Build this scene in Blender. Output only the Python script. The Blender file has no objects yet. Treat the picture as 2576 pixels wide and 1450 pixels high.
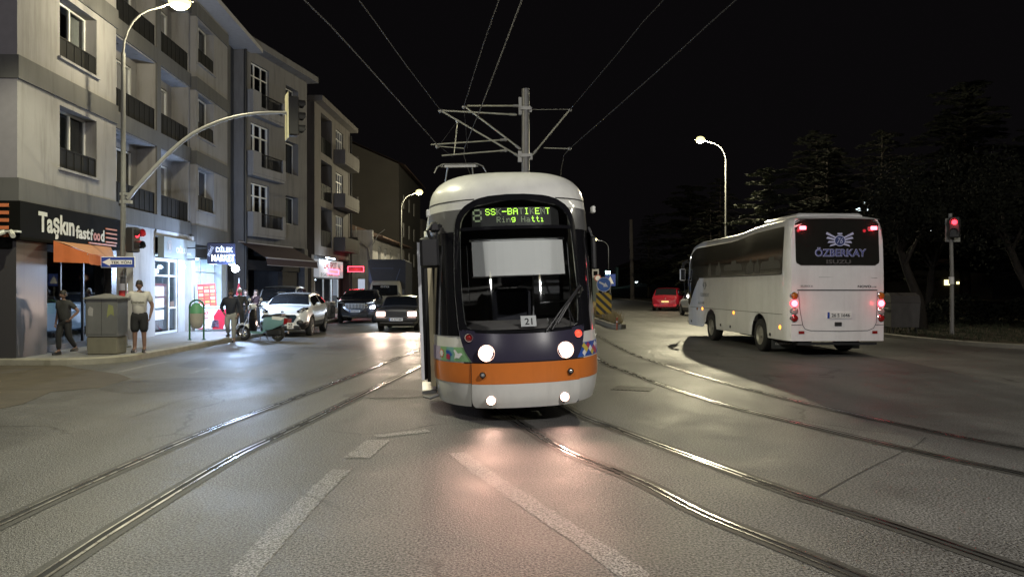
import bpy, bmesh, math, random
from mathutils import Vector, Matrix
PI = math.pi
R = math.radians
random.seed(7)
C = bpy.context.scene.collection
SC = bpy.context.scene

# ------------------------------------------------------------ camera, world, exposure
H = 1.7            # camera height
FP = 1935.0        # focal length in pixels of a 2576 px wide picture
cam = bpy.data.cameras.new('camera')
cam.sensor_width = 36.0
cam.lens = 36.0 * FP / 2576.0
cam.clip_start = 0.05
cam.clip_end = 2000
camo = bpy.data.objects.new('camera', cam)
camo.location = (0, 0, H)
camo.rotation_euler = (R(90), 0, 0)
C.objects.link(camo)
SC.camera = camo
SC.view_settings.view_transform = 'Standard'
SC.view_settings.look = 'None'
SC.view_settings.gamma = 1.0
SC.view_settings.exposure = 0.35
SC.cycles.use_denoising = True
SC.cycles.max_bounces = 5
SC.cycles.sample_clamp_indirect = 4.0
SC.cycles.caustics_reflective = False
SC.cycles.caustics_refractive = False
W = bpy.data.worlds.new('World')
SC.world = W
W.use_nodes = True
wn = W.node_tree.nodes
bgn = wn.get('Background')
bgn.inputs[0].default_value = (0.30, 0.26, 0.30, 1)
bgn.inputs[1].default_value = 0.0075

def gp(x, y, z=0.0):
    """ground point (height z) under a pixel of the 2576x1450 picture"""
    Y = FP * (H - z) / (y - 725.0)
    return Vector(((x - 1288.0) / FP * Y, Y, z))
def at(x, y, Y):
    return Vector(((x - 1288.0) / FP * Y, Y, H + (725.0 - y) / FP * Y))

# ------------------------------------------------------------ materials
def nmat(name):
    m = bpy.data.materials.new(name); m.use_nodes = True
    nt = m.node_tree
    return m, nt, nt.nodes['Principled BSDF'], nt.nodes, nt.links
def M(name, c, r=0.5, metal=0.0, var=0.18, scale=6.0, bump=0.0, coat=0.0, bscale=60.0, rvar=0.0, spec=0.5, streak=0.0):
    m, nt, b, N, L = nmat(name)
    tc = N.new('ShaderNodeTexCoord'); nz = N.new('ShaderNodeTexNoise')
    nz.inputs['Scale'].default_value = scale; nz.inputs['Detail'].default_value = 5
    L.new(tc.outputs['Object'], nz.inputs['Vector'])
    mx = N.new('ShaderNodeMix'); mx.data_type = 'RGBA'
    mx.inputs['A'].default_value = (c[0]*(1-var), c[1]*(1-var), c[2]*(1-var), 1)
    mx.inputs['B'].default_value = (min(1, c[0]*(1+var)), min(1, c[1]*(1+var)), min(1, c[2]*(1+var)), 1)
    L.new(nz.outputs['Fac'], mx.inputs['Factor'])
    if streak:
        mp = N.new('ShaderNodeMapping'); mp.inputs['Scale'].default_value = (3.0, 3.0, .35); L.new(tc.outputs['Object'], mp.inputs['Vector'])
        n3 = N.new('ShaderNodeTexNoise'); n3.inputs['Scale'].default_value = 1.0; n3.inputs['Detail'].default_value = 7; n3.inputs['Roughness'].default_value = .7; L.new(mp.outputs[0], n3.inputs['Vector'])
        m3 = N.new('ShaderNodeMapRange'); m3.inputs['From Min'].default_value = .48; m3.inputs['From Max'].default_value = .78; m3.inputs['To Max'].default_value = streak; L.new(n3.outputs['Fac'], m3.inputs['Value'])
        mx2 = N.new('ShaderNodeMix'); mx2.data_type = 'RGBA'; mx2.inputs['B'].default_value = (c[0]*.35, c[1]*.33, c[2]*.30, 1)
        L.new(m3.outputs[0], mx2.inputs['Factor']); L.new(mx.outputs['Result'], mx2.inputs['A']); L.new(mx2.outputs['Result'], b.inputs['Base Color'])
    else: L.new(mx.outputs['Result'], b.inputs['Base Color'])
    b.inputs['Roughness'].default_value = r; b.inputs['Metallic'].default_value = metal
    b.inputs['Specular IOR Level'].default_value = spec
    if rvar:
        mr = N.new('ShaderNodeMapRange'); mr.inputs['To Min'].default_value = max(0.02, r - rvar); mr.inputs['To Max'].default_value = min(1, r + rvar)
        mr.inputs['From Min'].default_value = .3; mr.inputs['From Max'].default_value = .7
        L.new(nz.outputs['Fac'], mr.inputs['Value']); L.new(mr.outputs[0], b.inputs['Roughness'])
    if coat: b.inputs['Coat Weight'].default_value = coat; b.inputs['Coat Roughness'].default_value = 0.06
    if bump:
        n2 = N.new('ShaderNodeTexNoise'); n2.inputs['Scale'].default_value = bscale; n2.inputs['Detail'].default_value = 3
        L.new(tc.outputs['Object'], n2.inputs['Vector'])
        bp = N.new('ShaderNodeBump'); bp.inputs['Strength'].default_value = bump; bp.inputs['Distance'].default_value = 0.01
        L.new(n2.outputs['Fac'], bp.inputs['Height']); L.new(bp.outputs[0], b.inputs['Normal'])
    return m
def E(name, c, s, base=None):
    m, nt, b, N, L = nmat(name)
    b.inputs['Base Color'].default_value = (*(base or c), 1)
    b.inputs['Emission Color'].default_value = (*c, 1); b.inputs['Emission Strength'].default_value = s
    return m
def glass(name, tint=(0.25, 0.27, 0.3), refl=0.10, rough=0.02):
    m, nt, b, N, L = nmat(name)
    N.remove(b)
    out = N['Material Output']
    tr = N.new('ShaderNodeBsdfTransparent'); tr.inputs[0].default_value = (*tint, 1)
    gl = N.new('ShaderNodeBsdfGlossy'); gl.inputs['Roughness'].default_value = rough; gl.inputs['Color'].default_value = (.9, .92, .95, 1)
    fr = N.new('ShaderNodeFresnel'); fr.inputs['IOR'].default_value = 1.5
    ad = N.new('ShaderNodeMath'); ad.operation = 'ADD'; ad.inputs[1].default_value = refl; ad.use_clamp = True
    L.new(fr.outputs[0], ad.inputs[0])
    mx = N.new('ShaderNodeMixShader'); L.new(ad.outputs[0], mx.inputs[0]); L.new(tr.outputs[0], mx.inputs[1]); L.new(gl.outputs[0], mx.inputs[2])
    L.new(mx.outputs[0], out.inputs['Surface'])
    return m

def asphalt_mat(name='asphalt', base=0.112, warm=(1.0, .975, .95)):
    m, nt, b, N, L = nmat(name)
    tc = N.new('ShaderNodeTexCoord')
    def noise(s, d=4, rough=.55, dist=0.0):
        n = N.new('ShaderNodeTexNoise'); n.inputs['Scale'].default_value = s; n.inputs['Detail'].default_value = d
        n.inputs['Roughness'].default_value = rough; n.inputs['Distortion'].default_value = dist
        L.new(tc.outputs['Object'], n.inputs['Vector']); return n
    def ramp(src, a, b_, lo, hi):
        mr = N.new('ShaderNodeMapRange'); mr.inputs['From Min'].default_value = a; mr.inputs['From Max'].default_value = b_
        mr.inputs['To Min'].default_value = lo; mr.inputs['To Max'].default_value = hi
        L.new(src, mr.inputs['Value']); return mr.outputs[0]
    def mul(a, b_):
        x = N.new('ShaderNodeMath'); x.operation = 'MULTIPLY'
        L.new(a, x.inputs[0])
        if isinstance(b_, float): x.inputs[1].default_value = b_
        else: L.new(b_, x.inputs[1])
        return x.outputs[0]
    big = noise(.16, 4, .6, .6); med = noise(1.3, 5, .65); fine = noise(58, 1, .6)
    sp = N.new('ShaderNodeTexVoronoi'); sp.inputs['Scale'].default_value = 105; L.new(tc.outputs['Object'], sp.inputs['Vector'])
    # stretched noise: worn wheel lanes, streaks
    mp = N.new('ShaderNodeMapping'); mp.inputs['Scale'].default_value = (.9, .06, 1); mp.inputs['Rotation'].default_value = (0, 0, R(8))
    L.new(tc.outputs['Object'], mp.inputs['Vector'])
    lane = N.new('ShaderNodeTexNoise'); lane.inputs['Scale'].default_value = 1.0; lane.inputs['Detail'].default_value = 3; L.new(mp.outputs[0], lane.inputs['Vector'])
    v = mul(ramp(big.outputs['Fac'], .3, .7, .78, 1.22), ramp(med.outputs['Fac'], .3, .7, .84, 1.16))
    v = mul(v, ramp(fine.outputs['Fac'], .36, .64, .10, 2.0))
    v = mul(v, ramp(sp.outputs['Distance'], .05, .5, 1.45, .7))
    v = mul(v, ramp(lane.outputs['Fac'], .35, .65, .82, 1.18))
    # cracks
    dn = noise(.8, 5, .6)
    cv = N.new('ShaderNodeTexVoronoi'); cv.feature = 'DISTANCE_TO_EDGE'; cv.inputs['Scale'].default_value = .17
    vm = N.new('ShaderNodeMixRGB'); vm.blend_type = 'ADD'; vm.inputs[0].default_value = 1.6
    L.new(tc.outputs['Object'], vm.inputs[1]); L.new(dn.outputs['Color'], vm.inputs[2]); L.new(vm.outputs[0], cv.inputs['Vector'])
    ck = ramp(cv.outputs['Distance'], .0, .006, .25, 1.0)
    gate = ramp(noise(.21, 2).outputs['Fac'], .47, .53, 1.0, 0.0)
    mxg = N.new('ShaderNodeMath'); mxg.operation = 'MAXIMUM'; L.new(ck, mxg.inputs[0]); L.new(gate, mxg.inputs[1])
    v = mul(v, mxg.outputs[0])
    v = mul(v, base)
    cr = N.new('ShaderNodeCombineColor')
    for i, w in enumerate(warm):
        L.new(mul(v, float(w)), cr.inputs[i])
    L.new(cr.outputs[0], b.inputs['Base Color'])
    rr = N.new('ShaderNodeMath'); rr.operation = 'ADD'
    L.new(ramp(big.outputs['Fac'], .35, .65, .40, .62), rr.inputs[0]); L.new(ramp(med.outputs['Fac'], .3, .7, -.05, .07), rr.inputs[1])
    L.new(rr.outputs[0], b.inputs['Roughness'])
    b.inputs['Specular IOR Level'].default_value = .42
    ba = N.new('ShaderNodeMath'); ba.operation = 'ADD'; L.new(fine.outputs['Fac'], ba.inputs[0]); L.new(sp.outputs['Distance'], ba.inputs[1])
    bp = N.new('ShaderNodeBump'); bp.inputs['Strength'].default_value = .7; bp.inputs['Distance'].default_value = .004
    L.new(ba.outputs[0], bp.inputs['Height']); L.new(bp.outputs[0], b.inputs['Normal'])
    return m
def worn_paint(name='road_paint', c=.42, lo=.45, hi=.60):
    m, nt, b, N, L = nmat(name)
    tc = N.new('ShaderNodeTexCoord')
    n = N.new('ShaderNodeTexNoise'); n.inputs['Scale'].default_value = 7; n.inputs['Detail'].default_value = 8; n.inputs['Roughness'].default_value = .75
    L.new(tc.outputs['Object'], n.inputs['Vector'])
    mr = N.new('ShaderNodeMapRange'); mr.inputs['From Min'].default_value = lo; mr.inputs['From Max'].default_value = hi
    L.new(n.outputs['Fac'], mr.inputs['Value'])
    mx = N.new('ShaderNodeMix'); mx.data_type = 'RGBA'; mx.inputs['A'].default_value = (c, c*.98, c*.93, 1); mx.inputs['B'].default_value = (.10, .097, .09, 1)
    L.new(mr.outputs[0], mx.inputs['Factor']); L.new(mx.outputs['Result'], b.inputs['Base Color'])
    b.inputs['Roughness'].default_value = .55
    return m
def tile_mat(name, c, sx, sz, r=.6):
    m, nt, b, N, L = nmat(name)
    tc = N.new('ShaderNodeTexCoord'); br = N.new('ShaderNodeTexBrick')
    br.inputs['Scale'].default_value = 1; br.inputs['Brick Width'].default_value = sx; br.inputs['Row Height'].default_value = sz
    br.inputs['Mortar Size'].default_value = .008; br.offset = .5
    br.inputs['Color1'].default_value = (c[0], c[1], c[2], 1); br.inputs['Color2'].default_value = (c[0]*.8, c[1]*.8, c[2]*.8, 1)
    br.inputs['Mortar'].default_value = (c[0]*.45, c[1]*.45, c[2]*.45, 1)
    L.new(tc.outputs['Object'], br.inputs['Vector']); L.new(br.outputs['Color'], b.inputs['Base Color'])
    b.inputs['Roughness'].default_value = r
    return m

MT = {}
MT['asphalt'] = asphalt_mat()
MT['dirt'] = M('dusty_ground', (.065, .053, .038), .85, var=.5, scale=2.5, bump=.6, bscale=25)
MT['paint'] = asphalt_mat('road_paint', .21)
MT['paint_dim'] = asphalt_mat('faded_paint', .17)
MT['steel'] = M('rail_steel', (.50, .49, .48), .28, 1.0, var=.15, scale=3, rvar=.1)
MT['groove'] = M('groove_black', (.012, .012, .012), .8, var=.3)
MT['tar'] = M('tar_joint', (.03, .029, .027), .6, var=.4, scale=9, bump=.4)
MT['pave'] = tile_mat('paving', (.27, .26, .25), .4, .2, .5)
MT['kerb'] = M('kerb_stone', (.25, .235, .19), .75, var=.35, scale=5, bump=.3)
MT['cream'] = M('cream_render', (.228, .220, .222), .85, var=.14, scale=1.2, streak=.7, bump=.25, bscale=90)
MT['greyband'] = M('grey_render', (.085, .083, .083), .85, streak=.6, var=.15, scale=1.5, bump=.25, bscale=90)
MT['b2wall'] = M('grey_plaster', (.145, .14, .145), .85, streak=.8, var=.14, scale=1.3, bump=.25, bscale=90)
MT['b2light'] = M('pale_plaster', (.22, .215, .225), .85, streak=.7, var=.1, scale=2, bump=.2)
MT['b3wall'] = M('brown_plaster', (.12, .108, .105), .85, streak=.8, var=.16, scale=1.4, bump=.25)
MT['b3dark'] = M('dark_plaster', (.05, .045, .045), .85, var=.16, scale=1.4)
MT['whitewall'] = M('white_plaster', (.40, .39, .39), .85, streak=.6, var=.1, scale=1.1, bump=.2)
MT['farwall'] = M('far_plaster', (.06, .054, .048), .9, var=.2, scale=.6)
MT['roof'] = M('roof_tiles', (.10, .06, .045), .85, var=.3, scale=4)
MT['dark'] = M('dark_void', (.014, .013, .014), .7, var=.3)
MT['darkpanel'] = M('dark_panel', (.008, .008, .009), .7, var=.2, spec=.15)
MT['pvc'] = M('white_pvc', (.62, .62, .62), .4, var=.05)
MT['curtain'] = M('net_curtain', (.5, .49, .46), .9, var=.2, scale=12)
MT['pane'] = glass('window_pane', (.5, .53, .56), .06)
MT['shopglass'] = glass('shop_glass', (.82, .88, .92), .03)
MT['carglass'] = glass('car_glass', (.10, .11, .12), .10)
MT['tramglass'] = glass('tram_windscreen', (.86, .88, .88), .03)
MT['blackgloss'] = M('black_gloss', (.010, .010, .012), .07, var=.1, coat=.5)
MT['galv'] = M('galvanised', (.36, .36, .35), .5, .55, var=.2, scale=4)
MT['whitepaint'] = M('white_paint', (.72, .72, .68), .35, var=.07, streak=.22, coat=.3)
MT['orange'] = M('orange_paint', (.70, .20, .035), .28, var=.08, streak=.2, coat=.5)
MT['tramblue'] = M('dark_blue_paint', (.040, .036, .062), .26, var=.08, coat=.5)
MT['tramgrey'] = M('grey_paint', (.13, .13, .13), .3, var=.08, coat=.3)
MT['rubber'] = M('rubber', (.018, .018, .018), .8, var=.3)
MT['chrome'] = M('chrome', (.75, .75, .75), .15, 1.0, var=.05)
MT['rim'] = M('alloy_rim', (.42, .42, .43), .3, .8, var=.1)
MT['black'] = M('black_plastic', (.02, .02, .022), .45, var=.2)
MT['plate'] = M('plate_white', (.75, .75, .75), .4, var=.03)
MT['ink'] = M('ink_black', (.01, .01, .01), .5, var=.05)
MT['lampglass'] = E('lamp_bowl', (1.0, .93, .55), 60)
MT['headlamp'] = E('headlamp_lit', (1.0, .72, .60), 7)
MT['sedanlamp'] = E('sedan_headlamp_lit', (1.0, .68, .58), 7)
MT['redlamp'] = E('red_lamp_lit', (1.0, .03, .05), 4)
MT['redhot'] = E('red_lamp_hot', (1.0, .14, .18), 4.5)
MT['reddim'] = M('red_lens', (.25, .012, .012), .15, var=.1, coat=.5)
MT['amber'] = E('amber_lamp_lit', (1.0, .42, .04), 2.2)
MT['amberoff'] = M('amber_lens', (.35, .13, .02), .15, var=.1, coat=.5)
MT['clearlens'] = M('clear_lens', (.45, .45, .45), .1, .3, var=.1, coat=.6)
MT['led'] = E('led_lit', (.50, 1.0, .08), 1.7)
MT['leddim'] = E('led_dim', (.40, .50, .28), .45, base=(.1, .1, .08))
MT['coolwhite'] = E('cool_tube', (.66, .82, 1.0), 9)
MT['blindwhite'] = M('roller_blind', (.86, .86, .84), .8, var=.04)
MT['navy'] = M('sign_blue', (.02, .06, .35), .4, var=.05)
MT['signwhite'] = M('sign_white', (.78, .78, .80), .45, var=.03)

# ------------------------------------------------------------ mesh builder
class MB:
    def __init__(s): s.v = []; s.f = []; s.m = []
    def add(s, vs, fs, mi=0):
        o = len(s.v); s.v += [tuple(v) for v in vs]; s.f += [tuple(i + o for i in f) for f in fs]; s.m += [mi] * len(fs); return s
    def box(s, x0, x1, y0, y1, z0, z1, mi=0):
        return s.add([(x0,y0,z0),(x1,y0,z0),(x1,y1,z0),(x0,y1,z0),(x0,y0,z1),(x1,y0,z1),(x1,y1,z1),(x0,y1,z1)],
                     [(3,2,1,0),(4,5,6,7),(0,1,5,4),(1,2,6,5),(2,3,7,6),(3,0,4,7)], mi)
    def bbox(s, x0, x1, y0, y1, z0, z1, b=.02, mi=0):
        """box with chamfered vertical and horizontal edges (superposed octagonal sections)"""
        def ring(z, d):
            X0, X1, Y0, Y1 = x0+d, x1-d, y0+d, y1-d; c = b
            return [(X0+c,Y0,z),(X1-c,Y0,z),(X1,Y0+c,z),(X1,Y1-c,z),(X1-c,Y1,z),(X0+c,Y1,z),(X0,Y1-c,z),(X0,Y0+c,z)]
        rows = [ring(z0, b), ring(z0+b, 0), ring(z1-b, 0), ring(z1, b)]
        return s.loft(rows, mi=mi, cap=True)
    def quad(s, a, b, c, d, mi=0): return s.add([a,b,c,d], [(0,1,2,3)], mi)
    def loft(s, rows, closed=True, cap=False, mi=0):
        n = len(rows[0]); vs = [p for r in rows for p in r]; fs = []
        for i in range(len(rows)-1):
            for j in range(n if closed else n-1):
                k = (j+1) % n
                fs.append((i*n+j, i*n+k, (i+1)*n+k, (i+1)*n+j))
        if cap:
            fs.append(tuple(range(n))[::-1]); fs.append(tuple((len(rows)-1)*n + j for j in range(n)))
        return s.add(vs, fs, mi)
    def tube(s, pts, r, n=8, cap=True, mi=0):
        pts = [Vector(p) for p in pts]; m = len(pts)
        rs = r if isinstance(r, (list, tuple)) else [r]*m
        rows = []; up = None
        for i, p in enumerate(pts):
            d = (pts[min(i+1, m-1)] - pts[max(i-1, 0)])
            if d.length < 1e-9: d = Vector((0,0,1))
            d.normalize()
            if up is None:
                up = Vector((0,0,1)) if abs(d.z) < .9 else Vector((1,0,0))
            a = d.cross(up); 
            if a.length < 1e-6: a = d.cross(Vector((0,1,0)))
            a.normalize(); b = a.cross(d).normalized(); up = b
            rows.append([p + (a*math.cos(2*PI*k/n) + b*math.sin(2*PI*k/n))*rs[i] for k in range(n)])
        return s.loft(rows, cap=cap, mi=mi)
    def cyl(s, p0, p1, r, r1=None, n=16, mi=0): return s.tube([p0, p1], [r, r if r1 is None else r1], n, mi=mi)
    def ell(s, c, r, nu=14, nv=9, mi=0, zr=(-1, 1)):
        rows = []
        for i in range(nv+1):
            t = math.asin(zr[0]) + (math.asin(zr[1]) - math.asin(zr[0]))*i/nv
            rows.append([(c[0]+r[0]*math.cos(t)*math.cos(2*PI*j/nu), c[1]+r[1]*math.cos(t)*math.sin(2*PI*j/nu), c[2]+r[2]*math.sin(t)) for j in range(nu)])
        return s.loft(rows, cap=True, mi=mi)
    def prism(s, poly, a0, a1, axis='y', mi=0):
        """extrude a 2D polygon; axis y: (x,z), axis z: (x,y), axis x: (y,z)"""
        def P(p, a):
            return (p[0], a, p[1]) if axis == 'y' else (p[0], p[1], a) if axis == 'z' else (a, p[0], p[1])
        n = len(poly); vs = [P(p, a0) for p in poly] + [P(p, a1) for p in poly]
        fs = [tuple(range(n)), tuple(range(2*n-1, n-1, -1))] + [(i, (i+1) % n, n+(i+1) % n, n+i) for i in range(n)]
        return s.add(vs, fs, mi)
    def xform(s, mtx, start=0):
        for i in range(start, len(s.v)): s.v[i] = tuple(mtx @ Vector(s.v[i]))
        return s
    def build(s, name, mats, parent=None, smooth=None, loc=None, rz=0, fixn=True):
        me = bpy.data.meshes.new(name); me.from_pydata(s.v, [], s.f)
        if not isinstance(mats, (list, tuple)): mats = [mats]
        for m in mats: me.materials.append(MT[m] if isinstance(m, str) else m)
        me.polygons.foreach_set('material_index', s.m)
        if fixn:
            bm = bmesh.new(); bm.from_mesh(me); bmesh.ops.recalc_face_normals(bm, faces=bm.faces); bm.to_mesh(me); bm.free()
        if smooth:
            me.polygons.foreach_set('use_smooth', [True]*len(me.polygons)); me.set_sharp_from_angle(angle=R(smooth))
        me.update()
        o = bpy.data.objects.new(name, me); C.objects.link(o)
        if parent: o.parent = parent
        if loc: o.location = loc
        if rz: o.rotation_euler = (0, 0, rz)
        return o
def mk(name, mesh, mat, parent=None):
    o = bpy.data.objects.new(name, mesh); C.objects.link(o)
    mesh.materials.clear(); mesh.materials.append(MT[mat] if isinstance(mat, str) else mat)
    if parent: o.parent = parent
    return o
def tag(o, label, cat, group=None):
    o['label'] = label; o['category'] = cat
    if group: o['group'] = group
    return o
def thing(name, label, cat, loc=(0,0,0), rz=0, group=None):
    o = bpy.data.objects.new(name, None); C.objects.link(o); o.location = loc; o.rotation_euler = (0,0,rz); o.empty_display_size = .2
    return tag(o, label, cat, group)
def struct(o): o['kind'] = 'structure'; return o
def stuff(o): o['kind'] = 'stuff'; return o
def copy_tree(o, parent=None):
    c = o.copy(); C.objects.link(c)
    if parent: c.parent = parent
    for ch in list(o.children): copy_tree(ch, c)
    return c
def text(name, body, w, h, mat, parent=None, pos=(0,0,0), bold=.0, rz=0, extr=.004, slant=0, flip=False):
    """text in the XZ plane reading from -Y, fitted to w x h, centred on pos"""
    cu = bpy.data.curves.new('t', 'FONT'); cu.body = body; cu.size = 1; cu.extrude = 0; cu.offset = bold; cu.resolution_u = 3; cu.shear = slant
    to = bpy.data.objects.new('t', cu); me = bpy.data.meshes.new_from_object(to)
    xs = [v.co.x for v in me.vertices]; ys = [v.co.y for v in me.vertices]
    x0, x1, y0, y1 = min(xs), max(xs), min(ys), max(ys)
    mb = MB(); vs = [((v.co.x-(x0+x1)/2)/(x1-x0)*w, -extr, (v.co.y-(y0+y1)/2)/(y1-y0)*h) for v in me.vertices]
    n = len(vs); fs = [tuple(p.vertices) for p in me.polygons]
    edges = {}
    for f in fs:
        for i in range(len(f)):
            e = (f[i], f[(i+1) % len(f)]); edges[e] = 1
    side = [(a, b, b+n, a+n) for (a, b) in edges if (b, a) not in edges]
    vs2 = [(x, 0, z) for (x, y, z) in vs]
    mb.add(vs + vs2, fs + side)
    bpy.data.objects.remove(to); bpy.data.meshes.remove(me)
    o = mb.build(name, mat, parent, fixn=False); o.location = pos; o.rotation_euler = (0, 0, rz)
    return o
def crom(pts, n=8):
    """Catmull-Rom through points"""
    P = [Vector(p) for p in pts]; P = [2*P[0]-P[1]] + P + [2*P[-1]-P[-2]]; out = []
    for i in range(1, len(P)-2):
        for k in range(n):
            t = k/n; a, b, c, d = P[i-1], P[i], P[i+1], P[i+2]
            out.append(.5*((2*b) + (c-a)*t + (2*a-5*b+4*c-d)*t*t + (3*b-a-3*c+d)*t**3))
    out.append(P[-2]); return out
def interp(tab, x):
    if x <= tab[0][0]: return tab[0][1]
    for (a, b), (c, d) in zip(tab, tab[1:]):
        if x <= c: return b + (d-b)*(x-a)/(c-a)
    return tab[-1][1]
def sinterp(tab, x):
    """smooth monotone-ish cubic interpolation"""
    if x <= tab[0][0]: return tab[0][1]
    if x >= tab[-1][0]: return tab[-1][1]
    for i in range(len(tab)-1):
        if x <= tab[i+1][0]:
            x0, y0 = tab[i]; x1, y1 = tab[i+1]
            def sl(k):
                if k <= 0 or k >= len(tab)-1: return 0 if False else (tab[min(k+1, len(tab)-1)][1]-tab[max(k-1, 0)][1])/(tab[min(k+1, len(tab)-1)][0]-tab[max(k-1, 0)][0])
                a = (tab[k][1]-tab[k-1][1])/(tab[k][0]-tab[k-1][0]); b = (tab[k+1][1]-tab[k][1])/(tab[k+1][0]-tab[k][0])
                return 0 if a*b <= 0 else 2*a*b/(a+b)
            h = x1-x0; t = (x-x0)/h; m0, m1 = sl(i)*h, sl(i+1)*h
            return (2*t**3-3*t*t+1)*y0 + (t**3-2*t*t+t)*m0 + (-2*t**3+3*t*t)*y1 + (t**3-t*t)*m1
def light(kind, name, loc, power, col, size=.2, parent=None, rot=None, spot=None, blend=.5):
    l = bpy.data.lights.new(name, kind); l.energy = power; l.color = col
    if kind in ('POINT', 'SPOT'): l.shadow_soft_size = size
    if kind == 'AREA': l.shape = 'RECTANGLE'; l.size = size[0]; l.size_y = size[1]
    if kind == 'SPOT': l.spot_size = spot; l.spot_blend = blend
    o = bpy.data.objects.new(name, l); C.objects.link(o); o.location = loc
    if parent: o.parent = parent
    if rot: o.rotation_euler = rot
    return o

# ------------------------------------------------------------ ground
g = MB(); g.quad((-400,-60,-.01),(400,-60,-.01),(400,700,-.01),(-400,700,-.01))
struct(g.build('ground', 'dirt'))
g = MB()
road_poly = [(-60,-30),(60,-30),(60,19.5),(30,19.6),(18,20.2),(14.6,21.4),(13.3,24),(12.95,30),(12.9,47),(14.6,62),(16.5,90),(17,120),(17,260),(-9.2,260),(-9.0,60),(-8.9,20),(-8.9,18),(-11,16.6),(-60,16.6)]
n = len(road_poly)
g.add([(x, y, 0) for x, y in road_poly], [tuple(range(n))])
struct(g.build('road', 'asphalt'))

def strip(mb, pts, w0, w1, z, mi=0):
    """flat strip between lateral offsets w0..w1 to the right of the polyline"""
    rows = []
    for i, p in enumerate(pts):
        d = Vector(pts[min(i+1, len(pts)-1)]) - Vector(pts[max(i-1, 0)]); d.z = 0; d.normalize()
        nrm = Vector((d.y, -d.x, 0)); q = Vector(p)
        rows.append([(q.x+nrm.x*w0, q.y+nrm.y*w0, z), (q.x+nrm.x*w1, q.y+nrm.y*w1, z)])
    mb.loft(rows, closed=False, mi=mi)
railA = [(-2.2,26),(-2.58,21.4),(-3.30,12.56),(-3.60,9.43),(-3.68,7.245),(-3.69,5.54),(-3.6,3),(-3.4,0),(-3.0,-6)]
railB = [(-1.3,26),(-1.62,21.4),(-2.0,16.96),(-2.62,9.62),(-2.79,7.76),(-2.80,5.63),(-2.76,4.54),(-2.6,1),(-2.2,-6)]
rail1 = [(-2.0,26),(-1.55,20),(-.72,14),(-.255,10.97),(0,10.06),(.55,8.12),(1.13,6.80),(1.446,5.83),(1.78,5.108),(2.05,4.537),(2.8,2.9),(4.2,0),(7,-6)]
rail2 = [(-1.0,26),(-.55,20),(.32,14),(.83,10.71),(1.326,9.16),(1.81,7.795),(2.32,6.425),(2.79,5.40),(3.10,4.65),(3.8,3.2),(5.2,.4),(8,-5.5)]
rail3 = [(2.7,60),(2.2,34),(2.06,19.46),(2.38,15.37),(3.01,11.66),(3.56,9.85),(4.05,8.48),(4.69,7.04),(6.3,4.2),(9,0)]
rail4 = [(3.7,60),(3.2,34),(3.07,22.84),(3.27,18.07),(3.98,13.05),(4.76,9.91),(5.42,8.14),(7.1,5.0),(9.9,.9)]
far1 = [(1.5,90),(0,50),(-1.2,36),(-2.2,26)]
far2 = [(2.5,90),(1.0,50),(-.2,36),(-1.3,26)]
rails_root = thing('tram_rails', 'grooved steel tram rails let into the asphalt, polished by wheels', 'tram rails', (0,0,0))
for i, rl in enumerate([railA, railB, rail1, rail2, rail3, rail4, far1, far2]):
    pts = crom([(x, y, 0) for x, y in rl], 8)
    mb = MB()
    strip(mb, pts, -.10, .115, .004, 2)
    strip(mb, pts, -.034, -.010, .009, 0)
    strip(mb, pts, -.010, .038, .006, 1)
    strip(mb, pts, .038, .052, .009, 0)
    mb.build('rail', ['steel', 'groove', 'tar'], rails_root)
# painted markings
mb = MB()
def line_px(pts, w, z=.0028):
    P = crom([gp(x, y) for x, y in pts], 26); rows = []
    for i, p in enumerate(P):
        d = P[min(i+1, len(P)-1)] - P[max(i-1, 0)]; d.normalize(); nr = Vector((d.y, -d.x, 0)); a, b = w/2+random.uniform(-.012,.012), w/2+random.uniform(-.012,.012)
        rows.append([(p.x-nr.x*a, p.y-nr.y*a, z), (p.x+nr.x*b, p.y+nr.y*b, z)])
    mb.loft(rows, closed=False)
line_px([(585,1475),(690,1352),(800,1237),(860,1180)], .19)
line_px([(898,1150),(952,1106)], .26)
line_px([(946,1096),(1010,1090),(1078,1082)], .17)
line_px([(1150,1138),(1250,1212),(1430,1330),(1650,1482)], .19)
struct(mb.build('road_marking_chevron', 'paint'))
mb = MB()
for k in range(14):
    a = gp(857+k*12, 913-k*3.6); b = gp(864+k*12, 911-k*3.6)
    strip(mb, [a, b], -.05, .05, .005)
for k in range(12):
    a = gp(1600+k*9, 866+k*3.2); b = gp(1605+k*9, 868+k*3.2)
    strip(mb, [a, b], -.05, .05, .005)
line_px([(300,935),(360,921),(420,909)], .13)
line_px([(480,938),(640,893),(770,862)], .10)
line_px([(840,818),(960,812),(1040,822)], .10)
struct(mb.build('road_marking_dashes', 'paint_dim'))
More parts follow.
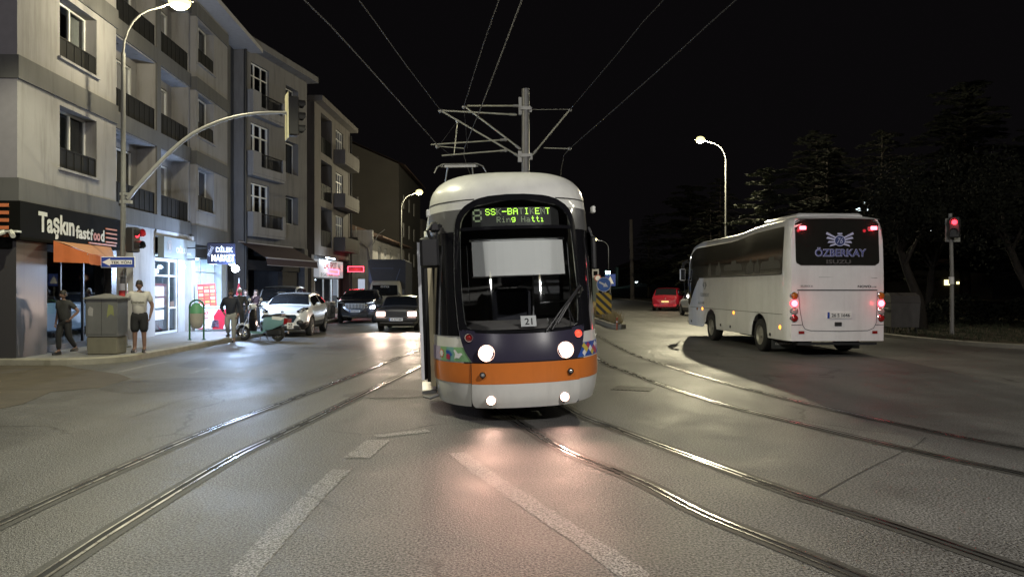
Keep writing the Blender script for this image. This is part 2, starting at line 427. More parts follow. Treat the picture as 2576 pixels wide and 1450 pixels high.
# iron covers and a repaired asphalt patch
mb = MB(); c = gp(1592, 977)
mb.box(-.33, .33, -.26, .26, 0, .007)
for k in range(-4, 5): mb.box(k*.07-.012, k*.07+.012, -.22, .22, .007, .011)
o = mb.build('manhole_cover', M('cast_iron', (.05,.048,.045), .55, .6, var=.3), loc=(c.x, c.y, 0), rz=R(-20)); tag(o, 'square ribbed iron cover in the road right of the tram', 'manhole cover')
mb = MB()
for (cx, cy, rx, ry, rot) in ((-5.7, 13.6, 1.5, 1.1, 12), (-2.0, 12.4, .7, .5, 5), (-6.5, 18.5, 1.2, 2.2, 4), (-4.6,24,1.2,2.6,3)):
    pl = []
    for k in range(18):
        a = 2*PI*k/18; rr = 1 + random.uniform(-.12, .12)
        x, y = rx*rr*math.cos(a), ry*rr*math.sin(a); c_, s_ = math.cos(R(rot)), math.sin(R(rot))
        pl.append((cx + x*c_-y*s_, cy + x*s_+y*c_, .0035))
    mb.add(pl, [tuple(range(18))])
struct(mb.build('road_patches', asphalt_mat('asphalt_patch', .07)))
mb = MB(); mb.add([tuple(gp(x, y))[:2]+(.0045,) for x, y in ((-300,960),(-200,915),(120,912),(190,925),(300,940),(330,952),(250,975),(130,985),(60,1015),(-100,1050),(-300,1090))], [tuple(range(11))])
struct(mb.build('dust_patch', 'dirt'))
# cracks and joints in the asphalt as thin sealed lines
mb = MB()
for pl in ([(2050,1252),(2160,1190),(2300,1120),(2330,1100)], [(2010,1262),(2052,1266)], [(330,1190-140),(470,1005),(640,965),(740,930)], [(690,880),(900,872),(1050,868)], [(1620,905),(1700,913)]):
    P = crom([gp(x+random.uniform(-4,4), y+random.uniform(-2,2)) for x, y in pl], 6)
    strip(mb, P, -.006, .007, .0045)
struct(mb.build('road_cracks', 'tar'))

# pavement on the left
def slab(poly, z1, name, mat, kmat='kerb', kw=.16):
    mb = MB(); n = len(poly)
    mb.prism(poly, -.05, z1, 'z'); 
    return struct(mb.build(name, mat))
arc = [(-8.9-1.3+1.3*math.cos(a), 18.3+1.3*math.sin(a)) for a in [R(-k*15) for k in range(0, 7)]]
pv = [(-8.9-.16, 60), (-8.9-.16, 18.3)] + [(-10.2+1.14*math.cos(R(-k*15)), 18.3+1.14*math.sin(R(-k*15))) for k in range(1, 7)] + [(-13, 17.16), (-60, 17.16), (-60, 60)]
slab(pv, .145, 'pavement', 'pave')
kb = [(-8.9, 120), (-8.9, 60), (-8.9, 40), (-8.9, 18.3)] + [(-10.2+1.3*math.cos(R(-k*15)), 18.3+1.3*math.sin(R(-k*15))) for k in range(1, 7)] + [(-13, 17.0), (-60, 17.0)]
mb = MB()
rows = []
P = [Vector((x, y, 0)) for x, y in kb]
for i, p in enumerate(P):
    d = P[min(i+1, len(P)-1)] - P[max(i-1, 0)]; d.normalize(); nr = Vector((d.y, -d.x, 0))
    rows.append([(p.x, p.y, -.02), (p.x, p.y, .12), (p.x+nr.x*.03, p.y+nr.y*.03, .15), (p.x+nr.x*.165, p.y+nr.y*.165, .15), (p.x+nr.x*.165, p.y+nr.y*.165, -.02)])
mb.loft(rows, closed=False)
struct(mb.build('kerb', 'kerb'))
# right kerb and verge
rk = [(17,160),(17,120),(16.5,90),(14.6,62),(12.9,47),(12.95,30),(13.3,24),(14.6,21.4),(18,20.2),(30,19.6),(60,19.5)]
mb = MB(); P = crom([(x, y, 0) for x, y in rk], 5); rows = []
for i, p in enumerate(P):
    d = P[min(i+1, len(P)-1)] - P[max(i-1, 0)]; d.normalize(); nr = Vector((-d.y, d.x, 0))
    rows.append([(p.x, p.y, -.02), (p.x, p.y, .11), (p.x+nr.x*.03, p.y+nr.y*.03, .13), (p.x+nr.x*.17, p.y+nr.y*.17, .13), (p.x+nr.x*.17, p.y+nr.y*.17, -.02)])
mb.loft(rows, closed=False); struct(mb.build('kerb_right', 'kerb'))
MT['soil'] = M('verge_soil', (.045, .038, .027), .95, var=.6, scale=1.6, bump=.8, bscale=14, spec=.1)
mb = MB(); inner = [r[3][:2] for r in rows]
poly = inner + [(60,160)]
mb.prism(poly, -.02, .115, 'z'); struct(mb.build('verge', 'soil'))
# median wedge with kerb and dry grass
med = [(4.17,41.6),(4.2,33),(4.3,32.3),(4.55,32.0),(4.8,32.4),(4.95,33.5),(5.9,44),(8.4,73),(9.5,110),(5.2,110),(3.95,60)]
mb = MB(); mb.prism(med, -.02, .2, 'z'); struct(mb.build('median', 'kerb'))
mb = MB()
def shrink(poly, d):
    cx = sum(p[0] for p in poly)/len(poly); out = []
    n = len(poly)
    for i in range(n):
        a, b, c = Vector(poly[i-1]), Vector(poly[i]), Vector(poly[(i+1) % n])
        t = (c-a).normalized(); nr = Vector((t.y, -t.x)); 
        out.append(tuple(b - nr*d if True else b))
    return out
ms = shrink(med, -.18) 
ar = lambda P: abs(sum(P[i-1][0]*P[i][1]-P[i][0]*P[i-1][1] for i in range(len(P))))
if ar(ms) > ar(med): ms = shrink(med, .18)
mb.prism(ms, .1, .23, 'z'); struct(mb.build('median_soil', 'soil'))
def inpoly(x, y, P):
    c = False
    for i in range(len(P)):
        (x1, y1), (x2, y2) = P[i-1], P[i]
        if (y1 > y) != (y2 > y) and x < (x2-x1)*(y-y1)/(y2-y1)+x1: c = not c
    return c
def grass(name, poly, n, z, hmin, hmax, mat, bias=None):
    mb = MB(); xs = [p[0] for p in poly]; ys = [p[1] for p in poly]; k = 0
    while k < n:
        x, y = random.uniform(min(xs), max(xs)), random.uniform(min(ys), max(ys))
        if not inpoly(x, y, poly): continue
        k += 1; cl = .5+.5*math.sin(x*3.1+math.sin(y*2.2)*2)
        for q in range(4):
            a = random.uniform(0, 2*PI); h = random.uniform(hmin, hmax)*(.5+cl); w = .012
            bx, by = x+random.uniform(-.07,.07), y+random.uniform(-.07,.07); lx, ly = math.cos(a)*h*.4, math.sin(a)*h*.4
            mb.add([(bx-w, by, z), (bx+w, by, z), (bx+lx, by+ly, z+h)], [(0,1,2)])
    return stuff(mb.build(name, mat, fixn=False))
MT['straw'] = M('dry_grass', (.30, .24, .12), .8, var=.4, scale=3)
MT['darkgrass'] = M('verge_grass', (.025, .030, .014), .9, var=.5, scale=2)
grass('median_grass', [(p[0], p[1]) for p in ms if p[1] < 80], 2600, .22, .12, .38, 'straw')
grass('verge_grass', [(13.4,24),(14.8,21.7),(18,20.6),(30,20),(34,40),(16,40),(13.2,32)], 3500, .11, .05, .2, 'darkgrass')
# ------------------------------------------------------------ the tram
tram = thing('tram', 'white tram with orange band and dark blue nose, headlights lit, number 21 in its windscreen', 'tram', (.215, 9.62, 0), R(7))
tram.rotation_euler = (0, R(-2.0), R(7)); tram.scale = (.985, .985, .99)
tW = [(.22,1.09),(.4,1.13),(.6,1.15),(2.5,1.15),(2.75,1.145),(2.95,1.13),(3.08,1.10),(3.18,1.04),(3.27,.95),(3.34,.82),(3.385,.64),(3.41,.42),(3.42,.2)]
tF = [(.22,.07),(.35,.02),(.55,0),(.8,.01),(1.2,.09),(1.8,.24),(2.4,.40),(2.9,.54),(3.05,.60),(3.17,.70),(3.27,.86),(3.34,1.08),(3.385,1.38),(3.41,1.8),(3.42,2.3)]
tD = [(.22,1.25),(2.4,1.2),(2.9,1.1),(3.3,.9),(3.42,.5)]
PW = 2.6
def TS(x, z):
    if 1.0 < z < 1.5: z = z - .055*max(0, 1-(x/.86)**2)*(1-abs(z-1.22)/(.22 if z < 1.22 else .28))
    w = interp(tW, z) if z < .6 else sinterp(tW, z)
    q = min(1.0, abs(x)/w); d = sinterp(tD, z)
    return Vector((max(-w, min(w, x)), sinterp(tF, z) + d*(1-math.sqrt(max(0, 1-q**PW))), z))
def TP(x, z, off=0.0):
    w = sinterp(tW, z)
    if off == 0: return TS(x, z)
    e = .004; s = 1 if x >= 0 else -1
    x = max(-w*.9995, min(w*.9995, x))
    p = TS(x, z); px = (TS(x-s*e, z) - p); pz = (TS(x, z+e) - p)
    nr = px.cross(pz); 
    if nr.length < 1e-9: nr = Vector((0,-1,0))
    nr.normalize()
    if nr.y > 0 and abs(nr.y) > .3: nr = -nr
    if nr.x*x < 0 and abs(nr.x) > .3: nr = -nr
    return p + nr*off
def t2x(u, w): return w*math.copysign(abs(math.sin(u))**(2/PW), u)
def x2t(x, w):
    q = max(-1, min(1, x/w)); return math.copysign(math.asin(abs(q)**(PW/2)), q)
def patch(mb, z0, z1, xl, xr, off=.004, nz=10, nx=16, skirt=0, mi=0):
    """a piece of the tram front between two boundary curves xl(z), xr(z), off metres proud"""
    rows = []
    for i in range(nz+1):
        z = z0 + (z1-z0)*i/nz; w = sinterp(tW, z); a = xl(z) if callable(xl) else xl; b = xr(z) if callable(xr) else xr
        ta, tb = x2t(a, w), x2t(b, w)
        rows.append([TP(t2x(ta + (tb-ta)*j/nx, w), z, off) for j in range(nx+1)])
    if skirt:
        def low(p, z): q = p.copy(); return q
        full = []
        for i, r in enumerate(rows):
            z = z0 + (z1-z0)*i/nz
            l = TP(r[0].x, z, -skirt); rr = TP(r[-1].x, z, -skirt)
            l.x = r[0].x; rr.x = r[-1].x
            full.append([l] + r + [rr])
        bot = [Vector((p.x, p.y+skirt, p.z)) for p in full[0]]; top = [Vector((p.x, p.y+skirt, p.z)) for p in full[-1]]
        rows = [bot] + full + [top]
    mb.loft(rows, closed=False, mi=mi)
# mask (windscreen surround) boundaries
mk_hw = [(.79,.67),(.95,.76),(1.1,.80),(1.25,.82),(1.8,.84),(2.4,.82),(2.6,.80),(2.72,.765),(2.82,.69),(2.90,.56),(2.95,.38),(2.975,.04)]
ws_hw = [(1.20,.60),(1.28,.74),(1.8,.77),(2.4,.755),(2.6,.735),(2.70,.69),(2.79,.60),(2.86,.44),(2.89,.10)]
MH = lambda z: sinterp(mk_hw, z)
WH = lambda z: sinterp(ws_hw, z)
TL = 8.6
# body shell: front skin with the windscreen cut out, then straight sides and roof
mb = MB()
Wf = lambda z: sinterp(tW, z)
patch(mb, .22, 1.20, lambda z: -Wf(z), lambda z: Wf(z), 0, 12, 36)
patch(mb, 1.20, 2.89, lambda z: -Wf(z), lambda z: -WH(z), 0, 26, 14)
patch(mb, 1.20, 2.89, lambda z: WH(z), lambda z: Wf(z), 0, 26, 14)
patch(mb, 2.89, 3.42, lambda z: -Wf(z), lambda z: Wf(z), 0, 22, 36)
def side_profile():
    zs = [.22,.4,.6,.8,1.1,1.5,2.0,2.5,2.75,2.95,3.1,3.22,3.31,3.37,3.405,3.42]
    return zs
for sg in (-1, 1):
    zs = sorted(set([round(v, 5) for v in [.22+(1.2-.22)*i/12 for i in range(13)] + [1.2+1.69*i/26 for i in range(27)] + [2.89+.53*i/22 for i in range(23)]]))
    rows = []
    for z in zs:
        w = Wf(z); y0 = sinterp(tF, z)+sinterp(tD, z)
        rows.append([(sg*w, y, z) for y in (y0, TL*.4, TL)])
    # leave the front door opening on the left side between y 1.35 and 2.5
    if sg == 1: mb.loft(rows, closed=False)
    else:
        for (za, zb, full) in ((.22,.36,1),(.36,2.34,0),(2.34,3.42,1)):
            rr = []
            for i in range(20):
                z = za+(zb-za)*i/19; w = Wf(z); y0 = min(sinterp(tF, z)+sinterp(tD, z), 1.36)
                y0 = sinterp(tF, z)+sinterp(tD, z)
                if full: rr.append([(-w, y, z) for y in (y0, 2.7, TL)])
                else: rr.append([(-w, y, z) for y in (2.62, TL)])
            mb.loft(rr, closed=False)
tz = 3.42
mb.quad((-.2,2.8,tz),(.2,2.8,tz),(.2,TL,tz),(-.2,TL,tz))
mb.quad((-1.15,TL,.22),(1.15,TL,.22),(1.15,TL,3.1),(-1.15,TL,3.1)); mb.quad((-1.12,1.2,.24),(1.12,1.2,.24),(1.12,TL,.24),(-1.12,TL,.24))
body = mb.build('body', 'whitepaint', tram, smooth=40)
# orange band on the side wings and flanks
mb = MB()
for sg in (-1, 1):
    patch(mb, .53, .79, (lambda z: -Wf(z)) if sg < 0 else (lambda z: .695), (lambda z: -.695) if sg < 0 else (lambda z: Wf(z)), .006, 5, 14)
    mb.quad((sg*1.157,1.2,.53),(sg*1.157,TL,.53),(sg*1.157,TL,.79),(sg*1.157,1.2,.79))
mb.build('orange_band', 'orange', tram, smooth=40)
# centre bumper flap, proud of the body with a dark shut line round it
mb = MB()
sk = lambda z: .675 + .012*math.sin((z-.2)*5)
def bl(z): return .63 + .05*min(1, max(0, (z-.225)/.08))**.5 - .012*(z-.5)
patch(mb, .215, .525, lambda z: -bl(z), bl, .035, 8, 22, skirt=.05)
bump = mb.build('bumper_flap', 'whitepaint', tram, smooth=40)
mb = MB(); patch(mb, .527, .785, lambda z: -bl(z), bl, .035, 8, 22, skirt=.05); mb.build('bumper_band', 'orange', bump, smooth=40)
mb = MB(); patch(mb, .22, .79, lambda z: -.70, lambda z: -bl(z)+.01, .007, 10, 2); patch(mb, .22, .79, lambda z: bl(z)-.01, lambda z: .70, .007, 10, 2); patch(mb, .786, .80, lambda z: -.78, lambda z: .78, .012, 2, 16)
mb.build('shut_line', 'rubber', tram)
# dark blue nose mask
mb = MB(); patch(mb, .80, 1.22, lambda z: -MH(z), MH, .022, 12, 26, skirt=.03)
nose = mb.build('nose_mask', 'tramblue', tram, smooth=40)
# windscreen surround: black frame between MH and WH, arched on top
mb = MB()
patch(mb, 1.20, 2.89, lambda z: -MH(z), lambda z: -WH(z)+.002, .022, 30, 5)
patch(mb, 1.20, 2.89, lambda z: WH(z)-.002, MH, .022, 30, 5)
patch(mb, 2.885, 2.97, lambda z: -MH(z), MH, .022, 5, 12)
patch(mb, 1.19, 1.235, lambda z: -WH(max(z,1.21)), lambda z: WH(max(z,1.21)), .024, 2, 16)
patch(mb, 2.50, 2.545, lambda z: -WH(z), WH, .016, 2, 14)
mb.build('windscreen_frame', 'blackgloss', tram, smooth=40)
mb = MB(); patch(mb, 1.20, 2.89, lambda z: -WH(z)-.01, lambda z: WH(z)+.01, .014, 24, 20)
mb.build('windscreen', 'tramglass', tram, smooth=60)
# inside the cab
mb = MB(); mb.box(-1.0,1.0,2.1,2.16,.4,3.1); mb.box(-1.05,1.05,1.25,2.1,.42,.45); mb.box(-.8,.8,1.35,2.1,3.0,3.04)
mb.build('cab_wall', M('cab_lining', (.11,.105,.10), .7), tram)
mb = MB(); rows = []
for i in range(9):
    x = -.78+.195*i; rows.append([(x, TS(x*.98, 1.22).y+.06, 1.20), (x, TS(x*.98, 1.22).y+.1, 1.235), (x, TS(x*.9,1.3).y+.55, 1.30), (x, TS(x*.9,1.3).y+.6, .9)])
mb.loft(rows, closed=False)
mb.build('dashboard', M('dash_plastic', (.16,.15,.145), .6), tram, smooth=40)
mb = MB(); mb.bbox(-.28,.28,1.35,1.5,1.0,1.72,.06); mb.bbox(-.14,.14,1.36,1.46,1.74,1.98,.05); mb.bbox(-.28,.28,.95,1.45,.85,1.0,.05)
mb.build('driver_seat', M('seat_cloth', (.04,.04,.05), .9), tram, smooth=40)
mb = MB(); mb.box(.40,.80,1.9,1.93,1.3,2.3); mb.tube([(.28,1.2,1.25),(.30,1.2,2.0),(.36,1.5,2.1)], .012); mb.tube([(.38,1.15,1.5),(.75,1.15,1.52)], .012)
mb.build('cab_partition', M('cab_grey', (.30,.30,.31), .6), tram)
mb = MB(); 
rows = [[TP(x, z, -.035) for x in [-.63+.105*k for k in range(13)]] for z in (1.90, 2.0, 2.12, 2.25, 2.36)]
mb.loft(rows, closed=False)
bl_o = mb.build('sun_blind', 'blindwhite', tram)
mb = MB(); mb.tube([TP(x, 1.895, -.035) for x in (-.645,-.3,0,.3,.645)], .009); mb.tube([TP(x, 2.38, -.04) for x in (-.66,-.3,0,.3,.66)], .02)
for sg in (-1, 1): mb.tube([TP(sg*.69, z, -.02) for z in (2.31,2.0,1.7,1.55)], .004)
mb.build('blind_rod', 'chrome', bl_o, smooth=40)
# destination display
mb = MB(); rows = [[TP(x, z, -.06) for x in [-.62+.124*k for k in range(11)]] for z in (2.55, 2.65, 2.75, 2.82)]
mb.loft(rows, closed=False); disp = mb.build('destination_display', 'ink', tram)
G = {'S':["01110","10001","10000","01110","00001","10001","01110"],'K':["10001","10010","10100","11000","10100","10010","10001"],'-':["00000","00000","00000","11111","00000","00000","00000"],
'B':["11110","10001","10001","11110","10001","10001","11110"],'A':["01110","10001","10001","11111","10001","10001","10001"],'T':["11111","00100","00100","00100","00100","00100","00100"],
'I':["01110","00100","00100","00100","00100","00100","01110"],'E':["11111","10000","10000","11110","10000","10000","11111"],'N':["10001","11001","10101","10101","10011","10001","10001"],
'R':["11110","10001","10001","11110","10100","10010","10001"],'i':["00100","00000","01100","00100","00100","00100","01110"],'n':["00000","00000","10110","11001","10001","10001","10001"],
'g':["00000","01111","10001","10001","01111","00001","01110"],'H':["10001","10001","10001","11111","10001","10001","10001"],'a':["00000","00000","01110","00001","01111","10001","01111"],
't':["00100","00100","01110","00100","00100","00100","00011"],'ı':["00000","00000","01100","00100","00100","00100","01110"],' ':["0"*5]*7,'8':["01110","10001","10001","01110","10001","10001","01110"]}
def led(mb, s, x0, ztop, p, lit, sx=1, sz=1):
    for ci, ch in enumerate(s):
        for r, row in enumerate(G[ch]):
            for c_, b in enumerate(row):
                if b == '1':
                    for a in range(sx):
                        for d in range(sz):
                            x = x0 + ((ci*6+c_)*sx+a)*p; z = ztop - (r*sz+d)*p; h = p*.42
                            q = [TP(x+dx, z+dz, -.054) for dx, dz in ((-h,-h),(h,-h),(h,h),(-h,h))]
                            mb.add(q, [(0,1,2,3)], 0 if lit[ci] else 1)
mb = MB()
led(mb, 'SSK-BATIKENT', -.42, 2.80, .0128, [1,1,0,1,1,1,0,1,0,1,0,1])
led(mb, 'Ring Hattı', -.27, 2.685, .0112, [0,0,0,1,0,0,0,1,1,1])
led(mb, '8', -.595, 2.80, .0125, [0], 2, 2)
mb.build('display_text', ['led', 'leddim'], disp, fixn=False)
# number card behind the glass
def on(x, z, off, rx=0): return TP(x, z, off)
p = TP(.055, 1.335, -.01)
mb = MB(); mb.box(-.10,.10,0,.004,-.07,.07); card = mb.build('number_card', 'plate', tram, loc=p - Vector((0,.002,0)))
card.rotation_euler = (R(-14), 0, 0)
text('card_number', '21', .10, .085, 'ink', card, (0.0,-.003,-.005), bold=.015)
# black gloss side windows wrapping round the corners, grey panel above
mb = MB()
for sg in (-1, 1):
    gl_ = lambda z: -Wf(z); gr = lambda z: -MH(z)-.015
    if sg < 0: patch(mb, 1.13, 2.5, gl_, gr, .008, 14, 12)
    else: patch(mb, 1.13, 2.5, lambda z: MH(z)+.015, Wf, .008, 14, 12)
mb.quad((1.158,1.2,1.13),(1.158,TL-.1,1.13),(1.158,TL-.1,2.5),(1.158,1.2,2.5))
mb.quad((-1.158,2.7,1.13),(-1.158,TL-.1,1.13),(-1.158,TL-.1,2.5),(-1.158,2.7,2.5))
mb.build('corner_window', 'blackgloss', tram, smooth=40)
mb = MB(); patch(mb, 2.505, 2.80, lambda z: -Wf(z), lambda z: -MH(z)-.012, .006, 6, 10); mb.build('grey_panel', 'tramgrey', tram, smooth=40)
mb = MB(); patch(mb, 2.505, 2.80, lambda z: MH(z)+.012, Wf, .006, 6, 10); mb.build('grey_panel', 'tramgrey', tram, smooth=40)
mb = MB(); patch(mb, 2.915, 2.93, lambda z: -Wf(z), lambda z: -.55, .006, 1, 16); mb.build('roof_seam', 'rubber', tram)
mb = MB(); patch(mb, 2.915, 2.93, lambda z: .55, Wf, .006, 1, 16); mb.build('roof_seam', 'rubber', tram)
mb = MB(); mb.box(-.42,.5,2.35,2.6,3.40,3.436); mb.build('roof_hatch', M('hatch', (.25,.26,.22), .6), tram)
# lamps
def lampset(x, z, r, ring, lens, name, power=0, depth=.0):
    p = TP(x, z, .026 if z > .8 else .04); b = TP(x, z, -.04)
    mb = MB()
    def rg(rr, y): return [(p.x+rr*math.cos(2*PI*k/28), p.y+y, p.z+rr*math.sin(2*PI*k/28)) for k in range(28)]
    mb.loft([rg(r*1.18, .06), rg(r*1.22, -.034), rg(r*1.20, -.046), rg(r*1.03, -.012)])
    o = mb.build(name, ring if r < .04 else MT.setdefault('lampring', M('lamp_surround', (.75,.6,.55), .4)), tram, smooth=50)  # surround tinted pink to imitate the glow round the lit lens
    mb = MB(); mb.loft([rg(r*1.02, .0), rg(r*.98, -.020), rg(r*.7, -.034), rg(r*.3, -.040), rg(.002, -.041)], cap=False)
    mb.build('lens', lens, o, smooth=60)
    return p
for sg in (-1, 1):
    p = lampset(sg*.5, .915, .088, 'chrome', 'headlamp', 'headlight')
    light('SPOT', 'headlight_beam', (p.x, p.y-.14, p.z), 95, (1.0,.56,.42), .07, tram, (R(-80), 0, 0), R(75), .9)
    p = lampset(sg*.46, .335, .048, 'chrome', 'headlamp', 'fog_light')
    light('SPOT', 'fog_beam', (p.x, p.y-.12, p.z), 14, (1.0,.60,.46), .04, tram, (R(-62), 0, 0), R(110), .9)
    lampset(sg*.55, .645, .030, 'black', 'clearlens', 'reflector')
    lampset(sg*.70, 1.115, .042, 'black', 'reddim' if sg < 0 else E('marker_lit', (1, .06, .03), 1.6), 'marker_light')
# wipers
mb = MB()
for (a, b_, off) in (((.34,1.22),(.75,1.71),.05),((.26,1.2),(.70,1.66),.06)):
    mb.tube([TP(a[0]+(b_[0]-a[0])*t, a[1]+(b_[1]-a[1])*t, off) for t in (0,.5,1)], .009, 6)
mb.tube([TP(.42,1.28,.04), TP(.60,1.50,.05), TP(.78,1.73,.045)], .014, 6)
mb.tube([TP(.60,1.22,.04), TP(.58,1.45,.05)], .007, 6); mb.tube([TP(.66,1.24,.04), TP(.57,1.46,.05)], .007, 6)
mb.build('wiper', 'black', tram)
mb = MB(); mb.tube([TP(.73,1.58,.07), TP(.775,1.70,.07)], .022, 8); mb.tube([TP(.70,1.62,.075), TP(.79,1.66,.075)], .012, 8); mb.build('wiper_joint', 'chrome', tram)
# mirror cameras
mb = MB(); mb.bbox(-1.30,-1.045,.55,.68,2.03,2.44,.035)
mir = mb.build('wing_mirror', 'black', tram, smooth=40)
mb = MB(); mb.tube([(-1.16,.6,2.42),(-1.19,.56,2.52),(-1.13,.62,2.60),(-1.0,.85,2.60)], .022); mb.bbox(-1.16,-1.02,.6,.75,2.50,2.64,.03); mb.tube([(-1.08,.6,2.42),(-1.05,.7,2.56)], .014)
mb.build('mirror_arm', 'black', mir, smooth=40)
mb = MB(); mb.bbox(1.13,1.20,1.05,1.13,1.95,2.42,.02); mb.tube([(1.16,1.1,2.4),(1.12,1.15,2.55)], .02)
mb.build('wing_mirror', 'black', tram, smooth=40)
mb = MB(); mb.bbox(-1.19,-1.14,.98,1.10,2.74,2.84,.012); mb.bbox(1.14,1.19,.98,1.10,2.74,2.84,.012); mb.build('roof_clip', 'whitepaint', tram)
# open door: leaves swung out, cream door post, dark inside, step
mb = MB()
mb.bbox(-1.325,-1.25,1.12,1.86,.50,2.40,.012)
door = mb.build('door', 'darkpanel', tram, smooth=40)
mb = MB(); mb.box(-1.333,-1.29,1.085,1.12,.50,2.40); mb.box(-1.333,-1.247,1.86,1.885,.50,2.40); mb.build('door_edge', M('door_metal', (.70,.72,.76), .35, .1), door)
mb = MB(); mb.quad((-1.328,1.2,.6),(-1.328,1.80,.6),(-1.328,1.80,2.25),(-1.328,1.2,2.25)); mb.build('door_glass', 'blackgloss', door)
mb = MB(); mb.box(-1.20,-1.135,1.14,1.2,.40,2.36); mb.build('door_post', M('cream_panel', (.55,.49,.32), .5), tram); mb = MB(); mb.box(-1.25,-1.20,1.16,1.9,.46,2.38); mb.box(-1.135,-1.11,1.15,1.3,.36,2.38); mb.build('door_seal', 'rubber', tram)  # dark filler boxes stand in for the shaded gap beside the door
mb = MB(); mb.bbox(-1.33,-1.12,1.30,2.3,.27,.33,.01); mb.tube([(-1.31,1.3,.24),(-1.22,1.12,.24),(-1.1,1.1,.28)], .02); mb.build('step', M('step_metal', (.35,.35,.36), .35, .7), tram)
mb = MB(); mb.box(-1.12,-1.0,2.55,2.62,.36,2.34); mb.box(-1.14,-.2,1.3,2.5,2.34,2.38); mb.build('door_pocket', 'darkpanel', tram)
# decal bands
mb = MB()
mats = [M('decal_lilac', (.42,.36,.50), .4, var=.25, scale=30), M('decal_teal', (.20,.42,.38), .4, var=.15, scale=20), M('decal_blue', (.03,.10,.42), .4), M('decal_green', (.24,.45,.22), .4),
        M('decal_orange', (.70,.20,.06), .4), 'signwhite', M('decal_yellow', (.62,.50,.08), .4), M('decal_red', (.45,.04,.10), .4)]
Z0, Z1 = .805, .985
def lb(z): return -Wf(z)
patch(mb, Z0, Z1, lb, lambda z: -1.06, .008, 3, 8, mi=0); patch(mb, Z0, Z1, lambda z: -1.06, lambda z: -.985, .008, 3, 4, mi=3)
patch(mb, Z0, Z1, lambda z: -.985, lambda z: -.90, .008, 3, 4, mi=1); patch(mb, Z0, Z1, lambda z: -.90, lambda z: -MH(max(z,.8))-.012, .008, 3, 4, mi=3)
mb.quad((-1.158,1.2,Z0),(-1.158,TL,Z0),(-1.158,TL,Z1),(-1.158,1.2,Z1), mi=0); mb.quad((1.158,1.2,Z0),(1.158,TL,Z0),(1.158,TL,Z1),(1.158,1.2,Z1), mi=2)
def poly(pts, mi, off=.011, cx=0, cz=0): mb.add([TP(cx+x, cz+z, off) for x, z in pts], [tuple(range(len(pts)))], mi)
st = [((.045 if k % 2 == 0 else .028)*math.cos(2*PI*k/16)*.7, (.068 if k % 2 == 0 else .045)*math.sin(2*PI*k/16)) for k in range(16)]
poly(st, 4, .011, -1.045, .895); poly([(a*.75, b*.75) for a, b in st], 5, .013, -1.045, .895)
for k in range(7): # blue plume with dots
    a = R(35+k*11); poly([(0,0),(math.cos(a-.08)*.06,math.sin(a-.08)*.10),(math.cos(a)*.075,math.sin(a)*.13),(math.cos(a+.08)*.06,math.sin(a+.08)*.10)], 2, .012, -.975, .83)
poly([(-.02,0),(.02,-.01),(.025,.05),(0,.07),(-.02,.05)], 7, .014, -.968, .83)
dove = [(-.055,.05),(-.035,.0),(-.05,-.06),(-.02,-.045),(.01,-.05),(.035,-.015),(.055,.0),(.04,.02),(.02,.018),(0,.01),(-.02,.04),(-.035,.06)]
poly(dove, 5, .013, -.845, .895)
for k in range(5):
    for j in range(2):
        cx = .80+k*.072; cz = .85+j*.09
        if cx > 1.09: continue
        poly([(-.036,0),(0,-.045),(.036,0),(0,.045)], [5,2,6,7,2,5][(k+j*2) % 6], .011, cx, cz)
patch(mb, Z0, Z1, lambda z: MH(max(z,.8))+.012, Wf, .007, 3, 12, mi=2)
for k in range(4): poly([(-.036,-.0),(0,-.045),(.036,0),(0,.045)], [6,5,7,0][k], .012, .836+k*.072, .895)
mb.build('decal_band', mats, tram, fixn=False)
# pantograph
mb = MB()
py = 12.6
mb.tube([(-.75,py,5.05),(-.66,py,5.22),(-.5,py,5.30),(.5,py,5.30),(.66,py,5.22),(.75,py,5.05)], .018); mb.tube([(-.55,py+.35,5.28),(.55,py+.35,5.28)], .018); mb.box(-.45,.45,py-.04,py+.03,5.20,5.27)
for sg in (-1,1): mb.tube([(sg*.35,py,5.26),(sg*.5,py+1.4,4.4),(sg*.35,py+.2,3.5)], .02); mb.tube([(sg*.5,py,5.3),(sg*.5,py+.35,5.28)], .015)
mb.box(-.6,.6,py-.2,py+1.6,3.42,3.5)
mb.build('pantograph', 'galv', tram)
# following section and bogie skirts (mostly hidden)
mb = MB(); rows = []
for y in (TL+.5, TL+8.5):
    prof = [(1.13,.24),(1.15,.6),(1.15,2.7),(1.07,3.1),(.84,3.31),(.44,3.40)]
    rows.append([(x, y, z) for x, z in prof] + [(-x, y, z) for x, z in prof[::-1]])
mb.loft(rows, cap=True); mb.box(-1.05,1.05,TL,TL+.5,.3,3.2)
mb.build('rear_section', 'whitepaint', tram, smooth=40)
mb = MB()
for y in (2.1, 3.5):
    for sg in (-1, 1): mb.cyl((sg*.44,y,.29),(sg*.56,y,.29), .29, n=20)
    mb.cyl((-.5,y,.29),(.5,y,.29), .07)
mb.build('wheelset', 'rubber', tram, smooth=40)

# ------------------------------------------------------------ the coach
bus = thing('coach', 'white midi coach seen from behind with lit tail lights and a winged emblem', 'coach', (8.07, 19.1, 0), R(3.0))
BL, BWd = 9.3, 1.26
MT['buswhite'] = M('coach_white', (.78,.78,.80), .28, var=.07, streak=.25, coat=.5)
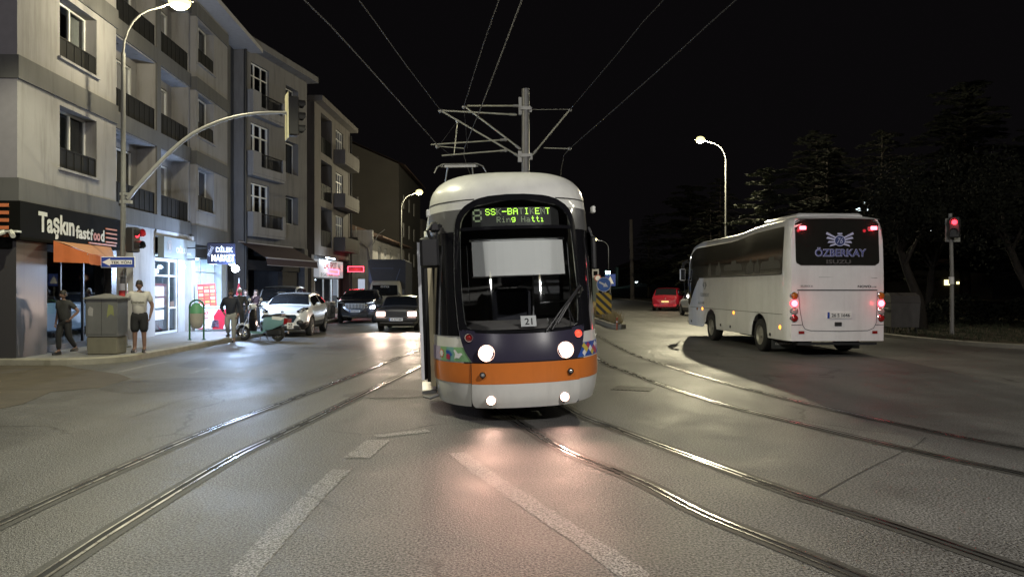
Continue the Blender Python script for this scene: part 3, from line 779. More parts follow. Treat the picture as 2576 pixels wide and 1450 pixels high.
# roof height along the body (y from rear)
rz_ = [(0,3.40),(.25,3.50),(2.2,3.47),(3.2,3.40),(4.4,3.34),(7.6,3.34),(8.5,3.22),(9.0,2.92),(9.25,2.4)]
fw = [(0,1.19),(.06,1.23),(.18,1.26),(8.4,1.26),(8.9,1.2),(9.2,1.05),(9.35,.85)]
def bsec(y, zlow):
    w = interp(fw, y); zr = sinterp(rz_, y)
    pr = [(w-.02, zlow),(w, zlow+.12),(w, 1.2),(w, 2.0),(w-.03, 2.6),(w-.07, zr-.22),(w-.12, zr-.10),(w-.24, zr-.02),(w-.5, zr+.02),(0, zr+.04)]
    return pr
ys = [0,.06,.15,.3,.6,.9] + [1.0+.06*k for k in range(26)] + [2.7,3.2,3.8,4.4,5.0,5.2] + [5.45+.06*k for k in range(22)] + [7.0,7.6,8.0,8.4,8.7,8.9,9.1,9.25,9.35]
wc = (1.9, 6.15)   # wheel centres
def zl(y):
    z = .40
    for c_ in wc:
        d = abs(y-c_)
        if d < .60: z = max(z, .44+math.sqrt(max(0, .58**2-d*d)) if d < .58 else .36)
    return z
mb = MB(); rows = []
for y in sorted(set(round(v, 3) for v in ys)):
    pr = bsec(y, zl(y)); rows.append([(x, y, z) for x, z in pr] + [(-x, y, z) for x, z in pr[::-1][1:]])
mb.loft(rows, closed=False)
# rear wall, slightly bowed
N_ = 14
rr = []
for i in range(13):
    z = .40 + (3.42-.40)*i/12; w = 1.17 if z < 3.0 else 1.17-(z-3.0)*.28
    rr.append([(w*(-1+2*k/N_), -.05*(1-(abs(-1+2*k/N_))**3) - (.03 if z < 2.2 else .03-(z-2.2)*.06), z) for k in range(N_+1)])
# connect to body edge
ed = bsec(0, .36)
for r_ in rr:
    zz = r_[0][2]; r_.insert(0, (-interp([(b, a) for a, b in ed[:-1]], zz)*1.0, 0, zz)); r_.append((interp([(b, a) for a, b in ed[:-1]], zz), 0, zz))
mb.loft(rr, closed=False)
mb.add([(-1.1,0,3.42),(-.6,-.02,3.43),(0,-.03,3.44),(.6,-.02,3.43),(1.1,0,3.42),(.8,.2,3.5),(-.8,.2,3.5)], [(0,1,2,3,4,5,6)])
mb.loft([[(x, 9.33, z) for x in (-.85,.85)] for z in (.4,2.4)], closed=False)
mb.build('body', 'buswhite', bus, smooth=35)
mb = MB(); mb.box(-1.15,1.15,.05,9.2,.5,.53); mb.box(-1.0,1.0,-.02,.1,.30,.36)
for c_ in wc:
    for sg in (-1, 1): mb.box(sg*.55 if sg > 0 else -.6, .6 if sg > 0 else sg*.55, c_-.6, c_+.6, .3, 1.1)
mb.tube([(-.9,.4,.3),(-.6,1.2,.28),(0,1.5,.3)], .05); mb.cyl((-.9,1.9,.44),(.9,1.9,.44), .09); mb.box(-.5,.5,2.5,5.5,.25,.5)
mb.build('chassis', 'black', bus)
# roof pod
mb = MB(); mb.bbox(-.85,.85,.35,2.6,3.46,3.60,.05); mb.build('air_conditioner', 'buswhite', bus, smooth=40)
def bside(mb, polyl, off, sg=-1, mi=0):
    """polygon (y,z) laid on the side, off metres proud; x follows the body"""
    def xx(y, z):
        w = interp(fw, y); zr = sinterp(rz_, y)
        pr = [(zl(99), w-.02)] + [(b, a) for a, b in bsec(y, .36)[1:-1]]
        return interp(pr, z)+off
    return [(sg*xx(y, z), y, z) for y, z in polyl]
def sgrid(mb, ys_, zlo, zhi, off, sg=-1, nz=6):
    rows = []
    for y in ys_:
        a = zlo(y) if callable(zlo) else zlo; b = zhi(y) if callable(zhi) else zhi
        rows.append(bside(mb, [(y, a+(b-a)*k/nz) for k in range(nz+1)], off, sg))
    mb.loft(rows, closed=False)
MT['busglass'] = M('coach_glass', (.018,.018,.016), .08, var=.2, coat=.4)
for sg in (-1, 1):
    mb = MB()
    sgrid(mb, [.32+.2*k for k in range(42)], lambda y: 2.07 if y < 7.3 else 2.07-(y-7.3)*.15, lambda y: sinterp(rz_, y)-(.24 if y < 8 else .24+(y-8)*.2), .008, sg)
    mb.build('side_window', 'busglass', bus, smooth=40)
    mb = MB(); sgrid(mb, [7.35,7.6,7.9,8.2,8.5,8.72], lambda y: 2.05-min(.95, (y-7.35)**1.3*.75), 2.07, .0075, sg, 3)
    sgrid(mb, [8.72,8.9,9.1,9.25], 1.15, 2.2, .0075, sg, 5); mb.build('driver_window', 'busglass', bus, smooth=40)
# seat backs seen as pale headrests through the side glass: modelled behind the tint as slim pads just inside the pane
mb = MB()
for k, (y, l, b_) in enumerate(((.45,1.3,2.22),(1.85,.35,2.1),(2.3,.55,2.1),(3.2,1.6,2.24),(5.1,.5,2.1),(6.1,.3,2.1))):
    pl = [(y,b_),(y+l,b_),(y+l+.02,2.32),(y+l-.08,2.42),(y+l*.6,2.43),(y+l*.58,2.52),(y+l*.35,2.53),(y+l*.3,2.43),(y+.1,2.42),(y+.0,2.30)]
    mb = MB(); mb.add(bside(mb, pl, .0095), [tuple(range(10))])
    mb.build('seat_cover', M('seat_cover', (.05,.047,.042), .6), bus)
for sg in (-1, 1):
    mb = MB(); sgrid(mb, [.32+.2*k for k in range(36)], 2.045, 2.075, .014, sg, 1); mb.build('window_trim', 'black', bus)
    mb = MB(); sgrid(mb, [.05+.3*k for k in range(29)], 1.045, 1.055, .006, sg, 1); mb.build('panel_seam', 'darkpanel', bus)
# rear window with emblem and lettering
def rearP(x, z, off=0.0):
    t = x/1.17; y = -.05*(1-abs(t)**3) - (.03 if z < 2.2 else .03-(z-2.2)*.06)
    return (x, y-off, z)
def rgrid(mb, x0, x1, z0, z1, off, rnd=.0, nx=14, nz=8):
    rows = []
    for i in range(nz+1):
        z = z0+(z1-z0)*i/nz; d = 0
        if rnd:
            q = min(z-z0, z1-z)
            if q < rnd: d = rnd - math.sqrt(max(0, rnd*rnd-(rnd-q)**2))
        rows.append([rearP(x0+d+(x1-x0-2*d)*k/nx, z, off) for k in range(nx+1)])
    mb.loft(rows, closed=False)
mb = MB(); rgrid(mb, -1.06, 1.06, 2.27, 3.42, .008, .12, 16, 20); rw = mb.build('rear_window', 'busglass', bus, smooth=40)
MT['letterblue'] = M('letter_blue', (.30,.33,.66), .5, var=.05)
MT['letterlit'] = M('letter_pale', (.52,.54,.78), .5, var=.05)  # pale blue lettering colour
text('lettering', 'ÖZBERKAY', 1.30, .23, 'letterlit', rw, (.05,-.085,2.60), bold=.035)
text('lettering', 'ÖZBERKAY', 1.27, .205, M('letter_shadow', (.07,.08,.28), .5), rw, (.05,-.091,2.60), bold=.006)  # navy letter face inside the pale outline
text('lettering', 'ISUZU', .62, .10, M('faint_letter', (.075,.07,.07), .5), rw, (.0,-.085,2.36), bold=.03)
mb = MB()
for sg in (-1, 1):
    for k, (l, z0_, an) in enumerate(((.33,.12,18),(.30,.07,8),(.26,.02,-4),(.21,-.03,-16))):
        a = R(an); x0_, z0q = sg*.09, 2.88+z0_-.06
        x1_, z1q = x0_+sg*l*math.cos(a)*.85, z0q+l*math.sin(a)
        mb.add([(x0_, -.088, z0q-.012),(x1_, -.088, z1q+.0),(x1_-sg*.03, -.088, z1q+.05),(x0_, -.088, z0q+.028)], [(0,1,2,3)])
rg = lambda r, y: [(r*math.cos(2*PI*k/24)+0, y, 2.88+r*.95*math.sin(2*PI*k/24)) for k in range(24)]
mb.loft([rg(.145,-.088), rg(.125,-.090)]); mb.box(-.06,.06,-.094,-.088,3.03,3.07)
o = mb.build('emblem', 'letterlit', rw); o.location = (.03, 0, 0)
mb = MB(); mb.loft([rg(.125,-.089), rg(.01,-.089)]); o = mb.build('emblem_disc', M('emblem_navy', (.02,.04,.16), .5), rw); o.location = (.03, 0, 0)
text('lettering', '76', .15, .14, 'letterlit', rw, (.03,-.092,2.88), slant=.3)
for sg in (-1, 1):
    mb = MB(); x = sg*.90; mb.bbox(x-.085,x+.085,-.10,-.05,3.15,3.24,.02); mb.build('high_brake_light', 'redhot', bus)
    light('POINT', 'high_brake_glow', (x, -.35, 3.2), .5, (1,.03,.05), .04, bus)
    for z, m_ in ((1.52,'amberoff'),(1.33,'redhot'),(1.14,'clearlens'),(.96,'reddim')):
        x = sg*1.10; mb = MB()
        rg2 = lambda r, y: [(x+r*math.cos(2*PI*k/20), y, z+r*math.sin(2*PI*k/20)) for k in range(20)]
        mb.loft([rg2(.098,0.02), rg2(.092,-.055), rg2(.08,-.06)]); h = mb.build('tail_light', 'chrome' if m_ != 'redhot' else 'redlamp', bus, smooth=50)
        mb = MB(); mb.loft([rg2(.082,-.055), rg2(.06,-.072), rg2(.002,-.078)]); mb.build('lens', m_, h, smooth=60)
        if m_ == 'redhot': light('POINT', 'tail_glow', (x, -.4, z), 1.6, (1,.04,.06), .05, bus)
    mb = MB(); rgrid(mb, sg*.93-.07, sg*.93+.07, .58, .65, .012, 0, 2, 1); mb.build('rear_reflector', 'reddim', bus)
# tailgate seams
mb = MB()
rgrid(mb, -1.03, 1.0, 1.645, 1.67, .010, 0, 10, 1)
def seam(pts, w=.006):
    P = [Vector(rearP(x, z, .008)) for x, z in pts]; mb.tube(P, w, 4)
seam([(-1.0,1.62),(-.97,1.2),(-.90,.80),(-.84,.70),(-.7,.66),(0,.645),(.75,.66),(.9,.72),(.97,.85),(1.0,1.62)]); seam([(-1.17,.80),(-.92,.80)]); seam([(.95,.80),(1.17,.80)]); seam([(-.5,1.98),(1.0,1.96)], .003)
mb.build('tailgate_seam', 'darkpanel', bus)
mb = MB(); mb.bbox(-.30,.32,-.11,-.08,.96,1.12,.008); pl = mb.build('number_plate', 'plate', bus)
mb = MB(); mb.box(-.295,-.24,-.1125,-.11,.965,1.115); mb.build('plate_band', 'navy', pl)
text('plate_text', '26 S 1646', .46, .085, 'ink', pl, (.04,-.111,1.04), bold=.012)
mb = MB(); mb.bbox(-.10,.08,-.10,-.07,.77,.87,.01); mb.build('tow_cover', 'black', bus)
text('lettering', 'NOVO', .34, .06, 'darkpanel', bus, (.66,-.075,1.75), bold=.02)
text('lettering', 'LUX', .12, .035, 'chrome', bus, (.91,-.065,1.74), bold=.01)
text('lettering', 'EURO 6', .30, .045, 'galv', bus, (-.80,-.075,1.76), bold=.01)
# mud flaps, wheels
for sg in (-1, 1):
    mb = MB(); mb.box(sg*.86-.32, sg*.86+.32, 1.18, 1.2, .12, .44); fl = mb.build('mud_flap', M('flap', (.07,.075,.08), .7), bus)
    text('lettering', 'ÖZBERKAY', .46, .075, 'signwhite', fl, (sg*.86, 1.178, .26), bold=.02)
def wheel(parent, x, y, r, w, sg, rimm='rim', nsp=0, rr=.62):
    mb = MB(); a, b = x, x+sg*w
    def ring(rad, xx): return [(xx, y+rad*math.cos(2*PI*k/28), r+rad*math.sin(2*PI*k/28)) for k in range(28)]
    mb.loft([ring(r*rr, b), ring(r*.9, b+sg*.004), ring(r*.985, b-sg*.02), ring(r, b-sg*.05), ring(r, a+sg*.04), ring(r*.95, a), ring(r*.5, a)])
    t = mb.build('wheel', 'rubber', parent, smooth=45)
    mb = MB(); mb.loft([ring(r*rr, b), ring(r*rr*.95, b-sg*.01), ring(r*rr*.86, b-sg*.05), ring(r*rr*.3, b-sg*.045), ring(r*rr*.25, b-sg*.015), ring(.002, b-sg*.012)], mi=1 if nsp else 0)
    if nsp:
        mb.loft([ring(r*rr, b+sg*.002), ring(r*rr*.88, b-sg*.004)])
        for k in range(nsp):
            a_ = 2*PI*k/nsp; c_, s_ = math.cos(a_), math.sin(a_)
            for d in (-.12, .12):
                e = Vector((0, math.cos(a_+d), math.sin(a_+d)))
                p0 = Vector((b-sg*.01, y, r)) + e*r*.12; p1 = Vector((b-sg*.008, y, r)) + e*r*rr*.92
                mb.tube([p0, p1], [.022, .014], 4)
        mb.cyl((b-sg*.03,y,r),(b+sg*.002,y,r), r*.16, n=12)
    mb.build('rim', [rimm, 'black'], t, smooth=40)
    return t
for c_ in wc:
    for sg in (-1, 1): wheel(bus, sg*(1.23-.26), c_, .44, .26, sg, M('steel_rim', (.30,.29,.26), .5, .4), 0, .6)
# mirrors, side emblem, side lamps
for sg in (-1, 1):
    mb = MB(); mb.bbox(sg*1.36-.10, sg*1.36+.10, 9.05, 9.16, 1.98, 2.42, .03); m_ = mb.build('wing_mirror', 'buswhite', bus, smooth=40)
    mb = MB(); mb.quad((sg*1.36-.075,9.045,2.02),(sg*1.36+.075,9.045,2.02),(sg*1.36+.075,9.045,2.39),(sg*1.36-.075,9.045,2.39)); mb.build('mirror_glass', 'blackgloss', m_)
    mb = MB(); mb.tube([(sg*1.36,9.1,2.42),(sg*1.3,9.15,2.62),(sg*1.15,9.1,2.70)], .06); mb.tube([(sg*1.3,9.12,1.98),(sg*1.22,9.2,1.3)], .015); mb.build('mirror_arm', 'black', m_)
def stext(body, y, z, w, h, mat, bold=.02):
    o = text('lettering', body, w, h, mat, bus, (-1.262, y, z), bold=bold); o.rotation_euler = (0, 0, R(-90)); return o
stext('ÖZBERKAY', 6.75, 1.50, .95, .15, M('letter_side', (.32,.33,.36), .5))
stext('26 S 1646', 7.15, 1.22, .70, .10, 'galv')
mb = MB()
for sg in (-1, 1):
    for k in range(3): mb.add([(-1.264, 6.75+sg*.05, 1.72+k*.04),(-1.264, 6.75+sg*(.22-k*.03), 1.80+k*.055),(-1.264, 6.75+sg*(.20-k*.03), 1.84+k*.05),(-1.264, 6.75+sg*.05, 1.745+k*.04)], [(0,1,2,3)])
mb.loft([[(-1.264, 6.75+r*math.cos(2*PI*k/16), 1.79+r*math.sin(2*PI*k/16)) for k in range(16)] for r in (.12,.10)])
mb.build('side_emblem', M('emblem_grey', (.20,.21,.24), .5), bus)
for y, z, m_ in ((.45,.72,'amber'),(3.9,.98,'amber'),(7.0,1.02,'amber'),(7.6,1.0,'amberoff'),(1.1,.50,'black'),(4.2,.55,'black'),(5.1,.56,'black'),(8.3,.55,'black')):
    mb = MB(); mb.bbox(-1.275,-1.25,y-.05,y+.05,z-.04,z+.04,.01); mb.build('side_marker' if m_[0] == 'a' else 'side_vent', m_, bus)
mb = MB(); mb.ell((-1.19,8.9,1.42),(.05,.22,.07)); mb.build('headlight', E('coach_lamp', (1,.95,.85), 2.5), bus, smooth=60)
# ------------------------------------------------------------ buildings
def wall_holes(mb, x0, x1, z0, z1, holes, y, depth, mi=0, rmi=None):
    """front wall in the plane y with rectangular openings (a,b,c,d) and reveals of the given depth"""
    xs = sorted(set([x0, x1] + [v for h in holes for v in h[:2] if x0 < v < x1])); zs = sorted(set([z0, z1] + [v for h in holes for v in h[2:4] if z0 < v < z1]))
    for i in range(len(xs)-1):
        for j in range(len(zs)-1):
            cx, cz = (xs[i]+xs[i+1])/2, (zs[j]+zs[j+1])/2
            if any(h[0] < cx < h[1] and h[2] < cz < h[3] for h in holes): continue
            mb.quad((xs[i],y,zs[j]),(xs[i+1],y,zs[j]),(xs[i+1],y,zs[j+1]),(xs[i],y,zs[j+1]), mi)
    r = mi if rmi is None else rmi
    for h in holes:
        a, b, c, d = h[:4]; dp = h[4] if len(h) > 4 else depth
        mb.quad((a,y,c),(a,y+dp,c),(a,y+dp,d),(a,y,d), r); mb.quad((b,y,c),(b,y+dp,c),(b,y+dp,d),(b,y,d), r)
        mb.quad((a,y,c),(b,y,c),(b,y+dp,c),(a,y+dp,c), r); mb.quad((a,y,d),(b,y,d),(b,y+dp,d),(a,y+dp,d), r)
def window(par, x0, x1, z0, z1, y, splits=(.5,), transom=None, curtain=0, frame='pvc', arch=False, lit=False):
    f = .05; mb = MB()
    mb.box(x0,x1,y,y+.06,z0,z0+f); mb.box(x0,x1,y,y+.06,z1-f,z1); mb.box(x0,x0+f,y+.001,y+.059,z0+f,z1-f); mb.box(x1-f,x1,y+.001,y+.059,z0+f,z1-f)
    for s in splits: xm = x0+(x1-x0)*s; mb.box(xm-f*.6,xm+f*.6,y-.004,y+.055,z0+f,z1-f)
    if transom: zt = z0+(z1-z0)*transom; mb.box(x0+f,x1-f,y-.006,y+.052,zt-f*.5,zt+f*.5)
    w = mb.build('window', frame, par)
    mb = MB(); mb.quad((x0+f,y+.035,z0+f),(x1-f,y+.035,z0+f),(x1-f,y+.035,z1-f),(x0+f,y+.035,z1-f)); mb.build('pane', 'pane', w)
    if curtain:
        mb = MB(); n = 14
        for (a, b) in ([(x0+f, x0+(x1-x0)*.45)] if curtain == 1 else [(x0+f, x0+(x1-x0)*.3), (x1-(x1-x0)*.3, x1-f)] if curtain == 2 else [(x0+f, x1-f)]):
            rows = [[(a+(b-a)*k/n, y+.16+.02*math.sin(k*2.1), z) for k in range(n+1)] for z in (z0+f, z1-f)]
            mb.loft(rows, closed=False)
        mb.build('curtain', 'curtain', w)
    return w
def railing(par, x0, x1, z0, z1, y, solid=False, depth=.0, name='railing', mat='darkpanel', bars=.11):
    mb = MB()
    if solid:
        mb.box(x0,x1,y,y+.02,z0+.03,z1-.04)
        n = max(2, int((x1-x0)/.35))
        for k in range(n+1): xx = x0+(x1-x0)*k/n; mb.box(xx-.012,xx+.012,y-.012,y,z0,z1-.04)
    else:
        n = int((x1-x0)/bars)
        for k in range(n+1): xx = x0+(x1-x0)*k/n; mb.box(xx-.009,xx+.009,y,y+.018,z0+.03,z1-.03)
    mb.box(x0,x1,y-.015,y+.03,z1-.04,z1); mb.box(x0,x1,y-.008,y+.025,z0,z0+.03)
    return mb.build(name, mat, par)
def sill(par, x0, x1, z, y, mat='b2light'):
    mb = MB(); mb.box(x0-.08,x1+.08,y-.07,y-.002,z-.06,z); return mb.build('sill', mat, par)

# ---- building 1: corner block
B1 = thing('apartment_building', 'cream apartment block with grey bands on the street corner above the fast food shop', 'building', (-11.0, 17.1, 0), math.atan2(1, -.056))
zb = [3.64, 6.37, 9.09, 11.81]       # undersides of the grey bands
bh = .52
# block A  s 0..4.8 in plane y=0 ; loggia bays B, C set back .2 ; block D at 0 ; end strip
mb = MB()
hA = [(1.78,3.66,zb[k]+bh+.50,zb[k+1]-.17,.34) for k in range(3)]
wall_holes(mb, 0, 4.8, zb[0]+bh, 12.3, hA, 0, .34)
hD = [(11.45,13.2,zb[k]+bh+.45,zb[k+1]-.15,.34) for k in range(3)]
wall_holes(mb, 11.2, 14.9, zb[0]+bh-.3, 12.3, hD, 0, .34)
wall_holes(mb, 4.8, 11.2, zb[0]+bh, 12.3, [(5.05,8.05,zb[k]+bh-.07,zb[k+1]-.06,.6) for k in range(3)] + [(8.4,11.0,zb[k]+bh-.07,zb[k+1]-.06,.6) for k in range(3)], .2, 1.0)
mb.quad((4.8,0,4.1),(4.8,.2,4.1),(4.8,.2,12.3),(4.8,0,12.3)); mb.quad((11.2,0,3.9),(11.2,.2,3.9),(11.2,.2,12.3),(11.2,0,12.3)); mb.quad((14.9,0,0),(14.9,.4,0),(14.9,.4,12.3),(14.9,0,12.3))
# side face towards the camera
mb.quad((0,14,0),(17.2,14,0),(17.2,14,12.3),(0,14,12.3))
mb.build('wall', 'cream', B1)
mb = MB(); mb.quad((0,0,3.7),(0,14,3.7),(0,14,12.3),(0,0,12.3)); mb.build('side_wall', M('lilac_grey_render', (.19,.18,.20), .85, var=.12), B1)  # darker and greyer than the front render
# back walls of the loggias
mb = MB()
for (a, b) in ((5.05,8.05),(8.4,11.0)):
    for k in range(3):
        z0 = zb[k]+bh-.07; z1 = zb[k+1]-.06
        wall_holes(mb, a, b, z0, z1, [(a+.1,b-.35,z0+.05,z1-.25,.1)], .8, .1)
mb.build('loggia_wall', 'cream', B1)
mb = MB(); mb.quad((14.9,.4,0),(17.2,.4,0),(17.2,.4,12.3),(14.9,.4,12.3)); mb.quad((17.2,.4,0),(17.2,14,0),(17.2,14,12.3),(17.2,.4,12.3)); mb.build('end_wall', 'greyband', B1)
mb = MB()
for k in range(4):
    z = zb[k]
    if k < 3 or 1:
        mb.box(-.03,4.84,-.05,.3,z,z+bh); mb.box(-.03,.0,.3,14,z,z+bh)
        mb.box(11.17,14.93,-.05,.3,z-(.1 if k else .32),z+bh*.75)
        mb.box(4.84,11.17,.15,.5,z-.02 if k else z,z+bh-.05)
    if k < 3: mb.box(8.06,8.38,.15,.5,z+bh-.05,zb[k+1]-.02)
mb.build('floor_band', 'greyband', B1)
mb = MB(); mb.box(-.7,17.6,-.75,14.5,12.3,12.48); mb.build('eaves', M('eave_white', (.32,.31,.32), .8), B1)
mb = MB(); mb.add([(-.7,-.75,12.48),(17.6,-.75,12.48),(17.6,14.5,12.48),(-.7,14.5,12.48),(4,7,15),(13,7,15)], [(0,1,5,4),(1,2,5),(2,3,4,5),(3,0,4)]); mb.build('roof', 'roof', B1)
for k in range(3):
    z0, z1 = zb[k]+bh+.50, zb[k+1]-.17
    w = window(B1, 1.78, 3.66, z0, z1, .30, (.12,.56), None, [3,2,0][k]); railing(B1, 1.80, 3.64, z0+.02, z0+.52, .03, True)
    sill(B1, 1.78, 3.66, z0, 0)
    w = window(B1, 11.45, 13.2, zb[k]+bh+.45, zb[k+1]-.15, .30, (.5,), None, [0,2,3][k]); railing(B1, 11.5, 13.15, zb[k]+bh+.47, zb[k]+bh+1.0, .03, True); sill(B1, 11.45, 13.2, zb[k]+bh+.45, 0)
    for i, (a, b) in enumerate(((5.05,8.05),(8.4,11.0))):
        z0 = zb[k]+bh; z1 = zb[k+1]-.33
        window(B1, a+.1, b-.35, z0, z1, .84, (.3,.6), None, [2,0,3,1,2,0][(k*2+i) % 6])
        railing(B1, a, b, zb[k]+bh-.05, zb[k]+bh+.66, .24, True)
        mb = MB(); mb.ell(((a+b)/2-.6, .55, zb[k+1]-.06), (.11,.11,.05)); mb.build('ceiling_lamp', 'black', B1, smooth=60)
mb = MB(); mb.tube([(-.12,.65,.0),(-.12,.65,12.2)], .055); mb.build('downpipe', 'darkpanel', B1)
mb = MB()
for z in (4.4, 5.9, 7.4, 8.9, 10.4): mb.box(-.19,-.05,.57,.73,z,z+.05)
mb.build('pipe_clip', 'black', B1)
# ground floor of building 1
mb = MB()
mb.box(.0,1.25,.02,.7,.14,2.78); mb.box(4.75,5.05,.1,.9,.14,3.64); mb.box(0,.6,.7,14,.14,3.7)
mb.build('pillar', tile_mat('marble_cladding', (.055,.052,.056), .6, .45, .35), B1)
mb = MB()
mb.box(5.6+.9,8.15,.25,.9,.14,3.64); mb.box(5.05,6.5,.25,.9,3.05,3.64); mb.box(10.95,11.25,.05,.9,.14,3.6); mb.box(10.3,10.95,.3,.6,.14,3.1); mb.box(8.15,11.2,.2,.6,3.45,3.9)
mb.build('shop_frame_wall', 'whitewall', B1)
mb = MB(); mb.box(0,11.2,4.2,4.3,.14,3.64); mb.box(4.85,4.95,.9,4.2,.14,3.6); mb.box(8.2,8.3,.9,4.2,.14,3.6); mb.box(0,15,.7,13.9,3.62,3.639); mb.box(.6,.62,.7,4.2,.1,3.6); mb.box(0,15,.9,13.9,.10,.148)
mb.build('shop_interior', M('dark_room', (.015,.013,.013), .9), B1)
# fast food shop
mb = MB(); mb.box(-.10,4.86,-.12,.1,2.78,3.64); mb.box(-.10,.0,.1,7,2.60,3.64)
fs = mb.build('shop_sign', M('sign_black', (.005,.005,.0045), .9, spec=.08), B1)
MT['lettergrey'] = M('letter_offwhite', (.50,.50,.45), .5)
text('lettering', 'Taşkın', 1.62, .60, 'lettergrey', fs, (1.42,-.125,3.18), bold=.03)
text('lettering', 'fast', .72, .33, 'lettergrey', fs, (2.66,-.125,3.13), bold=.03)
text('lettering', 'f', .16, .30, 'lettergrey', fs, (3.12,-.125,3.11), bold=.03)
text('lettering', 'oo', .38, .21, M('letter_red', (.40,.10,.04), .5), fs, (3.40,-.125,3.07), bold=.04)
text('lettering', 'd', .20, .31, 'lettergrey', fs, (3.72,-.125,3.12), bold=.03)
mb = MB()
for k in range(4): mb.box(3.9,4.55,-.14,-.12,2.95+k*.12,2.99+k*.12)
mb.box(2.95,4.5,-.14,-.12,2.87,2.91)
for k in range(5): mb.box(-.13,-.10,.12,1.6,2.84+k*.165,2.915+k*.165)
mb.build('sign_stripes', M('stripe_orange', (.50,.15,.06), .5), fs)
mb = MB(); mb.box(-.30,-.12,-.16,.26,2.93,2.97)
for dx in (-.2,.24): mb.tube([(-.25,.05+dx*.3,2.94),(-.42,.05+dx,2.84)], .055, 8)
mb.build('spot_lamp', 'lettergrey', B1)
aw = thing('awning', 'orange awning over the dark fast food shopfront', 'awning', (-11.0, 17.1, 0), B1.rotation_euler.z)
mb = MB()
a0, a1, pj, pe = 1.25, 4.2, .95, .22
n = 12; fj = lambda k, q: -.13-(q)*((pj-.13)+(pe-pj)*k/n)
rows = [[(a0+(a1-a0)*k/n, fj(k, q), z) for k in range(n+1)] for q, z in ((0,2.84),(.3,2.77),(.65,2.66),(1,2.54))]
mb.loft(rows, closed=False, mi=1)
rows = [[(a0+(a1-a0)*k/n, fj(k, 1)-.005*(k % 2), z - (.03*abs(math.sin(k*1.3)) if z < 2.4 else 0)) for k in range(n+1)] for z in (2.54,2.30)]
mb.loft(rows, closed=False)
mb.add([(a0,-.13,2.84),(a0,-pj,2.54),(a0,-pj,2.30),(a0,-.13,2.33)], [(0,1,2,3)]); mb.add([(a1,-.13,2.84),(a1,-pe,2.54),(a1,-pe,2.30)], [(0,1,2)])
mb.build('canopy', [M('awning_orange', (.60,.16,.05), .8), M('awning_faded', (.42,.20,.10), .85)], aw)  # top cloth is a duller, browner orange than valance and ends
mb = MB(); mb.tube([(a0+.3,-.12,2.35),(a0+.3,-pj+.1,2.45)], .015); mb.tube([(a0,-pj+.02,2.52),(a1,-pe+.02,2.52)], .02); mb.build('frame', 'galv', aw)
mb = MB(); mb.box(1.3,1.42,-.3,-.12,2.52,2.62); mb.ell((1.42,-.36,2.55),(.10,.10,.09)); tag(mb.build('wall_lamp', 'lettergrey', None, smooth=50, loc=(-11.0,17.1,0), rz=B1.rotation_euler.z), 'pale wall lamp at the upper corner of the orange awning', 'lamp')
# shopfront glass and a made-up glowing counter imitating the street reflection
mb = MB(); mb.box(1.25,4.8,.30,.34,2.6,2.78); mb.box(1.25,4.8,.31,.35,.14,.30)
for x in (1.25,2.4,3.55,4.72): mb.box(x,x+.06,.30,.36,.30,2.6)
sf = mb.build('shopfront', 'black', B1)
mb = MB(); mb.quad((1.3,.335,.3),(4.72,.335,.3),(4.72,.335,2.6),(1.3,.335,2.6)); mb.build('pane', 'pane', sf)
cn = thing('display_counter', 'pale blue display counter inside the dark fast food shop behind the walking man', 'counter', (-11.0,17.1,0), B1.rotation_euler.z)
mb = MB(); mb.bbox(2.1,4.4,.62,1.2,.62,1.32,.05); mb.build('cabinet', E('counter_glow', (.35,.55,.85), .32, base=(.5,.6,.7)), cn)  # pale emission imitates a street reflection in the shop glass
mb = MB(); mb.bbox(2.1,4.4,.60,1.2,.14,.60,.03); mb.build('base', M('counter_base', (.02,.05,.08), .4), cn)
mb = MB(); mb.add([(2.15,.7,1.33),(4.35,.7,1.33),(4.35,1.15,1.62),(2.15,1.15,1.62)], [(0,1,2,3)]); mb.box(2.15,4.35,1.1,1.15,1.33,1.64); mb.build('glass_top', 'pane', cn)
# door bay between
mb = MB(); mb.box(5.1,6.45,.86,.9,.14,3.0); mb.box(5.2,5.26,.8,.87,.2,2.6); mb.box(5.9,5.96,.8,.87,.2,2.6); mb.box(5.2,5.96,.8,.87,2.55,2.6); mb.build('door', 'darkpanel', B1)
# jeweller-like shop with grey sign
mb = MB(); mb.box(8.25,11.15,.0,.2,2.72,3.42); gs = mb.build('shop_sign', M('sign_grey', (.17,.19,.20), .45), B1)
text('lettering', 'OĞLU', .95, .26, 'lettergrey', gs, (9.75,-.005,3.05), bold=.02); text('lettering', 'gümüş', .42, .12, 'lettergrey', gs, (10.5,-.005,2.93))
mb = MB(); mb.loft([[(8.72+r*math.cos(2*PI*k/24), -.008, 3.10+r*math.sin(2*PI*k/24)) for k in range(24)] for r in (.22,.18)], mi=0); mb.box(8.63,8.81,-.008,-.002,3.0,3.2); mb.build('sign_roundel', M('roundel', (.26,.22,.2), .5), gs)
mb = MB()
for x in (8.2,9.55,10.25): mb.box(x,x+.07,.35,.42,.2,2.7)
mb.box(8.2,10.3,.34,.43,2.1,2.16); mb.box(8.2,10.3,.34,.43,.16,.24); mb.box(8.2,10.3,.34,.43,2.62,2.72); mb.box(9.62,10.25,.36,.41,1.0,1.05)
sf = mb.build('shopfront', 'pvc', B1)
mb = MB(); mb.quad((8.25,.385,.24),(10.3,.385,.24),(10.3,.385,2.62),(8.25,.385,2.62)); mb.build('pane', 'shopglass', sf)
mb = MB(); 
for k, z in enumerate((1.62,1.22,.82)): mb.box(8.45,9.2,.372,.380,z-.17,z+.15)
mb.build('notice', 'signwhite', sf)
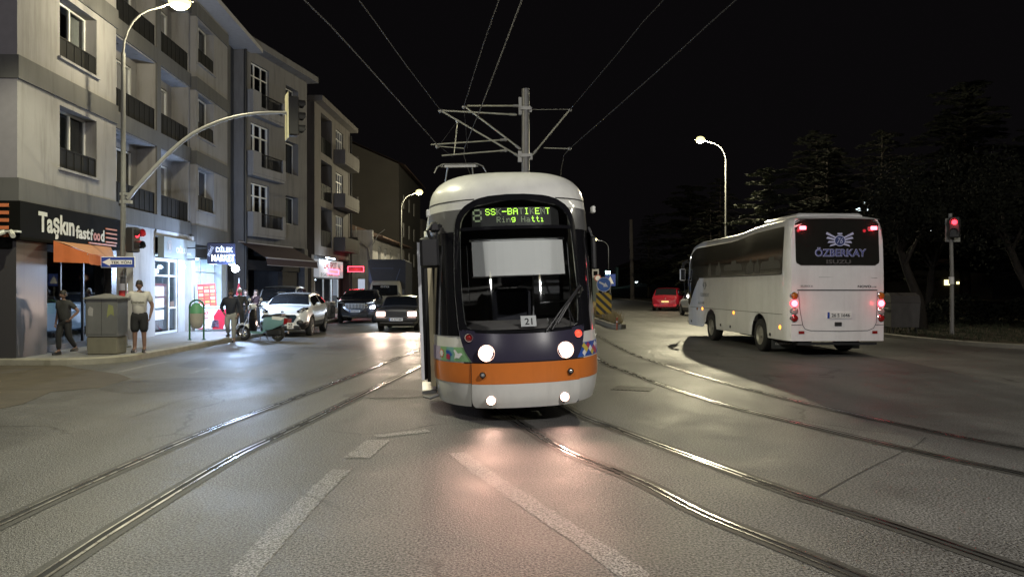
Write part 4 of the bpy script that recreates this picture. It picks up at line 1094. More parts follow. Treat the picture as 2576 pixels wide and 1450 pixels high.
mb = MB(); mb.box(8.6,9.4,.6,.9,.2,.75); mb.box(9.75,10.1,.372,.38,1.0,1.25); mb.build('stand', M('brown_stand', (.12,.08,.06), .6), sf)
mb = MB(); mb.box(8.3,10.9,1.7,1.75,.15,3.4); mb.build('back_wall', M('shop_backwall', (.30,.34,.38), .7), B1)
mb = MB(); mb.ell((9.9,.0,2.45),(.10,.10,.08)); o = mb.build('wall_lamp', 'coolwhite', None, smooth=50, loc=(-11.0,17.1,0), rz=B1.rotation_euler.z); tag(o, 'small round white lamp under the grey shop sign', 'lamp')
light('POINT', 'shop_lamp', (9.9,-.15,2.3), 5, (.6,.78,1), .1, B1); light('POINT', 'room_lamp', (9.4,1.0,2.4), 24, (.6,.78,1), .2, B1)
# market
MT['mwhite'] = M('market_white', (.55,.62,.68), .6)
mb = MB(); mb.box(11.3,11.36,.3,4,.14,2.9); mb.box(11.3,15.0,3.9,4.0,.14,3.2); mb.box(14.9,15.0,.3,4,.14,3.2); mb.box(11.3,15.0,.3,4.0,2.95,3.0); mb.box(14.3,14.9,.05,.5,.14,3.0)
mb.build('market_interior', 'mwhite', B1)
mb = MB(); mb.box(11.2,14.95,.0,.3,2.85,3.5); ms_ = mb.build('shop_sign', 'darkpanel', B1)
mb = MB()
for x in (11.3,12.6,14.2): mb.box(x,x+.06,.32,.38,.2,2.85)
mb.box(11.3,14.3,.31,.39,2.3,2.35); mb.box(12.66,13.2,.33,.37,1.1,1.15); sf = mb.build('shopfront', 'pvc', B1)
mb = MB(); mb.quad((11.36,.35,.2),(14.26,.35,.2),(14.26,.35,2.85),(11.36,.35,2.85)); mb.build('pane', 'shopglass', sf)
cols = [(.5,.08,.06),(.6,.5,.1),(.1,.3,.5),(.15,.4,.15),(.6,.6,.6),(.5,.25,.08)]
pm = [M('goods_%d' % i, c_, .6) for i, c_ in enumerate(cols)]
mb = MB(); sh = MB()
for z in (.5,1.0,1.5,2.0):
    sh.box(11.5,14.8,3.3,3.85,z-.04,z)
    x = 11.55
    while x < 14.6:
        w = random.uniform(.08,.2); h = random.uniform(.15,.35); mb.box(x,x+w,3.35,3.6,z,z+h,random.randrange(6)); x += w+.02
sh.build('shelf', 'pvc', B1); mb.build('goods', pm, B1)
mb = MB(); mb.box(11.6,14.6,1.0,1.12,2.86,2.93); mb.box(11.6,14.6,2.4,2.52,2.86,2.93); mb.build('ceiling_tube', 'coolwhite', B1)
light('AREA', 'market_tube', (13.0,1.6,2.8), 170, (.66,.82,1), (2.6,1.5), B1)
o = light('AREA', 'market_window_light', (12.9,.9,2.0), 70, (.62,.78,1), (2.4,1.4), B1, rot=(R(90),0,0))
# projecting market sign
msn = thing('market_sign', 'dark blue projecting sign reading MINI DILEK MARKET in white lit letters', 'sign', tuple(at(556, 637, 27.2)), R(12))
mb = MB(); mb.bbox(-.47,.47,-.02,.14,-.38,.38,.03); mb.build('board', M('sign_night', (.01,.012,.03), .4), msn)
MT['litletter'] = E('letter_lit', (.78,.85,1), 1.5)
text('lettering', 'DİLEK', .56, .23, 'litletter', msn, (.12,-.025,.16), bold=.006); text('lettering', 'MARKET', .76, .24, 'litletter', msn, (.07,-.025,-.16), bold=.006)
t = text('lettering', 'mini', .34, .13, M('letter_grey2', (.4,.4,.45), .5), msn, (-.36,-.025,.08), bold=.01); t.rotation_euler = (0, R(-65), 0)
mb = MB(); mb.tube([(-.47,.06,.2),(-1.2,.5,.2)], .02); mb.tube([(-.47,.06,-.2),(-1.2,.5,-.2)], .02); mb.build('bracket', 'black', msn)
mb = MB(); mb.ell((0,0,0),(.13,.13,.13)); mb.tube([(-.08,0,.1),(-.6,.2,.3)], .015)
gl = mb.build('globe_lamp', E('globe_lit', (.80,.90,1), 40), None, smooth=60, loc=tuple(at(592, 675, 27.6))); tag(gl, 'glaring white globe lamp below the market sign', 'lamp')
light('POINT', 'globe_light', tuple(at(600, 678, 27.1)), 640, (.50,.68,1), .16)
light('POINT', 'front_light', tuple(at(535, 665, 27.4)), 130, (.50,.68,1), .2)

# ---- building 2
B2 = thing('apartment_building', 'grey apartment block with U shaped white balconies above a dark burgundy awning', 'building', (-11.89, 34.07, 0), math.atan2(1, .187))
mb = MB(); H2 = [4.15+2.72*k for k in range(3)]; hl = []
for z in H2: hl += [(.62,2.29,z+.12,z+2.35,.14), (3.95,5.3,z+.55 if z > 4.5 else z+.75,z+2.15,.35)]
wall_holes(mb, 0, 6.29, 3.75, 12.45, hl, 0, .14); 
mb.quad((0,0,0),(0,12,0),(0,12,12.45),(0,0,12.45)); mb.quad((6.29,0,0),(6.29,12,0),(6.29,12,12.45),(6.29,0,12.45)); mb.box(5.95,6.32,-.04,1,.1,3.75); mb.box(-.02,.3,-.04,1,.1,3.75)
mb.build('wall', 'b2wall', B2)
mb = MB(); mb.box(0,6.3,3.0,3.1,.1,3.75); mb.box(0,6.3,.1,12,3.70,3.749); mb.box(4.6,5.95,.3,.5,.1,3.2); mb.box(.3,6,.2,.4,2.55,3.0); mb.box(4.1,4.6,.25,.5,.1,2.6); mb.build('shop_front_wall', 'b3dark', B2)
mb = MB(); mb.box(-.5,6.5,-.55,12.4,12.45,12.75); mb.build('eaves', 'b2wall', B2)
mb = MB(); mb.add([(-.5,-.55,12.75),(6.5,-.55,12.75),(6.5,12.4,12.75),(-.5,12.4,12.75),(-.5,6,14.9),(6.5,6,14.9)], [(0,1,5,4),(2,3,4,5),(1,2,5),(3,0,4)]); mb.build('roof', 'roof', B2)
for i, z in enumerate(H2):
    window(B2, .64, 2.27, z+.14, z+2.33, .08, (.24,.62), .74, 0)
    window(B2, 3.97, 5.28, (z+.57 if z > 4.5 else z+.77), z+2.13, .28, (.35,), None, 3 if i == 0 else 2)
    b = MB(); b.box(.2,3.25,-.33,0,z-.12,z+.0); b.box(.2,3.25,-.36,-.26,z+.0,z+.33); b.box(.2,.92,-.36,-.26,z+.33,z+.98); b.box(2.95,3.25,-.36,-.26,z+.33,z+.98)
    b.box(.2,.3,-.26,0,z,z+.98); b.box(3.15,3.25,-.26,0,z,z+.98); bo = b.build('balcony', 'b2light', B2)
    railing(bo, .92, 2.95, z+.33, z+.95, -.33, False)
mb = MB(); mb.tube([(.05,-.08,0),(.05,-.08,12.3)], .07); mb.build('downpipe', 'black', B2)
aw = thing('awning', 'long burgundy awning with pale edge lines over the closed shop behind the white car', 'awning', (-11.89,34.07,0), B2.rotation_euler.z)
mb = MB(); rows = [[(x, y, z) for x in (-.5,1.5,3.0,4.6)] for y, z in ((-.05,3.72),(-.7,3.40),(-1.35,3.02),(-1.4,2.72))]
mb.loft(rows, closed=False); mb.add([(4.6,-.05,3.72),(4.6,-1.35,3.02),(4.6,-1.4,2.72),(4.6,-.05,3.2)], [(0,1,2,3)])
mb.build('canopy', M('burgundy_cloth', (.035,.018,.028), .8), aw)
mb = MB(); mb.tube([(-.5,-1.37,3.03),(4.6,-1.37,3.03)], .03); mb.tube([(-.5,-1.41,2.71),(4.6,-1.41,2.71)], .012); mb.tube([(-.5,-.05,3.74),(4.6,-.05,3.74)], .03); mb.build('edge_line', M('piping_grey', (.40,.38,.42), .6), aw)
# ---- building 3 (several blocks, recessed balconies)
B3 = thing('apartment_building', 'brown grey apartment block with recessed balconies beside the red neon sign', 'building', (-11.15, 40.3, 0), math.atan2(1, .02))
H3 = [4.15+2.72*k for k in range(3)]
mb = MB(); hl = []
for z in H3: hl += [(4.25,6.75,z+.0,z+2.3,.9)]
wall_holes(mb, 2.9, 7.0, 3.6, 12.2, hl, .0, .9); wall_holes(mb, 0, 2.9, 3.6, 12.0, [(1.0,2.3,z,z+2.2,.8) for z in H3], .9, .8); mb.quad((2.9,0,3.6),(2.9,.9,3.6),(2.9,.9,12.2),(2.9,0,12.2))
hl = [(8.2,10.1,z+.1,z+2.2,.15) for z in H3]
wall_holes(mb, 7.0, 12.0, 3.6, 12.3, hl, .12, .15); mb.quad((12,.12,0),(12,12,0),(12,12,12.3),(12,.12,12.3)); mb.box(2.3,2.75,.0,.6,.1,3.6); mb.box(8.4,8.8,.1,.6,.1,3.6)
mb.build('wall', 'b3wall', B3)
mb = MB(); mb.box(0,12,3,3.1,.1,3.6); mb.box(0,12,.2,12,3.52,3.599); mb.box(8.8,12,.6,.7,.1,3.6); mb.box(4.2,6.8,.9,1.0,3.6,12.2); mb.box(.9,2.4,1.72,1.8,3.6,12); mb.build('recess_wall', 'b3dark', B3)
for y0_, xa, xb, zz in ((.0,2.7,7.1,12.2),(.9,-.2,2.7,12.0),(.12,7.1,12.3,12.3)):
    mb = MB(); mb.box(xa,xb,y0_-.5,12,zz,zz+.3); mb.build('eaves', 'b3wall', B3)
for i, z in enumerate(H3):
    window(B3, 8.22, 10.08, z+.12, z+2.18, .2, (.4,.7), .72, 0)
    b = MB(); b.box(7.6,11.6,-.6,.1,z-.12,z+.0); b.box(7.6,11.6,-.62,-.54,z,z+.75); b.box(7.6,7.7,-.54,.1,z,z+.75); b.box(11.5,11.6,-.54,.1,z,z+1.0)
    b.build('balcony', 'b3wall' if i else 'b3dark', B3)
    railing(B3, 4.25, 6.75, z, z+.95, .05, True); railing(B3, 1.0, 2.3, z, z+.95, .95, True)
mb = MB(); mb.tube([(11.9,.0,0),(11.9,.0,12)], .06); mb.build('downpipe', 'black', B3)
mb = MB(); mb.box(5.0,5.5,.35,.38,6.95,7.65); mb.build('hanging_towel', M('towel', (.35,.45,.42), .9), B3)
# spot shop
mb = MB(); mb.box(2.78,8.3,-.30,.1,2.35,3.35); ss = mb.build('shop_sign', E('sign_face', (.80,.85,.95), .25, base=(.45,.45,.47)), B3)
text('lettering', 'ZAL SPOT', 2.9, .42, M('letter_dkred', (.30,.02,.02), .5), ss, (5.2,-.31,3.05), bold=.008); text('lettering', 'hk', .6, .34, 'ink', ss, (7.4,-.31,3.02))
text('lettering', '0 542 620', 2.6, .2, M('letter_grey3', (.2,.22,.24), .5), ss, (4.4,-.31,2.50), bold=.01)
mb = MB()
for (a, b, c_, d) in ((4.6,7.1,2.86,2.81),(4.6,7.1,2.60,2.55)): mb.box(a,b,-.36,-.32,d,c_)
mb.box(4.6,4.66,-.36,-.32,2.55,2.86); mb.box(7.04,7.1,-.36,-.32,2.55,2.86); mb.build('neon_frame', E('neon_pink', (1,.08,.16), 6), ss)
mb = MB(); mb.box(2.8,8.3,-.02,.04,.15,.5)
for x in (2.8,4.7,6.6,8.2): mb.box(x,x+.08,-.03,.04,.5,2.35)
mb.box(2.8,8.3,-.05,.05,2.28,2.35); sf = mb.build('shopfront', 'pvc', B3)
mb = MB(); mb.quad((2.85,.01,.5),(8.2,.01,.5),(8.2,.01,2.28),(2.85,.01,2.28)); mb.build('pane', 'shopglass', sf)
mb = MB(); mb.box(2.8,8.3,2.6,2.7,.1,3.5); mb.build('back_wall', M('spot_wall', (.35,.42,.42), .8), B3)
mb = MB()
for k in range(9):
    x = 3.0+k*.58; h = random.uniform(.4,1.1); mb.bbox(x,x+.45,.6+random.random()*.6,1.6,.15,.15+h,.02,mi=k % 6)
mb.build('goods', pm, B3)
mb = MB(); mb.box(3.4,5.4,-.55,-.48,3.42,3.47); mb.build('sign_tube', 'coolwhite', B3); light('POINT', 'sign_tube_light', (4.2,-.75,3.3), 45, (.8,.9,1), .1, B3)
light('AREA', 'spot_room', (5.4,1.3,2.9), 170, (.82,.92,1), (3,1.5), B3)
mb = MB(); mb.box(3.8,6.8,1.0,1.1,2.2,2.26); mb.build('ceiling_tube', 'coolwhite', B3)
ns = thing('neon_sign', 'red neon framed sign hanging out from the brown building', 'sign', tuple(at(895, 676.5, 50.5)), R(6))
mb = MB(); mb.box(-.50,.50,0,.08,-.17,.17); mb.build('board', M('neon_board', (.05,.004,.008), .5), ns)
mb = MB()
for (a,b,c_,d) in ((-.52,.52,.15,.18),(-.52,.52,-.18,-.15),(-.52,-.485,-.15,.15),(.485,.52,-.15,.15)): mb.box(a,b,-.03,-.005,c_,d)
mb.build('neon_tube', E('neon_red', (1,.04,.07), 9), ns)
mb = MB()
for k in range(11): mb.box(-.42+k*.075,-.37+k*.075,-.012,-.004,-.06,.06)
mb.build('letter_row', E('neon_faint', (1,.03,.05), .5, base=(.2,.01,.01)), ns); mb = MB(); mb.tube([(-.5,.04,.1),(-1.0,.05,.2)], .02); mb.build('bracket', 'black', ns)
light('POINT', 'neon_glow', tuple(at(895, 676, 50.1)), 14, (1,.05,.08), .2)
mb = MB(); mb.box(-.22,.22,0,.1,-.55,.55); o = mb.build('vending_window', E('vending_lit', (.6,.75,.9), .45, base=(.3,.4,.5)), None, loc=tuple(at(909, 722, 51.5))); tag(o, 'tall narrow lit display window beside the white house', 'display window')
# ---- low white house and tall dark building behind
B4 = thing('house', 'low two storey white house with tiled roof standing past the neon sign', 'house', (-10.15, 56, 0), math.atan2(1, .003))
mb = MB(); wall_holes(mb, 0, 16, 0, 5.6, [(2.2,3.4,3.3,4.9,.2),(5.0,6.4,3.3,4.9,.2),(8.0,9.2,3.3,4.9,.2),(12,13.2,3.3,4.9,.2)], 0, .2); mb.quad((0,0,0),(0,1.65,0),(0,1.65,5.95),(0,0,5.95)); mb.quad((0,0,5.6),(.25,0,5.6),(.25,0,5.95),(0,0,5.95)); mb.quad((16,0,0),(16,8,0),(16,8,5.6),(16,0,5.6)); mb.box(0,.2,1.65,6,0,5.2)
mb.build('wall', 'whitewall', B4)
for a, b in ((2.2,3.4),(5.0,6.4),(8.0,9.2),(12,13.2)): window(B4, a+.02, b-.02, 3.32, 4.88, .1, (.5,), None, 2)
mb = MB(); mb.add([(.3,-.7,5.55),(16.5,-.7,5.55),(16.5,8,5.55),(.3,8,5.55),(3,3.5,7.1),(14,3.5,7.1),(.3,-.7,5.45),(16.5,-.7,5.45),(16.5,8,5.45),(.3,8,5.45)], [(0,1,5,4),(1,2,5),(2,3,4,5),(3,0,4),(0,6,7,1),(6,7,8,9),(0,6,9,3)]); mb.build('roof', 'roof', B4)
mb = MB(); mb.tube([(-.15,1.2,6.2),(-.1,1.15,5.4),(-.02,.3,4.6),(-.05,.1,3.4)], .03); mb.tube([(-.1,0,4.8),(-.05,-.4,5.6),(0,-.9,6.0)], .03); mb.build('cable', 'galv', B4)
B5 = thing('apartment_building', 'tall dark apartment block with pitched roof beyond the white house', 'building', (-10.75, 73, 0), R(90))
mb = MB(); wall_holes(mb, 0, 17, 0, 13.5, [(3+4*i,4.4+4*i,4+2.8*j,5.5+2.8*j,.2) for i in range(3) for j in range(3)], 0, .2); mb.add([(0,0,0),(0,12,0),(0,12,13.5),(0,4.8,15.6),(0,0,13.5)], [(0,1,2,3,4)]); mb.quad((17,0,0),(17,12,0),(17,12,13.5),(17,0,13.5))
mb.build('wall', 'farwall', B5)
for i in range(3):
    for j in range(3): window(B5, 3.02+4*i, 4.38+4*i, 4.02+2.8*j, 5.48+2.8*j, .12, (.5,), None, (i+j) % 3)
mb = MB(); mb.loft([[(-.3,-.6,13.4),(-.3,4.8,15.8),(-.3,12.4,13.4)],[(17.3,-.6,13.4),(17.3,4.8,15.8),(17.3,12.4,13.4)]], closed=False); mb.loft([[(-.3,-.6,13.3),(-.3,-.6,13.45)],[(17.3,-.6,13.3),(17.3,-.6,13.45)]], closed=False); mb.build('roof', 'roof', B5)
B6 = thing('apartment_building', 'distant dark building with yellow lit street face at the end of the street', 'building', (-10.7, 92, 0), R(86))
mb = MB(); wall_holes(mb, 0, 22, 0, 10, [(2+3.5*i,3.3+3.5*i,3.6+2.8*j,5+2.8*j,.2) for i in range(5) for j in range(2)], 0, .2); mb.quad((0,0,0),(0,10,0),(0,10,10),(0,0,10)); mb.quad((0,0,10),(22,0,10),(22,10,10),(0,10,10)); mb.build('wall', 'b3wall', B6)
for i in range(5):
    for j in range(2): window(B6, 2.02+3.5*i, 3.28+3.5*i, 3.62+2.8*j, 4.98+2.8*j, .12, (.5,), None, 0)

# ------------------------------------------------------------ street lamps
MT['lamppole'] = M('lamp_pole_paint', (.17,.17,.165), .7, spec=.2)
def street_lamp(label, loc, rz, h=9.0, reach=1.7, power=3500, col=(1,.92,.62), lit=1.5, cut=0):
    t = thing('street_lamp', label, 'street lamp', loc, rz, 'street lamps along the road')
    mb = MB(); hb = h-1.4
    mb.tube([(0,0,0),(0,0,.9),(0,0,.92),(0,0,hb)], [.11,.10,.075,.055], 12); mb.cyl((0,0,0),(0,0,.04), .2, n=12)
    pl = mb.build('pole', 'lamppole', t, smooth=40)
    mb = MB(); mb.tube([(0,0,hb)] + [(reach*.62*(1-math.cos(a)), 0, hb+1.2*math.sin(a)) for a in (R(15),R(30),R(45),R(60),R(75))] + [(reach*.7,0,h-.14),(reach-.2,0,h-.04)], .03, 10); mb.build('arm', 'lamppole', t, smooth=50)
    mb = MB(); rows = []
    for x, w, zt in ((-.28,.05,.04),(-.2,.1,.09),(0,.15,.12),(.2,.15,.11),(.34,.09,.06),(.38,.02,.02)):
        rows.append([(reach+x, -w, h), (reach+x, -w*.7, h+zt), (reach+x, w*.7, h+zt), (reach+x, w, h)])
    mb.loft(rows, cap=True); hd = mb.build('lamp_head', 'galv', t, smooth=50)
    mb = MB(); mb.ell((reach+.03,0,h-.01), (.29,.25,.21)); mb.build('lamp_bowl', E('bowl_lit', (1,.86,.38), lit), hd, smooth=60)
    if cut: light('SPOT', 'lamp_light', (reach+.03, 0, h-.32), power, col, .12, t, (0,0,0), R(cut), .22)
    elif power: light('POINT', 'lamp_light', (reach+.03, 0, h-.32), power, col, .16, t)
    return t
YEL = (1.0, .90, .60); PALE = (1.0, .96, .84)
p = at(445, 5, 19.6)
street_lamp('curved arm street lamp glaring at the top of the picture above the fast food shop', (-10.26, 20.3, .15), R(4), 9.15, 1.42, 650, YEL)
street_lamp('street lamp with glaring yellow head rising behind the coach', (13.35, 48, .1), R(176), 10.9, 1.55, 6500, YEL)
street_lamp('more distant lit street lamp just left of the tram roof', (-8.5, 59, .15), R(4), 8.95, 1.35, 1500, YEL)
street_lamp('tiny faraway street lamp in the dark right of the tram', (14.2, 113, .0), R(184), 8.9, 2.0, 400, PALE, 6)
street_lamp('street lamp behind the viewer on the left side of the road', (-8.0, -4.5, .0), R(10), 9.5, 3.0, 1700, (1,.97,.95))
street_lamp('street lamp just outside the left edge of the picture in the side street', (-9.35, 13.3, .0), R(0), 9.5, 3.2, 2300, (1,.97,.68), cut=140)
street_lamp('street lamp behind the viewer on the right side of the road', (9.5, -2.5, .0), R(170), 9.5, 2.2, 4300, (1,.96,.91))
street_lamp('tall street lamp on the dark verge out of sight to the right', (21, 17, .1), R(185), 9.5, 2.2, 700, (1,.94,.74))  # unseen lamp added for fill light from the right

# mast arm with traffic signal on the first lamp pole
def signal_head(mb, c, n=3, w=.30, d=.28, pitch=.33):
    x, y, z = c
    mb.bbox(x-w/2, x+w/2, y-d/2, y+d/2, z-n*pitch/2-.02, z+n*pitch/2+.02, .03)
    for k in range(n):
        zc = z + (k-(n-1)/2)*pitch
        rows = []
        for r_, yy in ((.125,-d/2),(.13,-d/2-.17)):
            rows.append([(x+r_*math.cos(R(a)), yy if a not in (-30,210) else yy+.05*(yy < -d/2), zc+r_*math.sin(R(a))) for a in range(-30, 211, 20)])
        mb.loft(rows, closed=False)
ms = thing('mast_arm_signal', 'traffic signal seen from behind on a long curved arm reaching over the street', 'traffic signal', (-10.26, 20.3, .15))
mb = MB(); X0 = -10.26; arm = [at(x, y, 20.3)-Vector((X0, 20.3, .15)) for x, y in ((321,500),(345,470),(380,432),(425,385),(480,340),(540,310),(600,292),(660,284),(722,283))]
mb.tube(crom(arm, 4), [.062-.024*k/32 for k in range(33)], 10); mb.build('arm', 'galv', ms, smooth=50)
mb = MB(); mb.box(-.07,.22,-.06,.06,arm[0].z-.12,arm[0].z-.04); mb.box(-.07,.22,-.06,.06,arm[0].z+.1,arm[0].z+.16); mb.build('clamp', 'galv', ms)
hc = at(737, 293, 20.3)-Vector((X0, 20.3, .15))
mb = MB(); signal_head(mb, (0,0,0)); mb.xform(Matrix.Translation(hc) @ Matrix.Rotation(R(115), 4, 'Z')); mb.build('signal_head', 'dark', ms, smooth=40)
mb = MB(); mb.box(-.26,.26,.02,.04,-.60,.60); mb.xform(Matrix.Translation(hc+Vector((-.13,.0,0))) @ Matrix.Rotation(R(115), 4, 'Z')); mb.build('backboard', M('backboard', (.50,.48,.32), .5), ms)
mb = MB(); mb.tube([hc+Vector((-.25,0,.10)), hc+Vector((.05,-.02,.10))], .05); mb.build('bracket', 'galv', ms)
def ped_signal(label, loc, rz, lens_x=-.06):
    t = thing('signal_box', label, 'traffic signal', loc, rz)
    mb = MB(); signal_head(mb, (0,0,0), 2, .30, .24, .31); mb.build('housing', 'black', t, smooth=40)
    mb = MB(); mb.cyl((0,-.125,.155),(0,-.13,.155), .095, n=20); mb.build('lens', 'redlamp', t)
    light('POINT', 'lens_glow', (0,-.25,.15), 1.5, (1,.05,.05), .05, t); return t
ped_signal('red lit signal box on the left lamp pole above the one way sign', tuple(at(334, 603, 20.1)), R(80))
sg_ = thing('one_way_sign', 'blue one way sign with white arrow reading TEK YON on the left lamp pole', 'sign', tuple(at(296.5, 659, 19.6)), R(2))
mb = MB(); mb.bbox(-.43,.43,0,.03,-.145,.145,.012); mb.build('plate', 'signwhite', sg_)
mb = MB(); mb.box(-.41,.41,-.004,0,-.125,.125); mb.build('field', 'navy', sg_)
mb = MB(); mb.add([(-.39,-.007,0),(-.19,-.007,-.10),(-.19,-.007,-.055),(.36,-.007,-.055),(.36,-.007,.055),(-.19,-.007,.055),(-.19,-.007,.10)], [tuple(range(7))]); mb.build('arrow', 'signwhite', sg_)
text('lettering', 'TEK YÖN', .50, .085, 'ink', sg_, (.08,-.008,0), bold=.012)
mb = MB(); mb.box(.02,.12,.03,.62,.06,.09); mb.box(.02,.12,.03,.62,-.09,-.06); mb.build('clamp', 'galv', sg_)
# small stickers and cable boxes on the pole
mb = MB(); mb.bbox(-.09,.09,-.17,-.10,1.85,2.2,.01); mb.build('switch_box', 'galv', bpy.data.objects['street_lamp'])
mb = MB(); mb.tube([(.10,-.1,.2),(.12,-.1,1.2),(.10,-.1,2.6),(.14,-.08,2.9)], .02); mb.build('cable_pipe', 'galv', bpy.data.objects['street_lamp'])
mb = MB(); mb.cyl((0,0,1.50),(0,0,1.68), .106, n=16); mb.cyl((0,0,1.32),(0,0,1.49), .1065, n=16, mi=1); mb.build('sticker', ['plate', M('sticker_red', (.5,.04,.04), .5)], bpy.data.objects['street_lamp'])
# right-hand signal post
tp = thing('traffic_light', 'slim white pole with red lit traffic light on the dark verge right of the coach', 'traffic light', (15.3, 26.75, .1), R(0))
mb = MB(); mb.tube([(-.0,0,0),(0,0,2.2),(-.06,0,4.2)], [.068,.062,.06], 12); mb.build('pole', M('pole_white', (.22,.215,.21), .6), tp, smooth=50)
mb = MB(); signal_head(mb, (0,0,0), 2, .32, .28, .34); mb.xform(Matrix.Translation((-.05,-.25,3.70)) @ Matrix.Rotation(R(-35), 4, 'Z')); mb.build('signal_head', 'black', tp, smooth=40)
mb = MB(); mb.box(-.24,.28,-.02,.0,3.22,4.02); mb.build('backboard', 'galv', tp)
mb = MB(); mb.cyl((-.13,-.38,3.87),(-.135,-.39,3.87), .085, n=20); mb.build('lens', 'redlamp', tp); light('POINT', 'lens_glow', (-.25,-.55,3.86), 5, (1,.05,.08), .05, tp)
mb = MB(); mb.cyl((-.02,0,1.75),(-.02,0,2.0), .088, n=16); mb.build('sticker', 'plate', tp)

# ------------------------------------------------------------ catenary
ct = thing('catenary_mast', 'grey steel catenary mast with tubular brackets on both sides behind the tram', 'catenary mast', (.43, 24.4, 0))
T = lambda x, y, dY=0: at(x, y, 24.4+dY) - Vector((.43, 24.4, 0))
mb = MB(); mb.tube([(0,0,0),(0,0,8.02),(0,0,8.03)], [.135,.118,.09], 16); mb.build('pole', M('mast_grey', (.25,.25,.255), .5, .3), ct, smooth=50)
mb = MB(); mb.box(-.16,.16,-.16,.16,7.33,7.44); mb.box(-.22,-.12,-.06,.06,7.2,7.75); mb.box(.12,.2,-.05,.05,7.28,7.44); mb.build('bracket_clamp', 'galv', ct); mb = MB(); mb.box(-.16,.16,-.16,.16,5.85,5.95); mb.box(-.24,-.12,-.06,.06,5.7,6.05); mb.box(.12,.22,-.05,.05,5.78,5.98); mb.build('bracket_clamp', 'galv', ct)
def br(name, pts, r=.028):
    mb = MB(); mb.tube([T(*p) for p in pts], r, 8); return mb.build(name, 'galv2', ct, smooth=50)
MT['galv2'] = M('bracket_tube', (.48,.48,.40), .45, .2)
br('bracket_tube', [(1175,266,.4),(1310,266,0)]); br('bracket_tube', [(1112,278,-.5),(1300,288.5,0)]); br('bracket_tube', [(1172,270,.4),(1310,375,0)]); br('bracket_tube', [(1112,280,-.5),(1306,393,0)])
br('bracket_tube', [(1084,363.5,.3),(1272,351,.1)], .024); br('bracket_tube', [(1112,391,-.5),(1272,378,-.1)], .024); br('drop_tube', [(1151,305,-.3),(1142,389,-.4)], .018); br('steady_arm', [(1104,368,.2),(1168,373,.2)], .015)
br('bracket_tube', [(1340,389,0),(1430,280,.3)]); br('steady_arm', [(1368,372,.1),(1432,374,.2)], .018); br('stay_wire', [(1325,276,0),(1432,275,.3)], .008)
for p in ((1108,279,-.5),(1167,269,.4),(1434,277,.3),(1100,369,.2),(1151,305,-.3),(1272,351,.1),(1272,378,-.1),(1433,374,.2)):
    c = T(*p); mb = MB(); mb.ell(c, (.07,.05,.06), 8, 5); mb.build('tube_joint', 'galv', ct, smooth=50)
for (a, b) in (((1290,266,0),(1304,266,0)),((1282,287.5,0),(1297,288.4,0)),((1297,366,0),(1308,374,0)),((1294,386,0),(1304,392,0)),((1258,352,.1),(1268,351.3,.1)),((1258,379,-.1),(1268,378.3,-.1)),((1343,385,0),(1350,377,0))):
    mb = MB(); mb.tube([T(*a), T(*b)], .045, 8); mb.build('insulator', 'galv', ct, smooth=50)
wires = []
def wire(label, pts, grp=None, r=.012, sag=.0):
    mb = MB(); mb.tube(crom(pts, 3), r, 5, cap=False)
    o = mb.build('overhead_wire', 'wirem', None); tag(o, label, 'wire', 'overhead tram wires'); return o
MT['wirem'] = M('copper_wire', (.055,.053,.055), .8)
MT['lamppole'] = M('lamp_pole_grey', (.20,.20,.195), .6)
def wp(x, y, z): Y = FP*(z-H)/(725.0-y); return Vector(((x-1288)/FP*Y, Y, z))
wire('overhead wire running to the upper left corner side, lowest of the left pair', [wp(300,-400,6.2), wp(765,0,6.15), wp(935,178,6.15), at(1104,368,24.6)])
wire('fainter upper overhead wire of the left pair', [wp(560,-430,7.6), wp(903,0,7.6), wp(1010,148,7.55), at(1108,277,23.9)])
wire('steep overhead wire left of the two above the tram, ending at the upper bracket', [wp(1440,-500,7.7), wp(1255,0,7.6), wp(1207,139,7.6), at(1167,267,24.8)])
wire('steep overhead wire right of the two above the tram, passing down to the steady arm', [wp(1500,-500,6.1), wp(1313,0,6.1), wp(1218,250,6.05), at(1168,373,24.6)])
wire('faint overhead wire of the right pair, the upper one', [wp(2150,-430,7.6), wp(1670,0,7.6), wp(1550,140,7.55), at(1434,276,24.7)])
wire('overhead wire of the right pair, the brighter lower one', [wp(2330,-400,6.1), wp(1852,0,6.1), wp(1640,192,6.1), at(1433,374,24.6)])
wire('thin overhead wire dipping behind the tram roof from the left bracket', [at(1168,373,24.6), at(1178,425,40), at(1230,560,80)])
wire('thin overhead wire dipping behind the tram roof on the right', [at(1433,374,24.6), at(1412,425,40), at(1400,560,80)])
mb = MB(); mb.tube([at(1151,305,24.1), at(1109,360,24.3)], .007, 4); mb.tube([at(1167,267,24.8), at(1176,373,24.7)], .007, 4); mb.tube([at(1106,368,24.5), at(1140,395,24.0)], .006, 4)
o = mb.build('dropper_wire', 'wirem', ct); o.matrix_parent_inverse = Matrix.Translation((-.43,-24.4,0))
